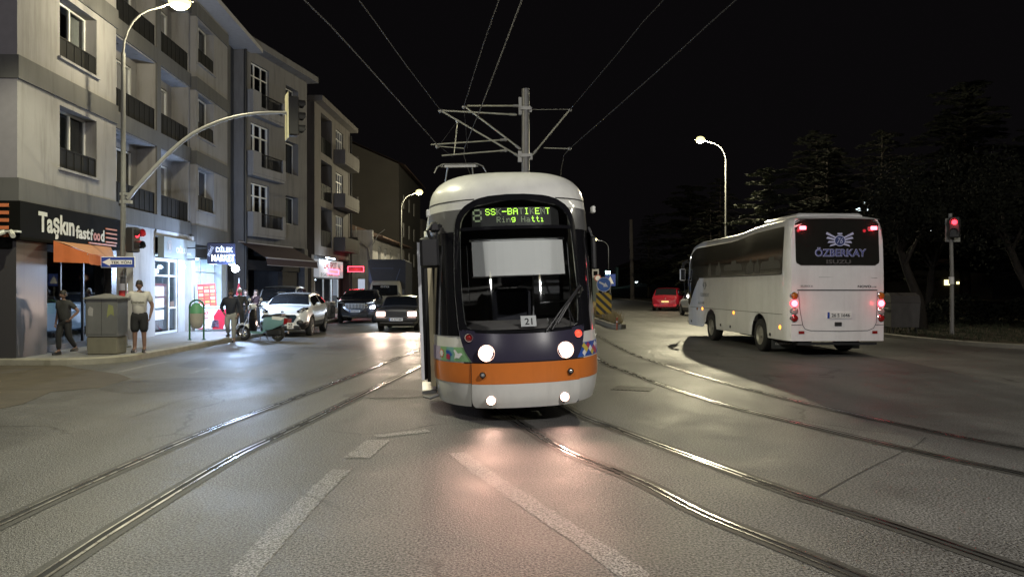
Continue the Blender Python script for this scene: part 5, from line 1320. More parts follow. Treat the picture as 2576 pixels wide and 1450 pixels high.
# ------------------------------------------------------------ cars
def car(name, label, cat, loc, rz, L=4.2, w=.9, paint='carwhite', belt=None, roof=None, wb=(.82, 3.4), wr=.33, gl=None, cl=.2, taper=None, sp=5, boxy=0, roofw=.74, group=None, arch='black'):
    """front at y=0 facing -Y. belt: top of lower body along y; roof: (y0,y1,y2,y3,zroof) windscreen foot, header, rear header, rear foot"""
    t = thing(name, label, cat, loc, rz, group)
    belt = belt or [(0,.60),(.06,.70),(.25,.86),(1.0,.98),(1.25,1.02),(3.3,1.06),(L-.1,1.02),(L,.8)]
    y0, y1, y2, y3, zt = roof
    taper = taper or [(0,.68),(.08,.80),(.3,.93),(.8,1.0),(L-.7,1.0),(L-.15,.93),(L,.8)]
    ys = {0, .03, .08, .15, .25, .4, .55, L, L-.03, L-.08, L-.16, L-.3, y0, y1, y2, y3, y0+.02, y3-.02}
    for c in wb:
        for k in range(-9, 10): ys.add(round(c + k*.052, 3))
    y = 0
    while y < L: ys.add(round(y, 3)); y += .2
    for k in range(1, 6): ys.add(y0+(y1-y0)*k/6); ys.add(y2+(y3-y2)*k/6)
    bp = (y1+y2)/2 + .05
    ys |= {bp-.045, bp+.045, y1+.02, y2-.10, y2+.0}
    ys = sorted(v for v in ys if 0 <= v <= L)
    def zlow(y):
        z = cl + (.12*max(0, 1-y/.25)) + (.14*max(0, 1-(L-y)/.3))
        for c in wb:
            d = abs(y-c)
            if d < wr+.07: z = max(z, wr*.35 + math.sqrt(max(0, (wr+.075)**2 - d*d)) + (wr*.62 if False else .22*wr*2-.0) - .0)
        return z
    def zr(y):
        b = sinterp(belt, y)
        if y <= y0 or y >= y3: return b+.035, 0
        if y < y1: k = (y-y0)/(y1-y0); k2 = math.sin(k*PI/2)**.9
        elif y > y2: k = (y3-y)/(y3-y2); k2 = math.sin(k*PI/2)**.9
        else: k2 = 1; 
        mid = 1 - .03*abs((y-(y1+y2)/2)/((y2-y1)/2+.01))**2 if y1 <= y <= y2 else .97
        return b+.035+(zt*mid-b-.035)*k2, k2
    grid = []
    for y in ys:
        s = interp(taper, y); W_ = w*s; b = sinterp(belt, y); z, k = zr(y); zl_ = min(zlow(y), b-.12)
        rw = W_*(.90*(1-k)+roofw*k)
        half = [(0, zl_+.0), (W_*.82, zl_), (W_*.97, zl_+.04 if zl_ > .35 else zl_+.12), (W_, max(zl_+.08, min(.52, b-.1))), (W_*.995, b-.10), (W_*.95, b),
                (rw+.02*k, z-.07*k-.01), (rw*.93, z-.012), (rw*.5, z+.012), (0, z+.02)]
        grid.append([(x, y, zz) for x, zz in half] + [(-x, y, zz) for x, zz in half[-2:0:-1]])
    n = len(grid[0]); parts = {'body': [], 'windscreen': [], 'side_window': [], 'side_window_': [], 'rear_window': [], 'lower_cladding': []}
    for i in range(len(ys)-1):
        ym = (ys[i]+ys[i+1])/2
        for j in range(n):
            jj = j if j < 9 else 17-j   # mirrored band index
            f = (i*n+j, i*n+(j+1) % n, (i+1)*n+(j+1) % n, (i+1)*n+j)
            key = 'body'
            if y0+.02 < ym < y1-.01 and jj in (7, 8): key = 'windscreen'
            elif y2+.02 < ym < y3-.04 and jj in (7, 8): key = 'rear_window'
            elif jj == 5 and y0+.22 < ym < y3-.28 and not (abs(ym-bp) < .046): key = 'side_window' if j < 9 else 'side_window_'
            elif jj in (1, 2) and arch == 'black': key = 'lower_cladding'
            parts[key].append(f)
    V = [p for r in grid for p in r]
    parts['body'].append(tuple(range(n))); parts['body'].append(tuple((len(ys)-1)*n+k for k in range(n))[::-1])
    mats = {'body': paint, 'windscreen': 'carglass2', 'side_window': 'carglass2', 'side_window_': 'carglass2', 'rear_window': 'carglass2', 'lower_cladding': 'black'}
    bo = None
    for key, fs in parts.items():
        if not fs: continue
        used = sorted({v for f in fs for v in f}); mp = {v: i for i, v in enumerate(used)}
        mb = MB(); mb.add([V[v] for v in used], [tuple(mp[v] for v in f) for f in fs])
        o = mb.build(key.rstrip('_'), mats[key], t, smooth=38)
    for c in wb:
        for sg in (-1, 1): wheel(t, sg*(w*.985-.20), c, wr, .20, sg, 'rim', sp, .66)
    mb = MB(); mb.box(-w*.75, w*.75, .35, L-.35, cl+.02, cl+.06)
    for c in wb: mb.box(-w*.72, w*.72, c-wr-.04, c+wr+.04, cl+.05, wr*2)
    mb.build('underbody', 'dark', t)
    return t
MT['carwhite'] = M('car_white', (.68,.69,.70), .25, var=.03, coat=.7)
MT['carblack'] = M('car_black', (.018,.018,.022), .2, var=.05, coat=.8)
MT['cargrey'] = M('car_grey', (.055,.052,.052), .3, var=.05, coat=.6)
MT['carred'] = M('car_red', (.24,.008,.02), .25, var=.05, coat=.7)
MT['carglass2'] = M('tinted_car_glass', (.012,.013,.015), .06, var=.1, coat=.5)
def fplate(t, txt, y, z, x=0, w=.50, h=.11, rot=0, yellow=False):
    mb = MB(); mb.bbox(x-w/2, x+w/2, y-.02, y+.01, z-h/2, z+h/2, .005); p = mb.build('number_plate', 'plate' , t)
    mb = MB(); mb.box(x-w/2+.004, x-w/2+.045, y-.022, y-.02, z-h/2+.004, z+h/2-.004); mb.build('plate_band', 'navy', p)
    text('plate_text', txt, w*.76, h*.6, 'ink', p, (x+.02, y-.021, z), bold=.012)
def mirrors(t, w, y, z, m):
    for sg in (-1, 1):
        mb = MB(); mb.ell((sg*(w+.09), y, z), (.11,.07,.075), 12, 8); mb.tube([(sg*(w-.06), y+.03, z-.06), (sg*(w+.04), y, z-.03)], .03); mb.build('wing_mirror', m, t, smooth=60)
# white crossover
wc_ = car('parked_car', 'white crossover car parked behind the mint scooter, facing the viewer', 'car', (-8.05, 26.9, 0), R(3.2), 4.2, .90, 'carwhite',
    [(0,.66),(.05,.78),(.2,.93),(.6,1.02),(1.15,1.07),(3.0,1.12),(3.9,1.16),(4.12,1.05),(4.2,.85)], (1.0,1.85,3.3,3.95,1.54), (.85,3.42), .345, cl=.24, sp=7, roofw=.70)
mb = MB(); pl = [(-.46,.78),(.46,.78),(.52,.70),(.40,.52),(-.40,.52),(-.52,.70)]; mb.prism(pl, -.035, .12); 
gr = mb.build('grille', 'blackgloss', wc_)
mb = MB()
for z in (.57,.62,.67,.72): mb.box(-.44,.44,-.042,-.03,z,z+.012)
mb.build('grille_bar', 'black', gr)
for sg in (-1, 1):
    mb = MB(); rows = []
    for (x, z0, z1, y) in ((.50,.84,.92,.10),(.56,.80,.95,.10),(.64,.79,1.0,.13),(.72,.80,1.03,.20),(.79,.86,1.03,.33),(.83,.93,1.02,.47)): rows.append([(sg*x, y, z0), (sg*x, y-.045, (z0+z1)/2), (sg*x, y+.02, z1)])
    mb.loft(rows, closed=False); h = mb.build('headlight', 'blackgloss', wc_, smooth=50)
    mb = MB(); mb.tube([(sg*.58,.045,.90),(sg*.68,.065,.955),(sg*.76,.17,.98)], .014, 6); mb.ell((sg*.66,.08,.89),(.05,.04,.05)); mb.build('lens', 'clearlens', h, smooth=60)
    mb = MB(); mb.ell((sg*.62,.02,.50),(.13,.07,.10)); mb.build('fog_light', 'black', wc_, smooth=60)
mb = MB(); mb.bbox(-.62,.62,-.01,.14,.26,.42,.03); mb.build('lower_grille', 'black', wc_)
mb = MB(); mb.ell((0,.04,.88),(.07,.02,.03)); mb.build('badge', 'chrome', wc_, smooth=50)
mirrors(wc_, .90, 1.45, 1.12, 'carwhite')
mb = MB(); 
for sg in (-1,1): mb.tube([(sg*.62,1.95,1.545),(sg*.63,2.6,1.565),(sg*.62,3.2,1.545)], .018)
mb.build('roof_rail', 'black', wc_)
# dark SUV
sv = car('parked_car', 'black SUV with wide chrome slatted grille parked beyond the white crossover', 'car', (-7.62, 37.3, 0), R(3), 4.6, .95, 'carblack',
    [(0,.78),(.04,.95),(.15,1.08),(.5,1.12),(1.2,1.16),(3.4,1.2),(4.3,1.2),(4.6,1.0)], (1.1,1.95,3.7,4.4,1.66), (.9,3.7), .37, cl=.25, sp=5, roofw=.76)
mb = MB(); mb.prism([(-.52,.98),(.52,.98),(.46,.80),(.34,.70),(-.34,.70),(-.46,.80)], -.03, .1); gr = mb.build('grille', 'black', sv)
mb = MB()
for k in range(14): x = -.45+k*.069; mb.box(x,x+.03,-.045,-.03,.74,.95)
mb.box(-.5,.5,-.045,-.03,.955,.975); mb.build('grille_bar', 'chrome', gr)
fplate(sv, '35 AKJ 514', -.03, .60)
mb = MB(); mb.tube([(-.6,-.02,.36),(-.2,-.05,.34),(.2,-.05,.34),(.6,-.02,.36)], .025); mb.build('bumper_trim', 'chrome', sv)
for sg in (-1, 1):
    mb = MB(); mb.tube([(sg*.55,.02,1.0),(sg*.75,.1,1.02),(sg*.86,.3,1.03)], .03, 6); mb.build('headlight', 'clearlens', sv, smooth=50)
mb = MB(); mb.ell((.88,.22,.80),(.07,.10,.09)); mb.build('side_lamp', E('suv_lamp', (.75,.85,1), 22), sv, smooth=50)
light('POINT', 'side_lamp_light', (1.05,.0,.8), 25, (.75,.85,1), .08, sv)
mirrors(sv, .95, 1.5, 1.2, 'carblack')
# old sedan with headlights on
sd = car('car', 'old dark grey sedan driving towards the viewer with rectangular headlights glaring', 'car', (-4.57, 30.4, 0), R(1), 4.3, .83, 'cargrey',
    [(0,.62),(.02,.80),(.12,.86),(1.1,.93),(1.3,.95),(3.4,.96),(4.2,.94),(4.3,.8)], (1.15,1.75,2.9,3.5,1.40), (.8,3.3), .29, cl=.2, taper=[(0,.93),(.1,.97),(.5,1),(3.9,1),(4.3,.93)], sp=0, roofw=.80, arch='')
mb = MB(); mb.bbox(-.42,.42,-.02,.1,.62,.78,.01)
gr = mb.build('grille', 'black', sd); mb = MB()
for z in (.65,.69,.73): mb.box(-.40,.40,-.026,-.018,z,z+.012)
mb.build('grille_bar', 'cargrey', gr)
for sg in (-1, 1):
    mb = MB(); mb.bbox(sg*.62-.17,sg*.62+.17,-.045,.08,.60,.78,.02); mb.build('headlight', 'sedanlamp', sd)
    light('SPOT', 'headlight_beam', (sg*.62,-.10,.69), 380, (1,.74,.58), .1, sd, (R(-82),0,0), R(95), .8)
mb = MB(); mb.bbox(-.82,.82,-.10,.12,.40,.55,.03); mb.build('bumper', 'black', sd, smooth=40)
fplate(sd, '35 AVT 087', -.11, .48, .0, .54, .12); mirrors(sd, .82, 1.5, .98, 'cargrey')
mb = MB(); mb.box(.0,.2,1.42,1.43,1.14,1.22); mb.build('windscreen_sticker', M('sticker_pale', (.3,.42,.4), .5), sd)
# red hatchback seen from behind
rc = car('parked_car', 'red hatchback seen from behind near the bend of the right hand road', 'car', (12.9, 61.5, 0), R(180-20), 4.3, 1.06, 'carred',
    [(0,.62),(.05,.75),(.2,.88),(1.0,1.0),(1.2,1.06),(3.8,1.15),(4.22,1.10),(4.3,.9)], (1.0,1.75,3.5,4.12,1.74), (.8,3.4), .34, cl=.24, sp=5, roofw=.74)
for sg in (-1, 1):
    mb = MB(); mb.bbox(sg*.84-.12,sg*.84+.12,4.02,4.22,.86,1.04,.03); mb.build('tail_light', 'reddim', rc)
    mb = MB(); mb.bbox(sg*.72-.14,sg*.72+.14,4.28,4.34,.42,.47,.01); mb.build('rear_reflector', E('refl_red', (1,.05,.08), .3, base=(.4,.02,.02)), rc)  # glow put into the reflectors to imitate returned light
mb = MB(); mb.bbox(-.26,.26,4.29,4.33,.66,.78,.01); p_ = mb.build('number_plate', E('plate_lit', (1,.72,.25), .8, base=(.6,.5,.3)), rc)
o = text('plate_text', '35 VM 755', .42, .07, 'ink', p_, (0, 4.335, .72), bold=.01); o.rotation_euler = (0,0,PI)
mb = MB(); mb.bbox(-.8,.8,4.2,4.36,.30,.45,.03); mb.build('bumper', 'carred', rc, smooth=40); mirrors(rc, .9, 1.4, 1.08, 'carred')
mb = MB(); mb.ell((0,4.29,.94),(.05,.02,.05)); mb.build('badge', 'chrome', rc)
light('POINT', 'plate_glow', (0,5.0,.6), 2, (1,.35,.25), .2, rc)
# white car half hidden by the coach
w2 = car('parked_car', 'white car almost hidden behind the front of the coach, only its tail showing', 'car', (11.62, 50.0, 0), R(180+2), 4.2, .88, 'carwhite',
    [(0,.62),(.05,.75),(.2,.88),(1.0,1.0),(1.2,1.03),(3.6,1.1),(4.12,1.05),(4.2,.9)], (1.0,1.75,3.3,4.0,1.5), (.8,3.35), .34, cl=.22, sp=5)
for sg in (-1, 1):
    mb = MB(); mb.bbox(sg*.74-.1,sg*.74+.1,4.02,4.18,.84,1.0,.03); mb.build('tail_light', 'reddim', w2)
# white pickup parked by the closed shop
pk = car('parked_car', 'silver car standing behind the white crossover by the closed shop', 'car', (-9.75, 31.4, .0), R(6), 4.3, .85, M('car_silver', (.40,.41,.42), .3, .3, coat=.5),
    [(0,.75),(.05,.9),(.2,1.0),(.9,1.1),(1.1,1.12),(3.6,1.15),(4.3,1.0)], (.8,1.5,3.4,4.1,1.80), (.8,3.4), .33, cl=.25, sp=0, roofw=.84)
mirrors(pk, .86, 1.2, 1.2, 'carwhite')
# lorry behind the dark SUV
tr = thing('lorry', 'box lorry with dark blue cargo body and pale cab parked behind the black SUV', 'lorry', (-7.5, 45.2, 0), R(3))
mb = MB(); mb.prism([(-1.12,1.0),(1.12,1.0),(1.12,3.38),(1.0,3.46),(-1.0,3.46),(-1.12,3.38)], 1.35, 6.5); cb = mb.build('cargo_box', M('tarpaulin', (.020,.021,.030), .6, bump=.4, bscale=5), tr, smooth=30)
mb = MB(); mb.add([(-1.10,1.34,2.2),(-1.10,1.34,3.0),(-.75,1.33,1.75),(-.85,1.33,1.75)], [(0,1,2,3)]); mb.tube([(.45,1.33,1.9),(.8,1.33,2.9)], .02); mb.box(-.9,.4,1.32,1.34,2.9,2.93); mb.build('strap', M('strap_blue', (.08,.10,.18), .6), cb)
mb = MB(); rows = []
for z, y, w_ in ((.45,.05,.92),(1.1,0,.95),(1.25,.02,.95),(1.95,.35,.86),(2.12,.55,.80),(2.16,.9,.76)): rows.append([(-w_, 1.3, z),(-w_, y+.1, z),(-w_+.12, y, z),(w_-.12, y, z),(w_, y+.1, z),(w_, 1.3, z)])
mb.loft(rows, cap=True); mb.build('cab', M('cab_cream', (.28,.27,.24), .4, coat=.3), tr, smooth=30)
mb = MB(); rows = [[(-w_, y-.012, z), (w_, y-.012, z)] for z, y, w_ in ((1.28,.03,.78),(1.9,.325,.72))]; mb.loft(rows, closed=False); mb.build('windscreen', 'carglass2', tr)
text('lettering', 'OTO', .5, .10, 'signwhite', tr, (0,.24,1.80), bold=.01).rotation_euler = (R(-24),0,0)
mb = MB(); mb.tube([(-.5,-.01,1.3),(0,.03,1.38),(.1,.0,1.3)], .012); mb.build('wiper', 'black', tr)
for sg in (-1, 1):
    mb = MB(); mb.bbox(sg*.72-.13,sg*.72+.13,-.04,.05,.72,.9,.02); mb.build('headlight', 'clearlens', tr)
    mb = MB(); mb.bbox(sg*1.1-.07,sg*1.1+.07,.1,.18,1.3,1.65,.02); mb.build('wing_mirror', 'black', tr)
    for y in (.75, 5.2): wheel(tr, sg*.75, y, .36, .2, sg)
mb = MB(); mb.box(-.5,.5,1,6.4,.6,1.0); mb.build('chassis', 'black', tr)

# ------------------------------------------------------------ scooter
sc = thing('scooter', 'mint and white scooter with black front shield parked on the street beside the kerb', 'scooter', (-8.18, 25.1, 0), R(-16))
sc.scale = (1.06, 1.06, 1.06)
MT['mint'] = M('mint_paint', (.16,.30,.32), .3, var=.04, coat=.5)
def swheel(x, r):
    mb = MB()
    rows = [[(x+q*math.cos(2*PI*k/24), yy, r+q*math.sin(2*PI*k/24)) for k in range(24)] for q, yy in ((r*.6,-.04),(r*.92,-.05),(r,-.02),(r,.02),(r*.92,.05),(r*.6,.04))]
    mb.loft(rows); t = mb.build('wheel', 'rubber', sc, smooth=50)
    mb = MB(); mb.loft([[(x+q*math.cos(2*PI*k/24), yy, r+q*math.sin(2*PI*k/24)) for k in range(24)] for q, yy in ((r*.62,-.045),(r*.55,-.03),(r*.5,-.045),(r*.5,.045),(r*.62,.045))])
    for k in range(12): a = 2*PI*k/12; mb.tube([(x,-.03,r),(x+r*.58*math.cos(a),-.035,r+r*.58*math.sin(a))], .006, 4)
    mb.cyl((x,-.06,r),(x,.06,r), .04, n=12); mb.build('rim', 'chrome', t, smooth=50)
swheel(-.62, .235); swheel(.58, .235)
mb = MB()  # leg shield
rows = []
for z, x, w_ in ((.30,-.30,.14),(.45,-.33,.21),(.65,-.34,.23),(.85,-.33,.19),(.98,-.32,.11)): rows.append([(x+.05,-w_,z),(x-.05,-w_*.6,z),(x-.09,0,z),(x-.05,w_*.6,z),(x+.05,w_,z),(x+.07,0,z)])
mb.loft(rows, cap=True); mb.build('front_shield', 'blackgloss', sc, smooth=50)
mb = MB(); rows = []
for x, z, w_ in ((-.92,.36,.05),(-.80,.50,.09),(-.62,.55,.10),(-.45,.50,.10),(-.38,.42,.08)): rows.append([(x,-w_,z-.06),(x,-w_*.7,z),(x,w_*.7,z),(x,w_,z-.06)])
mb.loft(rows, closed=False); mb.build('front_fender', 'carwhite', sc, smooth=50)
mb = MB(); mb.tube([(-.62,-.07,.235),(-.5,-.07,.55),(-.34,-.02,.95)], .025); mb.tube([(-.62,.07,.235),(-.5,.07,.55),(-.34,.02,.95)], .025); mb.build('fork', 'chrome', sc)
mb = MB(); rows = []
for x, z, w_ in ((-.30,.30,.15),(-.2,.28,.17),(.1,.28,.17),(.25,.36,.16)): rows.append([(x,-w_,z-.06),(x,-w_,z),(x,w_,z),(x,w_,z-.06)])
mb.loft(rows, cap=True); mb.build('floorboard', 'mint', sc, smooth=40)
mb = MB(); rows = []
for x, w_, z0, z1 in ((.10,.10,.32,.62),(.2,.16,.32,.72),(.45,.19,.36,.76),(.7,.17,.46,.74),(.88,.09,.55,.70)): rows.append([(x,-w_*.7,z0),(x,-w_,(z0+z1)/2),(x,-w_*.75,z1),(x,w_*.75,z1),(x,w_,(z0+z1)/2),(x,w_*.7,z0)])
mb.loft(rows, cap=True); mb.build('rear_body', 'mint', sc, smooth=50)
mb = MB(); rows = []
for x, w_, z1 in ((.34,.12,.765),(.5,.17,.785),(.72,.16,.765),(.88,.07,.72)): rows.append([(x,-w_,z1-.12),(x,-w_*.9,z1-.02),(x,w_*.9,z1-.02),(x,w_,z1-.12)])
mb.loft(rows, cap=True); mb.build('rear_cover', 'carwhite', sc, smooth=50)
mb = MB(); rows = []
for x, w_, z in ((.05,.08,.74),(.15,.14,.80),(.4,.15,.80),(.6,.15,.84),(.78,.12,.83)): rows.append([(x,-w_,z-.06),(x,-w_*.8,z),(x,w_*.8,z),(x,w_,z-.06)])
mb.loft(rows, cap=True); mb.build('seat', 'black', sc, smooth=50)
mb = MB(); mb.tube([(-.33,0,.95),(-.30,0,1.02)], .03); mb.tube([(-.20,-.30,1.07),(-.28,-.12,1.04),(-.28,.12,1.04),(-.20,.30,1.07)], .02); mb.build('handlebar', 'black', sc)
mb = MB(); mb.ell((-.31,0,1.04),(.11,.17,.10)); mb.ell((-.40,0,.98),(.04,.08,.08)); mb.build('headset', 'carwhite', sc, smooth=60)
for sg in (-1, 1): mb = MB(); mb.tube([(-.25,sg*.22,1.07),(-.22,sg*.28,1.22)], .008); mb.ell((-.21,sg*.30,1.26),(.02,.07,.05)); mb.build('mirror', 'carwhite', sc, smooth=60)
mb = MB(); rows = [[(x, y, z) for x, z in ((.84,.50),(.97,.55),(.99,.68),(.86,.70))] for y in (-.11,.11)]; mb.loft(rows, cap=True); mb.build('tail_light', 'reddim', sc)
mb = MB(); mb.bbox(-.1,.1,-.01,.01,-.09,.09,.004); mb.xform(Matrix.Translation((1.02,-.02,.47)) @ Matrix.Rotation(R(55), 4, 'Z')); p_ = mb.build('number_plate', 'plate', sc)
for s_, dz in (('52',.04),('AFT',-.04)): t_ = text('plate_text', s_, .12, .055, 'ink', p_, (1.028,-.03,.47+dz), bold=.02); t_.rotation_euler = (0,0,R(55))
mb = MB(); mb.bbox(.22,.75,-.12,.12,.17,.38,.04); mb.tube([(.3,.1,.2),(.6,.14,.22),(.85,.14,.26)], .045); mb.tube([(.05,-.1,.25),(.10,-.22,.0)], .012); mb.tube([(.05,.1,.25),(.10,.22,.0)], .012); mb.build('engine', 'black', sc, smooth=40)

# ------------------------------------------------------------ people
def skin_mesh(verts, edges, radii, sub=1, root=0):
    me = bpy.data.meshes.new('sk'); me.from_pydata(verts, edges, []); o = bpy.data.objects.new('sk', me); C.objects.link(o)
    md = o.modifiers.new('s', 'SKIN'); md.use_smooth_shade = True
    for i, r_ in enumerate(radii):
        sv_ = me.skin_vertices[0].data[i]; sv_.radius = (r_, r_) if not isinstance(r_, tuple) else r_; sv_.use_root = (i == root)
    if sub: s2 = o.modifiers.new('u', 'SUBSURF'); s2.levels = sub; s2.render_levels = sub
    dg = bpy.context.evaluated_depsgraph_get(); m2 = bpy.data.meshes.new_from_object(o.evaluated_get(dg))
    vs = [tuple(v.co) for v in m2.vertices]; fs = [tuple(p.vertices) for p in m2.polygons]
    bpy.data.objects.remove(o); bpy.data.meshes.remove(me); bpy.data.meshes.remove(m2)
    return vs, fs
def person(label, loc, rz, h=1.72, arms=None, legs=None, skin='skin', shirt='shirt', sleeve='short', pants='pants', plen='long', shoe='black', hair='hair', longhair=False, lean=0, build_=1.0, headturn=0, extra=None):
    """faces -Y. arms: for each side (elbow, wrist); legs: (knee, ankle) in body space for a 1.75 m figure"""
    t = thing('person', label, 'person', loc, rz); S = h/1.75; B = build_
    J = {'pel': (0,0,.95), 'sp': (0,lean*.3,1.12), 'ch': (0,lean*.7,1.32), 'nk': (0,lean,1.47), 'nk2': (0,lean-.015,1.54)}
    A = arms or {-1: ((-.27,.02,1.13), (-.26,-.10,.90)), 1: ((.27,.02,1.13), (.26,-.10,.90))}
    Lg = legs or {-1: ((-.10,-.01,.50), (-.11,.02,.09)), 1: ((.10,-.01,.50), (.11,.02,.09))}
    V = [J['pel'], J['sp'], J['ch'], J['nk'], J['nk2']]; Ed = [(0,1),(1,2),(2,3),(3,4)]; Rd = [.105*B,.11*B,(.13*B),.06,.055]
    hands = []
    for sg in (-1, 1):
        sh = (sg*.175*B, lean*.85, 1.42); el, wr_ = [Vector(v) for v in A[sg]]
        i = len(V); V += [sh, tuple(el), tuple(wr_)]; Ed += [(2, i), (i, i+1), (i+1, i+2)]; Rd += [.058*B, .043*B, .030]
        d = (wr_-el).normalized(); pm_ = wr_+d*.075; V.append(tuple(pm_)); Ed.append((i+2, i+3)); Rd.append((.040,.026)); hands.append((sg, wr_, d, pm_))
    for sg in (-1, 1):
        kn, an = Lg[sg]; i = len(V); V += [(sg*.09*B, 0, .88), kn, an]; Ed += [(0, i), (i, i+1), (i+1, i+2)]; Rd += [.074*B, .060*B, .042]
        an = Vector(an); V.append((an.x+sg*.012, an.y-.14, max(.035, an.z-.05))); Ed.append((i+2, i+3)); Rd.append((.038,.03))
    vs, fs = skin_mesh([tuple(Vector(v)*S) for v in V], Ed, [(r_*S if not isinstance(r_, tuple) else (r_[0]*S, r_[1]*S)) for r_ in Rd])
    mb = MB(); mb.add(vs, fs)
    # fingers and thumb
    for sg, wr_, d, pm_ in hands:
        side = d.cross(Vector((0,1,0))); side = side.normalized() if side.length > .1 else Vector((1,0,0)); fwd = side.cross(d).normalized()
        for k in range(4):
            b0 = pm_ + fwd*(.030-.02*k) + d*.01; l = (.072,.080,.074,.058)[k]; cur = side*(-sg*.0)
            mb.tube([b0*S, (b0+d*l*.5+fwd*.002)*S, (b0+d*l*.85+side*.02*sg*-1)*S, (b0+d*l+side*.035*sg*-1)*S], [.0095*S,.0088*S,.008*S,.006*S], 6)
        b0 = wr_ + d*.035 + fwd*.025; mb.tube([b0*S, (b0+d*.03+fwd*.025)*S, (b0+d*.06+fwd*.03)*S], [.012*S,.011*S,.008*S], 6)
    # head: skull, jaw, nose, ears
    hc = Vector((0, lean-.02, 1.645)); hr = Matrix.Rotation(R(headturn), 4, 'Z'); st = len(mb.v)
    rows = []
    for i in range(13):
        a = -PI/2 + PI*i/12; z = math.sin(a)
        wx = .076*math.cos(a)*(1-.22*max(0, -z)); wy = .096*math.cos(a)*(1-.12*max(0, -z)); rows.append([(wx*math.cos(b), wy*math.sin(b)*(1.0)-.012*max(0,-z), .115*z) for b in [2*PI*k/16 for k in range(16)]])
    mb.loft(rows, cap=True)
    mb.loft([[(-.016,-.088,-.03),(0,-.122,-.030),(.016,-.088,-.03)],[(-.010,-.09,-.005),(0,-.108,-.005),(.010,-.09,-.005)],[(-.006,-.088,.025),(0,-.095,.025),(.006,-.088,.025)]], cap=True)
    for sg in (-1, 1): mb.ell((sg*.078,.005,-.005), (.010,.02,.03), 8, 6)
    mb.xform(Matrix.Scale(S, 4) @ Matrix.Translation(hc) @ hr, st)
    mb.build('body', skin, t, smooth=70)
    F = MB(); st = 0
    for sg in (-1, 1): F.ell((sg*.03,-.088,.012), (.012,.006,.006), 8, 5); F.box(sg*.03-.018, sg*.03+.018, -.094, -.085, .032, .038)
    F.box(-.024,.024,-.094,-.086,-.058,-.050); F.xform(Matrix.Scale(S, 4) @ Matrix.Translation(hc) @ hr); F.build('face', M('face_dark', (.04,.02,.018), .6), t)
    hb = MB(); rows = []
    for i in range(9):
        a = R(2) + (PI/2-R(2))*i/8; r_ = []
        for k in range(20):
            b = 2*PI*k/20; fr_ = max(0, -math.sin(b)); lo = (math.sin(a) if True else 0)
            z = -.045+.165*math.sin(a) + .06*fr_*(1-math.sin(a)) + .004*math.sin(k*5+i*3)
            r_.append((.086*math.cos(a)**.6*math.cos(b), .105*math.cos(a)**.6*math.sin(b)+.008, z))
        rows.append(r_)
    hb.loft(rows, cap=True)
    if longhair:
        rows = []
        for z, w_, d_ in ((.06,.092,.09),(-.05,.10,.09),(-.15,.105,.085),(-.26,.10,.07),(-.34,.06,.05)): rows.append([(w_*math.cos(b), d_*math.sin(b)*1.0+.01 if math.sin(b) > -.3 else .02-.03, z) for b in [R(-35)+R(250)*k/12 for k in range(13)]])
        hb.loft(rows, closed=False)
    hb.xform(Matrix.Scale(S, 4) @ Matrix.Translation(hc) @ hr); hb.build('hair', hair, t, smooth=70)
    # top
    i0 = 5; V2 = [(0,0,.84), J['sp'], J['ch'], (0,lean,1.455)]; E2 = [(0,1),(1,2),(2,3)]; R2 = [.168*B,.158*B,.170*B,.075]
    for sg in (-1, 1):
        sh = Vector((sg*.178*B, lean*.85, 1.42)); el, wr_ = [Vector(v) for v in A[sg]]; k = len(V2)
        if sleeve == 'short': V2 += [tuple(sh), tuple(sh.lerp(el, .72))]; E2 += [(2,k),(k,k+1)]; R2 += [.080*B,.068*B]
        else: V2 += [tuple(sh), tuple(el), tuple(el.lerp(wr_, .93))]; E2 += [(2,k),(k,k+1),(k+1,k+2)]; R2 += [.082*B,.060*B,.046]
    vs, fs = skin_mesh([tuple(Vector(v)*S) for v in V2], E2, [r_*S for r_ in R2]); mb = MB(); mb.add(vs, fs); top = mb.build('shirt' if sleeve == 'short' else 'jacket', shirt, t, smooth=80)
    V3 = [(0,0,1.04),(0,0,.92)]; E3 = [(0,1)]; R3 = [.135*B,.150*B]
    for sg in (-1, 1):
        kn, an = [Vector(v) for v in Lg[sg]]; hip = Vector((sg*.092*B,0,.86)); k = len(V3)
        if plen == 'long': V3 += [tuple(hip), tuple(kn), tuple(kn.lerp(an, .93))]; E3 += [(1,k),(k,k+1),(k+1,k+2)]; R3 += [.112*B,.078*B,.062]
        else: V3 += [tuple(hip), tuple(hip.lerp(kn,.55)), tuple(hip.lerp(kn, 1.12))]; E3 += [(1,k),(k,k+1),(k+1,k+2)]; R3 += [.118*B,.108*B,.105*B]
    vs, fs = skin_mesh([tuple(Vector(v)*S) for v in V3], E3, [r_*S for r_ in R3], root=1); mb = MB(); mb.add(vs, fs); mb.build('trousers' if plen == 'long' else 'shorts', pants, t, smooth=80)
    for sg in (-1, 1):
        an = Vector(Lg[sg][1]); mb = MB(); rows = []
        for dy, w_, z1 in ((.06,.030,.07),(.03,.042,.10),(-.04,.045,.10),(-.12,.050,.07),(-.18,.042,.055),(-.205,.02,.04)):
            x = an.x+sg*.008*(-dy*8); zb_ = max(0, an.z-.09); rows.append([((x-w_)*S, (an.y+dy)*S, zb_*S),((x-w_*.8)*S,(an.y+dy)*S,(zb_+z1)*S),((x+w_*.8)*S,(an.y+dy)*S,(zb_+z1)*S),((x+w_)*S,(an.y+dy)*S,zb_*S)])
        mb.loft(rows, cap=True); mb.build('shoe', shoe, t, smooth=60)
    return t, top, S
MT['skin'] = M('skin', (.20,.115,.085), .55, var=.06); MT['skinpale'] = M('skin_pale', (.50,.34,.27), .55, var=.05)
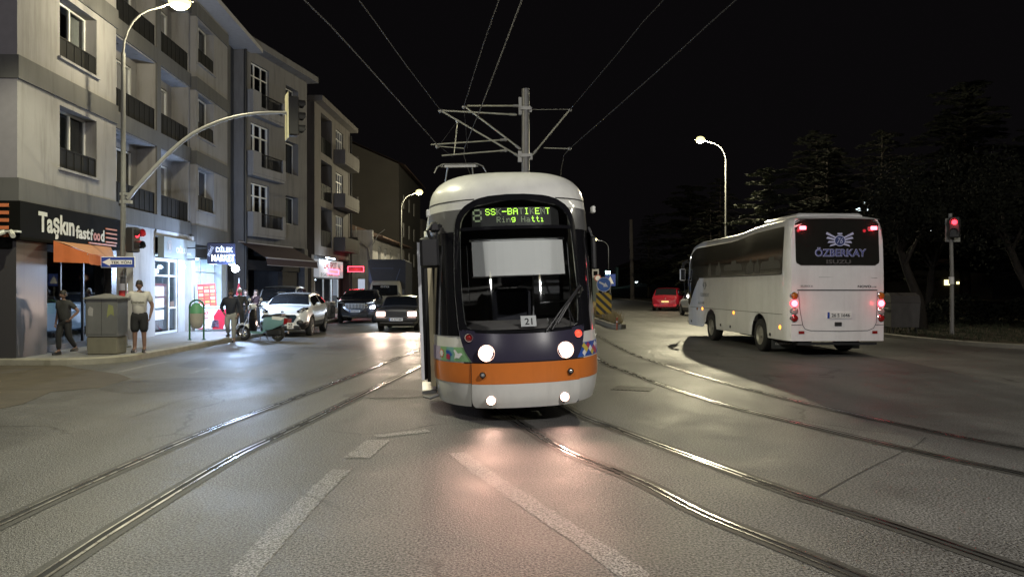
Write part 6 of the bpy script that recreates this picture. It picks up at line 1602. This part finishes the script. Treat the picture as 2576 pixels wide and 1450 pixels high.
MT['hair'] = M('hair_black', (.012,.010,.009), .6); MT['hairbrown'] = M('hair_brown', (.05,.028,.018), .5)
MT['tee'] = M('tee_offwhite', (.45,.43,.40), .85); MT['blackcloth'] = M('cloth_black', (.015,.015,.016), .85); MT['darkcloth'] = M('cloth_dark', (.03,.03,.03), .85)
MT['navycloth'] = M('jacket_navy', (.012,.015,.028), .75); MT['greycloth'] = M('cloth_grey', (.27,.27,.26), .85); MT['wine'] = M('cloth_wine', (.03,.012,.015), .85)
p1, top, S_ = person('man in off white printed shirt and black knee length shorts leaning on the grey cabinet', (-9.08, 18.75, .15), R(14), 1.74,
    arms={-1: ((-.36,-.02,1.22), (-.50,-.10,1.33)), 1: ((.29,.02,1.13), (.25,-.02,.90))}, shirt='tee', pants='blackcloth', plen='short', skin='skin', build_=1.10)
text('shirt_print', 'Emirates', .30, .07, 'darkcloth', top, (0,-.185,1.22), bold=.02)
person('man in dark polo shirt and dark trousers walking past the unlit fast food shop', (-10.52, 18.1, .15), R(-15), 1.50,
    arms={-1: ((-.30,.06,1.14), (-.30,.0,.88)), 1: ((.36,.10,1.18), (.24,-.03,1.0))}, legs={-1: ((-.10,-.12,.52), (-.10,-.10,.09)), 1: ((.10,.02,.50), (.10,.28,.16))}, shirt='darkcloth', pants='blackcloth', skin='skin', build_=1.05, lean=-.04)
person('man in navy zip jacket and light grey trousers striding across the street', (-8.92, 24.4, .0), R(8), 1.67,
    arms={-1: ((-.33,.10,1.16), (-.22,-.02,.98)), 1: ((.29,.04,1.13), (.24,-.06,.92))}, legs={-1: ((-.09,-.10,.55), (-.13,.24,.26)), 1: ((.09,-.02,.50), (.10,-.02,.09))}, shirt='navycloth', sleeve='long', pants='greycloth', skin='skin', build_=1.1)
person('grey haired man half hidden behind the navy jacket', (-9.35, 26.4, .15), R(10), 1.55, shirt='darkcloth', sleeve='long', pants='darkcloth', hair='curtain', skin='skin')
person('long haired woman in black standing left of the two women by the market', (-10.25, 29.6, .15), R(15), 1.50, shirt='blackcloth', sleeve='long', pants='blackcloth', hair='hairbrown', longhair=True, skin='skinpale', build_=.85,
    arms={-1: ((-.22,.0,1.13), (-.08,-.16,1.10)), 1: ((.22,.02,1.13), (.14,-.12,.98))})
person('long haired woman with a hand at her chin, right one of the two women', (-9.95, 29.9, .15), R(5), 1.50, shirt='wine', sleeve='long', pants='blackcloth', hair='hairbrown', longhair=True, skin='skinpale', build_=.85,
    arms={-1: ((-.22,-.05,1.15), (-.06,-.18,1.42)), 1: ((.22,-.02,1.13), (.02,-.17,1.12))})
person('dark clothed man standing far down the street by the white house', (-9.6, 52, .15), R(30), 1.7, shirt='darkcloth', pants='darkcloth', skin='skin')

# ------------------------------------------------------------ street objects
cb_ = thing('electrical_cabinet', 'weathered grey electrical cabinet on a concrete plinth at the street corner', 'cabinet', (-9.66, 18.35, .15), R(4))
cb_.scale = (.66, .9, 1)
mb = MB(); mb.bbox(-.52,.52,-.30,.30,0,.42,.02); mb.build('plinth', M('plinth', (.145,.135,.10), .9, var=.3, scale=3, bump=.5, bscale=20), cb_)
mb = MB(); mb.bbox(-.55,.55,-.32,.32,.42,1.30,.01); bx = mb.build('housing', M('cabinet_grey', (.115,.115,.115), .7, var=.35, scale=2.2, bump=.2), cb_)
mb = MB(); mb.loft([[(-.60,-.37,1.30),(.60,-.37,1.30),(.60,.37,1.30),(-.60,.37,1.30)],[(-.60,-.37,1.33),(.60,-.37,1.33),(.60,.37,1.33),(-.60,.37,1.33)],[(-.05,-.02,1.43),(.05,-.02,1.43),(.05,.02,1.43),(-.05,.02,1.43)]], cap=True); mb.build('lid', M('lid_grey', (.14,.14,.14), .7), cb_)
mb = MB(); mb.box(-.003,.003,-.325,-.318,.45,1.28); mb.box(-.5,-.494,-.325,-.318,.45,1.28); mb.box(-.5,.5,-.324,-.318,.47,.476); mb.build('door_gap', 'darkpanel', bx)
mb = MB(); mb.add([(-.46,-.324,.92),(-.30,-.324,.90),(-.28,-.324,1.08),(-.40,-.324,1.13),(-.47,-.324,1.05)], [(0,1,2,3,4)]); mb.build('poster_remains', M('paper', (.28,.27,.27), .8), bx); mb = MB(); mb.add([(.18,-.324,.86),(.32,-.324,.95),(.44,-.324,.90),(.40,-.324,1.14),(.24,-.324,1.18),(.20,-.324,1.0)], [tuple(range(6))]); mb.build('poster_remains', M('paper_yellow', (.20,.21,.09), .8), bx)
# litter bin on two posts
lb_ = thing('litter_bin', 'green and grey litter bin hung between two dark green posts on the pavement edge', 'litter bin', (-9.55, 23.3, .15), R(15))
MT['bingreen'] = M('bin_green', (.03,.13,.07), .5)
mb = MB()
for sg in (-1, 1): mb.tube([(sg*.2,0,0),(sg*.2,0,1.02)] + [(sg*.2*math.cos(a), 0, 1.02+.18*math.sin(a)) for a in (R(30),R(60),R(90))], .028, 8)
mb.cyl((-.2,0,0),(-.2,0,.02),.06); mb.cyl((.2,0,0),(.2,0,.02),.06); mb.build('post', 'bingreen', lb_, smooth=50)
mb = MB(); rows = [[(rx*math.cos(b), .02+ry*math.sin(b)-.05, z) for b in [2*PI*k/20 for k in range(20)]] for z, rx, ry in ((.34,.08,.06),(.38,.15,.12),(.55,.19,.17),(.80,.20,.19))]; mb.loft(rows, cap=True); mb.build('bucket', M('bin_grey', (.38,.36,.31), .5), lb_, smooth=50)
mb = MB(); rows = [[(rx*math.cos(b), .02+ry*math.sin(b)-.05, z) for b in [2*PI*k/20 for k in range(20)]] for z, rx, ry in ((.80,.205,.195),(.95,.19,.17),(1.08,.12,.11),(1.12,.03,.03))]; mb.loft(rows, cap=True); mb.build('hood', M('hood_green', (.10,.30,.16), .5), lb_, smooth=50)
# ice cream freezer
fz = thing('ice_cream_freezer', 'white and red ice cream chest freezer outside the bright market', 'freezer', tuple(at(545, 830, 28.3).to_2d()) + (.15,), R(12))
mb = MB(); mb.bbox(-.62,.62,-.33,.33,.05,.82,.04); mb.build('chest', 'signwhite', fz, smooth=40)
mb = MB(); mb.bbox(-.60,.60,-.31,.31,.82,.90,.03); mb.build('lid', M('freezer_lid', (.45,.5,.52), .3), fz)
mb = MB(); pts = [(.10,.80),(.62,.80),(.62,.52),(.42,.42),(.30,.20),(.28,.07),(-.10,.07),(-.02,.30),(-.05,.55)]; mb.prism(pts, -.336, -.333); mb.prism([(-.62,.07),(-.45,.07),(-.30,.30),(-.45,.12)], -.336, -.333); mb.build('red_swirl', M('freezer_red', (.50,.02,.05), .4), fz)
mb = MB(); hp = []
for k in range(24): a = 2*PI*k/24; hp.append((.011*16*math.sin(a)**3, .011*(13*math.cos(a)-5*math.cos(2*a)-2*math.cos(3*a)-math.cos(4*a))))
for s_, m_ in ((.85, 0), (.6, 1), (.35, 0)): mb.prism([(-.35+x*s_*.75, .64+z*s_*.75) for x, z in hp], -.339-.002*(1-s_), -.334, mi=m_)
mb.build('heart_logo', [M('logo_red', (.55,.03,.05), .4), 'signwhite'], fz)
text('lettering', 'ALGIDA', .26, .055, M('letter_red2', (.5,.03,.05), .5), fz, (-.36,-.337,.48), bold=.01)
mb = MB(); 
for k in range(5): mb.tube([(-.12+.03*k*.3,-.345,.16+.05*k),(.0,-.352,.19+.05*k),(.14-.02*k*.3,-.345,.15+.055*k)], .016, 6)
mb.build('ice_cream_picture', M('ice_navy', (.03,.03,.08), .5), fz)
# poster stand
po = thing('poster_board', 'tilted red price poster standing on the freezer in front of the market', 'poster', tuple(at(524, 777, 28.2)), R(14))
mb = MB(); mb.box(-.32,.30,0,.03,0,.93); bd = mb.build('board', M('poster_red', (.38,.05,.045), .6), po); bd.rotation_euler = (0, R(-4), 0)
mb = MB(); rnd = random.Random(3)
for r_ in range(6):
    for c_ in range(3): mb.box(-.29+c_*.2,-.29+c_*.2+.15,-.004,0,.10+r_*.13,.10+r_*.13+.085,rnd.randrange(4))
mb.build('pictures', [M('food_a', (.45,.30,.10), .6), M('food_b', (.50,.42,.35), .6), M('food_c', (.42,.10,.05), .6), M('food_d', (.30,.16,.08), .6)], bd)
# folded red parasol and plant near the women
pr = thing('folded_parasol', 'folded red parasol standing behind the walking man near the market', 'parasol', tuple(at(601, 812, 30.0).to_2d()) + (.15,), 0)
mb = MB(); mb.tube([(0,0,.55),(0,0,.8),(0,0,1.4),(0,0,1.75)], [.19,.17,.10,.02], 10); mb.build('canopy', M('parasol_red', (.42,.02,.04), .7), pr, smooth=50)
mb = MB(); mb.tube([(0,0,0),(0,0,1.95)], .02); mb.cyl((0,0,0),(0,0,.08), .2); mb.build('pole', 'signwhite', pr)
for z in (1.05, 1.2): mb = MB(); mb.cyl((0,0,z),(0,0,z+.035), .155-.03*(z-1.0)*5, n=12); mb.build('band', 'signwhite', pr)
pl_ = thing('pot_plant', 'leafy pot plant inside the bright market window', 'plant', tuple(at(523, 775, 29.0).to_2d()) + (1.02,), 0)
mb = MB(); mb.tube([(0,0,0),(0,0,.25)], [.09,.13], 12); mb.build('pot', M('terracotta', (.3,.15,.08), .8), pl_)
mb = MB()
for k in range(60):
    a = random.uniform(0, 2*PI); e = random.uniform(.3, 1.3); l = random.uniform(.15,.4); c = Vector((math.cos(a)*math.cos(e), math.sin(a)*math.cos(e), math.sin(e)))*l + Vector((0,0,.25)); s_ = c.cross(Vector((0,0,1))).normalized()*.04; d_ = (c-Vector((0,0,.25))).normalized()*.1
    mb.add([c-d_, c+s_, c+d_, c-s_], [(0,1,2,3)])
mb.build('leaves', M('leaf_green', (.08,.20,.07), .6), pl_, fixn=False)
# goods in front of the spot shop
ap = thing('washing_machine', 'white second hand washing machine on the pavement before the spot shop', 'appliance', (-9.85, 41.2, .15), R(75))
mb = MB(); mb.bbox(-.3,.3,-.28,.28,0,.85,.02); mb.build('cabinet', 'signwhite', ap); mb = MB(); mb.tube([(-.0+.19*math.cos(2*PI*k/16),-.285,.42+.19*math.sin(2*PI*k/16)) for k in range(17)], .02, 6); mb.box(-.28,.28,-.285,-.28,.72,.8); mb.build('door_ring', 'galv', ap)
ch = thing('folding_chair', 'dark folding chair between the white crossover and the black SUV', 'chair', (-9.5, 38.6, .15), R(60))
mb = MB(); mb.bbox(-.2,.2,-.2,.2,.44,.47,.01); mb.build('seat', 'black', ch); mb = MB(); mb.bbox(-.2,.2,.19,.22,.65,.88,.01); mb.build('backrest', 'black', ch)
for x in (-.19,.19): 
    mb = MB(); mb.tube([(x,.25,.0),(x,.1,.45),(x,.22,.9)], .014); mb.build('leg', 'black', ch)
    mb = MB(); mb.tube([(x,-.25,0),(x,.05,.45)], .014); mb.build('leg', 'black', ch)
tb = thing('crate_table', 'low table with pale crates at the edge of the spot shop pavement', 'table', (-9.9, 39.6, .15), R(80))
mb = MB(); mb.box(-.6,.6,-.3,.3,.68,.72); mb.build('table_top', 'signwhite', tb)
for x in (-.55,.55):
    for y in (-.25,.25): mb = MB(); mb.box(x-.02,x+.02,y-.02,y+.02,0,.68); mb.build('leg', 'galv', tb)
mb = MB(); mb.bbox(-.5,0,-.22,.22,.72,.92,.02); o = mb.build('crate', M('crate_salmon', (.50,.22,.14), .6), None, loc=(-9.9,39.6,.15), rz=R(80)); tag(o, 'salmon coloured crate on the low table before the spot shop', 'crate')

# ------------------------------------------------------------ right side: signs, delineator, posts
ks = thing('keep_right_sign', 'round blue sign with white arrow over a yellow and black striped board on the median', 'sign', tuple(at(1519, 806, 38.0).to_2d()) + (.2,), R(0))
kx = ks.location
LZ = lambda y: at(1519, y, 38.0).z - .2
mb = MB(); rows = [[(r_*math.cos(2*PI*k/36), yy, LZ(715)+r_*math.sin(2*PI*k/36)) for k in range(36)] for r_, yy in ((.0,0),(.355,0),(.36,-.006),(.335,-.006))]; mb.loft(rows); mb.build('disc_rim', 'signwhite', ks, smooth=30)
mb = MB(); mb.loft([[(r_*math.cos(2*PI*k/36), -.008, LZ(715)+r_*math.sin(2*PI*k/36)) for k in range(36)] for r_ in (.335,.001)]); mb.build('disc_face', M('sign_blue_bright', (.03,.14,.50), .4), ks)
mb = MB(); ar_ = [(-.26,.045),(.02,.045),(.02,.12),(.25,0),(.02,-.12),(.02,-.045),(-.26,-.045)]; ca, sa = math.cos(R(-28)), math.sin(R(-28))
mb.add([(x*ca-z*sa, -.012, LZ(715)+x*sa+z*ca) for x, z in ar_], [tuple(range(7))]); mb.build('arrow', 'signwhite', ks)
mb = MB(); z1, z0 = LZ(736), LZ(790); mb.box(-.38,.38,-.004,.02,z0,z1); bd = mb.build('striped_board', M('board_yellow', (.62,.40,.02), .5), ks)
mb = MB()
def clip(poly, a, b, keep_gt, axis):
    out = []
    for i in range(len(poly)):
        p, q = poly[i-1], poly[i]; ip = (p[axis] >= a) if keep_gt else (p[axis] <= a); iq = (q[axis] >= a) if keep_gt else (q[axis] <= a)
        if ip != iq: t_ = (a-p[axis])/(q[axis]-p[axis]); out.append((p[0]+(q[0]-p[0])*t_, p[1]+(q[1]-p[1])*t_))
        if iq: out.append(q)
    return out
for k in range(-4, 7):
    off = z0 + k*.40+.1
    po_ = [(-.38, off+.76*.95), (.38, off), (.38, off+.19), (-.38, off+.19+.76*.95)]
    po_ = clip(po_, z0, 0, True, 1); po_ = clip(po_, z1, 0, False, 1) if len(po_) > 2 else po_
    if len(po_) > 2: mb.add([(x, -.007, z) for x, z in po_], [tuple(range(len(po_)))])
mb.build('stripes', M('board_black', (.03,.028,.025), .5), bd)
mb = MB()
for x in (-.04,.08): mb.tube([(x,.03,0),(x,.03,LZ(700))], .03)
mb.build('post', M('post_pale', (.42,.38,.34), .5), ks, smooth=40)
dl = thing('delineator_post', 'thin orange and white delineator post at the nose of the median', 'bollard', tuple(gp(1552, 829).to_2d()) + (.0,))
mb = MB(); mb.tube([(0,0,0),(0,0,.46)], .035, 10); mb.ell((0.01,0,.47),(.05,.05,.05),10,6); mb.build('post', M('post_orange', (.45,.12,.06), .5), dl, smooth=40); mb = MB(); mb.cyl((0,0,.30),(0,0,.36), .037, n=12); mb.build('band', 'plate', dl)
def simple_sign(label, px_, py_, Y, w_, h_, kind, ph=True):
    c = at(px_, py_, Y); t = thing('road_sign', label, 'sign', (c.x, c.y, 0))
    mb = MB(); mb.tube([(0,.03,0),(0,.03,c.z+h_*.5)], .035); mb.build('post', 'galv', t)
    mb = MB()
    if kind == 'tri': mb.box(-w_/2,w_/2,-.01,.01,c.z-h_/2,c.z+h_/2); f = mb.build('plate', 'navy', t); mb = MB(); mb.add([(-w_*.35,-.014,c.z-h_*.3),(w_*.35,-.014,c.z-h_*.3),(0,-.014,c.z+h_*.35)], [(0,1,2)]); mb.build('symbol', 'signwhite', f)
    elif kind == 'round': mb.cyl((0,.01,c.z),(0,-.01,c.z), w_/2, n=20); f = mb.build('plate', M('ring_red', (.4,.10,.08), .5), t); mb = MB(); mb.cyl((0,-.011,c.z),(0,-.014,c.z), w_*.36, n=20); mb.build('face', 'signwhite', f)
    else: mb.box(-w_/2,w_/2,-.01,.01,c.z-h_/2,c.z+h_/2); f = mb.build('plate', 'signwhite', t); mb = MB(); mb.box(-w_*.3,w_*.3,-.014,-.01,c.z-h_*.25,c.z+h_*.25); mb.build('symbol', 'darkpanel', f)
simple_sign('small blue sign with white triangle behind the round arrow sign', 1535, 704, 62, .85, .95, 'tri')
simple_sign('small red rimmed round sign just left above the arrow sign', 1504, 699, 66, .6, .6, 'round')
simple_sign('little white square sign high on a post beyond the tram', 1498, 687, 80, .7, .9, 'sq')
simple_sign('tiny white sign at the edge of the tram far down the tracks', 1481, 703, 90, .7, 1.3, 'sq')
dp = thing('utility_pole', 'dark utility pole on the far verge left of the red car', 'pole', tuple(at(1591, 751, 105).to_2d()) + (.1,))
mb = MB(); mb.tube([(0,0,0),(-.2,0,11)], [.28,.2], 10); mb.build('pole', M('pole_wood', (.16,.14,.13), .8), dp)
# kiosk / shelter lit far away
kk = thing('tram_shelter', 'small pale lit shelter far down the tracks behind the arrow sign', 'shelter', tuple(at(1497, 730, 95).to_2d()) + (0,))
mb = MB(); mb.bbox(-.45,.45,-.4,.4,0,3.4,.05); mb.build('cabinet', M('kiosk', (.35,.42,.40), .6), kk); mb = MB(); mb.box(-.7,.7,-.7,.7,3.4,3.55); mb.build('roof', 'darkpanel', kk)
# container behind the coach on the right
dm = thing('waste_container', 'pale grimy waste container standing on the verge just right of the coach', 'container', (13.75, 27.2, .1), R(-8))
dm.scale = (.48, .8, 1)
mb = MB(); rows = [[(-.95,-.5,.25),(.95,-.5,.25),(.95,.5,.25),(-.95,.5,.25)],[(-1.0,-.6,1.1),(1.0,-.6,1.1),(1.0,.6,1.1),(-1.0,.6,1.1)]]; mb.loft(rows, cap=True); mb.build('body', M('container_grey', (.07,.066,.066), .8, var=.4, scale=3), dm)
mb = MB(); mb.loft([[(-1.02,-.62,1.1),(1.02,-.62,1.1),(1.02,.62,1.1),(-1.02,.62,1.1)],[(-1.0,-.5,1.35),(1.0,-.5,1.35),(1.0,.5,1.35),(-1.0,.5,1.35)],[(-.95,-.15,1.45),(.95,-.15,1.45),(.95,.15,1.45),(-.95,.15,1.45)]], cap=True); mb.build('lid', M('container_lid', (.045,.042,.042), .8), dm)
for x in (-.8,.8):
    for y in (-.4,.4): mb = MB(); mb.cyl((x-.03,y,.12),(x+.03,y,.12), .12, n=12); mb.build('wheel', 'rubber', dm)
mb = MB(); mb.tube([(-1.05,-.3,.9),(-1.1,0,.9),(-1.05,.3,.9)], .02); mb.tube([(1.05,-.3,.9),(1.1,0,.9),(1.05,.3,.9)], .02); mb.build('handle', 'galv', dm)
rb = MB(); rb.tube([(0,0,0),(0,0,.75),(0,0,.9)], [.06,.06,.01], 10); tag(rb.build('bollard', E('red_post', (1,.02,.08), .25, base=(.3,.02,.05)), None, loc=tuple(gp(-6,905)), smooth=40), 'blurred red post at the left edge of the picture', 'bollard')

# ------------------------------------------------------------ trees
MT['bark'] = M('bark', (.028,.024,.021), .9, spec=.1, var=.4, scale=6, bump=.7, bscale=20)
MT['needle'] = M('conifer_needles', (.065,.07,.05), .9, spec=.15, var=.45, scale=1.6)  # paler copy for the tree by the lamp, its light put into colour
MT['needle2'] = M('conifer_needles_dark', (.022,.024,.019), .9, spec=.1, var=.45, scale=1.6)  # same needles darkened: the far trees' lack of light put into colour
MT['leafd'] = M('broad_leaves', (.011,.012,.009), .9, spec=.08, var=.5, scale=1.2)
def cedar(label, loc, h, rad, seed, mat='needle', dens=1.0, z0=.18, rz=0, qs=1.5):
    rnd = random.Random(seed); t = thing('conifer_tree', label, 'tree', loc, rz, 'conifers on the dark verge')
    mb = MB(); mb.tube([(0,0,0),(rnd.uniform(-.1,.1),0,h*.4),(0,rnd.uniform(-.1,.1),h*.97)], [.22*h/9,.14*h/9,.02], 9)
    cr = MB(); z = h*z0
    while z < h*.98:
        k = z/h; L_ = rad*(1-k)**.45*rnd.uniform(.8,1.15)+.15; nb = max(3, int(6*(1-k)+3)); a0 = rnd.uniform(0, 6.28)
        for b in range(nb):
            a = a0+2*PI*b/nb+rnd.uniform(-.3,.3); L = L_*rnd.uniform(.65,1.15); dz = rnd.uniform(-.1,.12); d = Vector((math.cos(a), math.sin(a), 0)); sd_ = Vector((-d.y, d.x, 0))
            zz = z+rnd.uniform(-.15,.15); mb.tube([(0,0,zz), tuple(d*L*.5+Vector((0,0,zz+L*.10))), tuple(d*L*.95+Vector((0,0,zz+L*dz)))], [.035,.02,.006], 4, cap=False)
            m = int((36+L*46)*dens)
            for q in range(m):
                s = rnd.random()**.7; wd = (.12+.34*math.sin(PI*min(1, s*.95+.05)))*L*.55+.06
                u = rnd.uniform(-1, 1); c = d*(L*s) + sd_*(u*wd) + Vector((0,0, zz + L*(.2*s*(1-s)+dz*s) - abs(u)*.12*L*.4 + rnd.uniform(-.06,.06)))
                e1 = (d*rnd.uniform(.6,1)+sd_*rnd.uniform(-.7,.7)+Vector((0,0,rnd.uniform(-.25,.2)))).normalized()*rnd.uniform(.08,.17)*qs; e2 = e1.cross(Vector((rnd.uniform(-.4,.4),rnd.uniform(-.4,.4),1))).normalized()*rnd.uniform(.03,.06)*qs
                cr.add([c-e1, c+e2, c+e1, c-e2], [(0,1,2,3)])
        z += (.34+.25*(1-k))*rnd.uniform(.85,1.2)
    mb.build('trunk', 'bark', t, smooth=60); cr.build('crown', mat, t, fixn=False); return t
cedar('conifer with pale lamp lit tiers rising above the coach roof', (14.9, 44.5, .1), 8.7, 3.2, 11, dens=1.5)
cedar('lower conifer left of the lamp post behind the coach front', (10.9+4.6, 60, .1), 8.0, 3.6, 5, 'needle2', .8)
cedar('conifer standing right of the lamp lit one behind the coach', (19.3, 47, .1), 10.5, 3.6, 21, 'needle2')
cedar('tall dark conifer beyond the red car', (19.5, 72, .1), 12, 4.2, 31, 'needle2', .6)
cedar('dark conifer above the tail of the coach', (25, 52, .1), 12.5, 4.2, 41, 'needle2', .7)
cedar('dark conifer far right behind the traffic light', (31, 45, .1), 12, 4, 51, 'needle2', .7)
cedar('distant dark conifer beyond the utility pole', (21, 118, .1), 13, 4.6, 61, 'needle2', .5)
def broadleaf(label, loc, h, rad, seed, lean=0.0, n=5200):
    rnd = random.Random(seed); t = thing('broadleaf_tree', label, 'tree', loc, 0, 'broadleaf trees on the dark verge')
    mb = MB(); top = Vector((lean*h*.45, 0, h*.45)); mb.tube([(0,0,0),(lean*.4,0,h*.15),(lean*h*.25,.1,h*.3), tuple(top)], [.24,.18,.15,.11], 10)
    cl_ = []
    for k in range(9):
        a = rnd.uniform(0, 2*PI); e = rnd.uniform(.2, 1.2); l = rad*rnd.uniform(.55,.95); p = top+Vector((math.cos(a)*math.cos(e)*l, math.sin(a)*math.cos(e)*l, math.sin(e)*l*1.1)); st = top*rnd.uniform(.7,1)
        mb.tube([tuple(st), tuple(st.lerp(p,.5)+Vector((0,0,.2))), tuple(p)], [.08,.05,.015], 6, cap=False)
        for q in range(4): cl_.append((p+Vector((rnd.gauss(0,.5),rnd.gauss(0,.5),rnd.gauss(0,.4))), rnd.uniform(.5,1.1)))
    cr = MB()
    for i in range(n):
        c0, r_ = cl_[i % len(cl_)]; v = Vector((rnd.gauss(0,1),rnd.gauss(0,1),rnd.gauss(0,.8))).normalized()*r_*rnd.random()**.4; c = c0+v
        e1 = Vector((rnd.gauss(0,1),rnd.gauss(0,1),rnd.gauss(0,1))).normalized()*rnd.uniform(.05,.11); e2 = e1.cross(Vector((rnd.gauss(0,1),rnd.gauss(0,1),rnd.gauss(0,1)))).normalized()*.05
        cr.add([c-e1, c+e2, c+e1, c-e2], [(0,1,2,3)])
    mb.build('trunk', 'bark', t, smooth=60); cr.build('crown', 'leafd', t, fixn=False); return t
cedar('broad dark conifer filling the gap over the coach roof', (23, 58, .1), 13.5, 5.5, 71, 'needle2', .7, qs=2.2)
cedar('very tall dark conifer at the right behind the traffic light', (33, 56, .1), 17, 6.5, 72, 'needle2', .7, qs=2.4)
cedar('tall dark conifer at the right edge of the picture', (37, 48, .1), 15, 6, 73, 'needle2', .7, qs=2.2)
cedar('broad dark conifer between the lamp post and the utility pole', (19, 82, .1), 13, 6, 74, 'needle2', .7, qs=2.4)
broadleaf('dark tree with pale leaning trunk between the coach and the traffic light', (16.0, 30, .1), 7.5, 2.6, 3, -.28)
broadleaf('dark tree with thick leaning trunk at the right edge', (20.5, 30, .1), 8, 3.2, 8, -.35)
broadleaf('dark leafy tree right of the traffic light', (19.5, 36, .1), 7.5, 3.0, 12, .1)
# low hedge behind the verge
mb = MB(); rnd = random.Random(5)
for i in range(9000):
    x = rnd.uniform(16, 44); y = 33+rnd.uniform(-.6,.6)+(x-16)*.12; z = rnd.random()**.6*(1.1+.25*math.sin(x*1.7)); c = Vector((x, y, .1+z))
    e1 = Vector((rnd.gauss(0,1),rnd.gauss(0,1),rnd.gauss(0,1))).normalized()*rnd.uniform(.06,.12); e2 = e1.cross(Vector((rnd.gauss(0,1),rnd.gauss(0,1),1))).normalized()*.06
    mb.add([c-e1, c+e2, c+e1, c-e2], [(0,1,2,3)])
o = mb.build('hedge', 'leafd', None, fixn=False); tag(o, 'low unclipped dark hedge behind the verge on the right', 'hedge')
# hill with a few lit houses far behind
mb = MB(); rows = []
for j in range(9):
    y = 190+j*28; rows.append([(x, y, max(-.5, (28*(1-math.exp(-((y-190)/110)))*(1-math.exp(-max(0, x-20)/60)))+1.2*math.sin(x*.05+j))-.4*(j == 0)*4) for x in range(-10, 420, 22)])
mb.loft(rows, closed=False); struct(mb.build('hill', 'farwall', smooth=60))
def hut(label, x_, y_, Y, lits):
    c = at(x_, y_, Y); t = thing('distant_house', label, 'house', (c.x, Y, c.z-6))
    mb = MB(); mb.box(-6,6,0,9,-8,8.5); mb.build('wall', 'farwall', t); mb = MB(); mb.prism([(-6.6,8.5),(6.6,8.5),(0,11)], -.5, 9.5); mb.build('roof', 'roof', t)
    for (px_, py_, w_, h_, m_) in lits:
        q = at(px_, py_, Y)-Vector((c.x, Y, c.z-6)); mb = MB(); mb.box(q.x-w_/2, q.x+w_/2, -.12, -.02, q.z-h_/2, q.z+h_/2); mb.build('window', m_, t)
wl = E('far_window', (.8,.95,1), 3.5); wy = E('far_window_warm', (1,.85,.4), 2.2)
hut('distant hillside house with two pale lit windows above the coach', 2176, 524, 250, [(2159,526,1.5,.9,wl),(2191,525,2.4,1.2,wl),(2175,509,.7,.7,wl)])
hut('distant hillside house with lit windows one above the other right of the coach', 2278, 584, 240, [(2278,581,1.0,1.0,wl),(2278,596,.9,.8,wl),(2340,577,.8,.8,wl)])
hut('distant hillside house with a single lit window high over the coach corner', 2262, 509, 260, [(2271,508,.9,1.1,wl)])
hut('distant low house with warm yellow lights behind the traffic light post', 2400, 709, 120, [(2384,710,1.1,.8,wy),(2418,711,1.5,.35,wy)])
hut('tiny lit house beyond the tracks right of the arrow sign', 1600, 690, 260, [(1529,687,1.6,1.6,E('far_cool', (.55,1,.9), 8)),(1601,711,.9,.9,wl)])
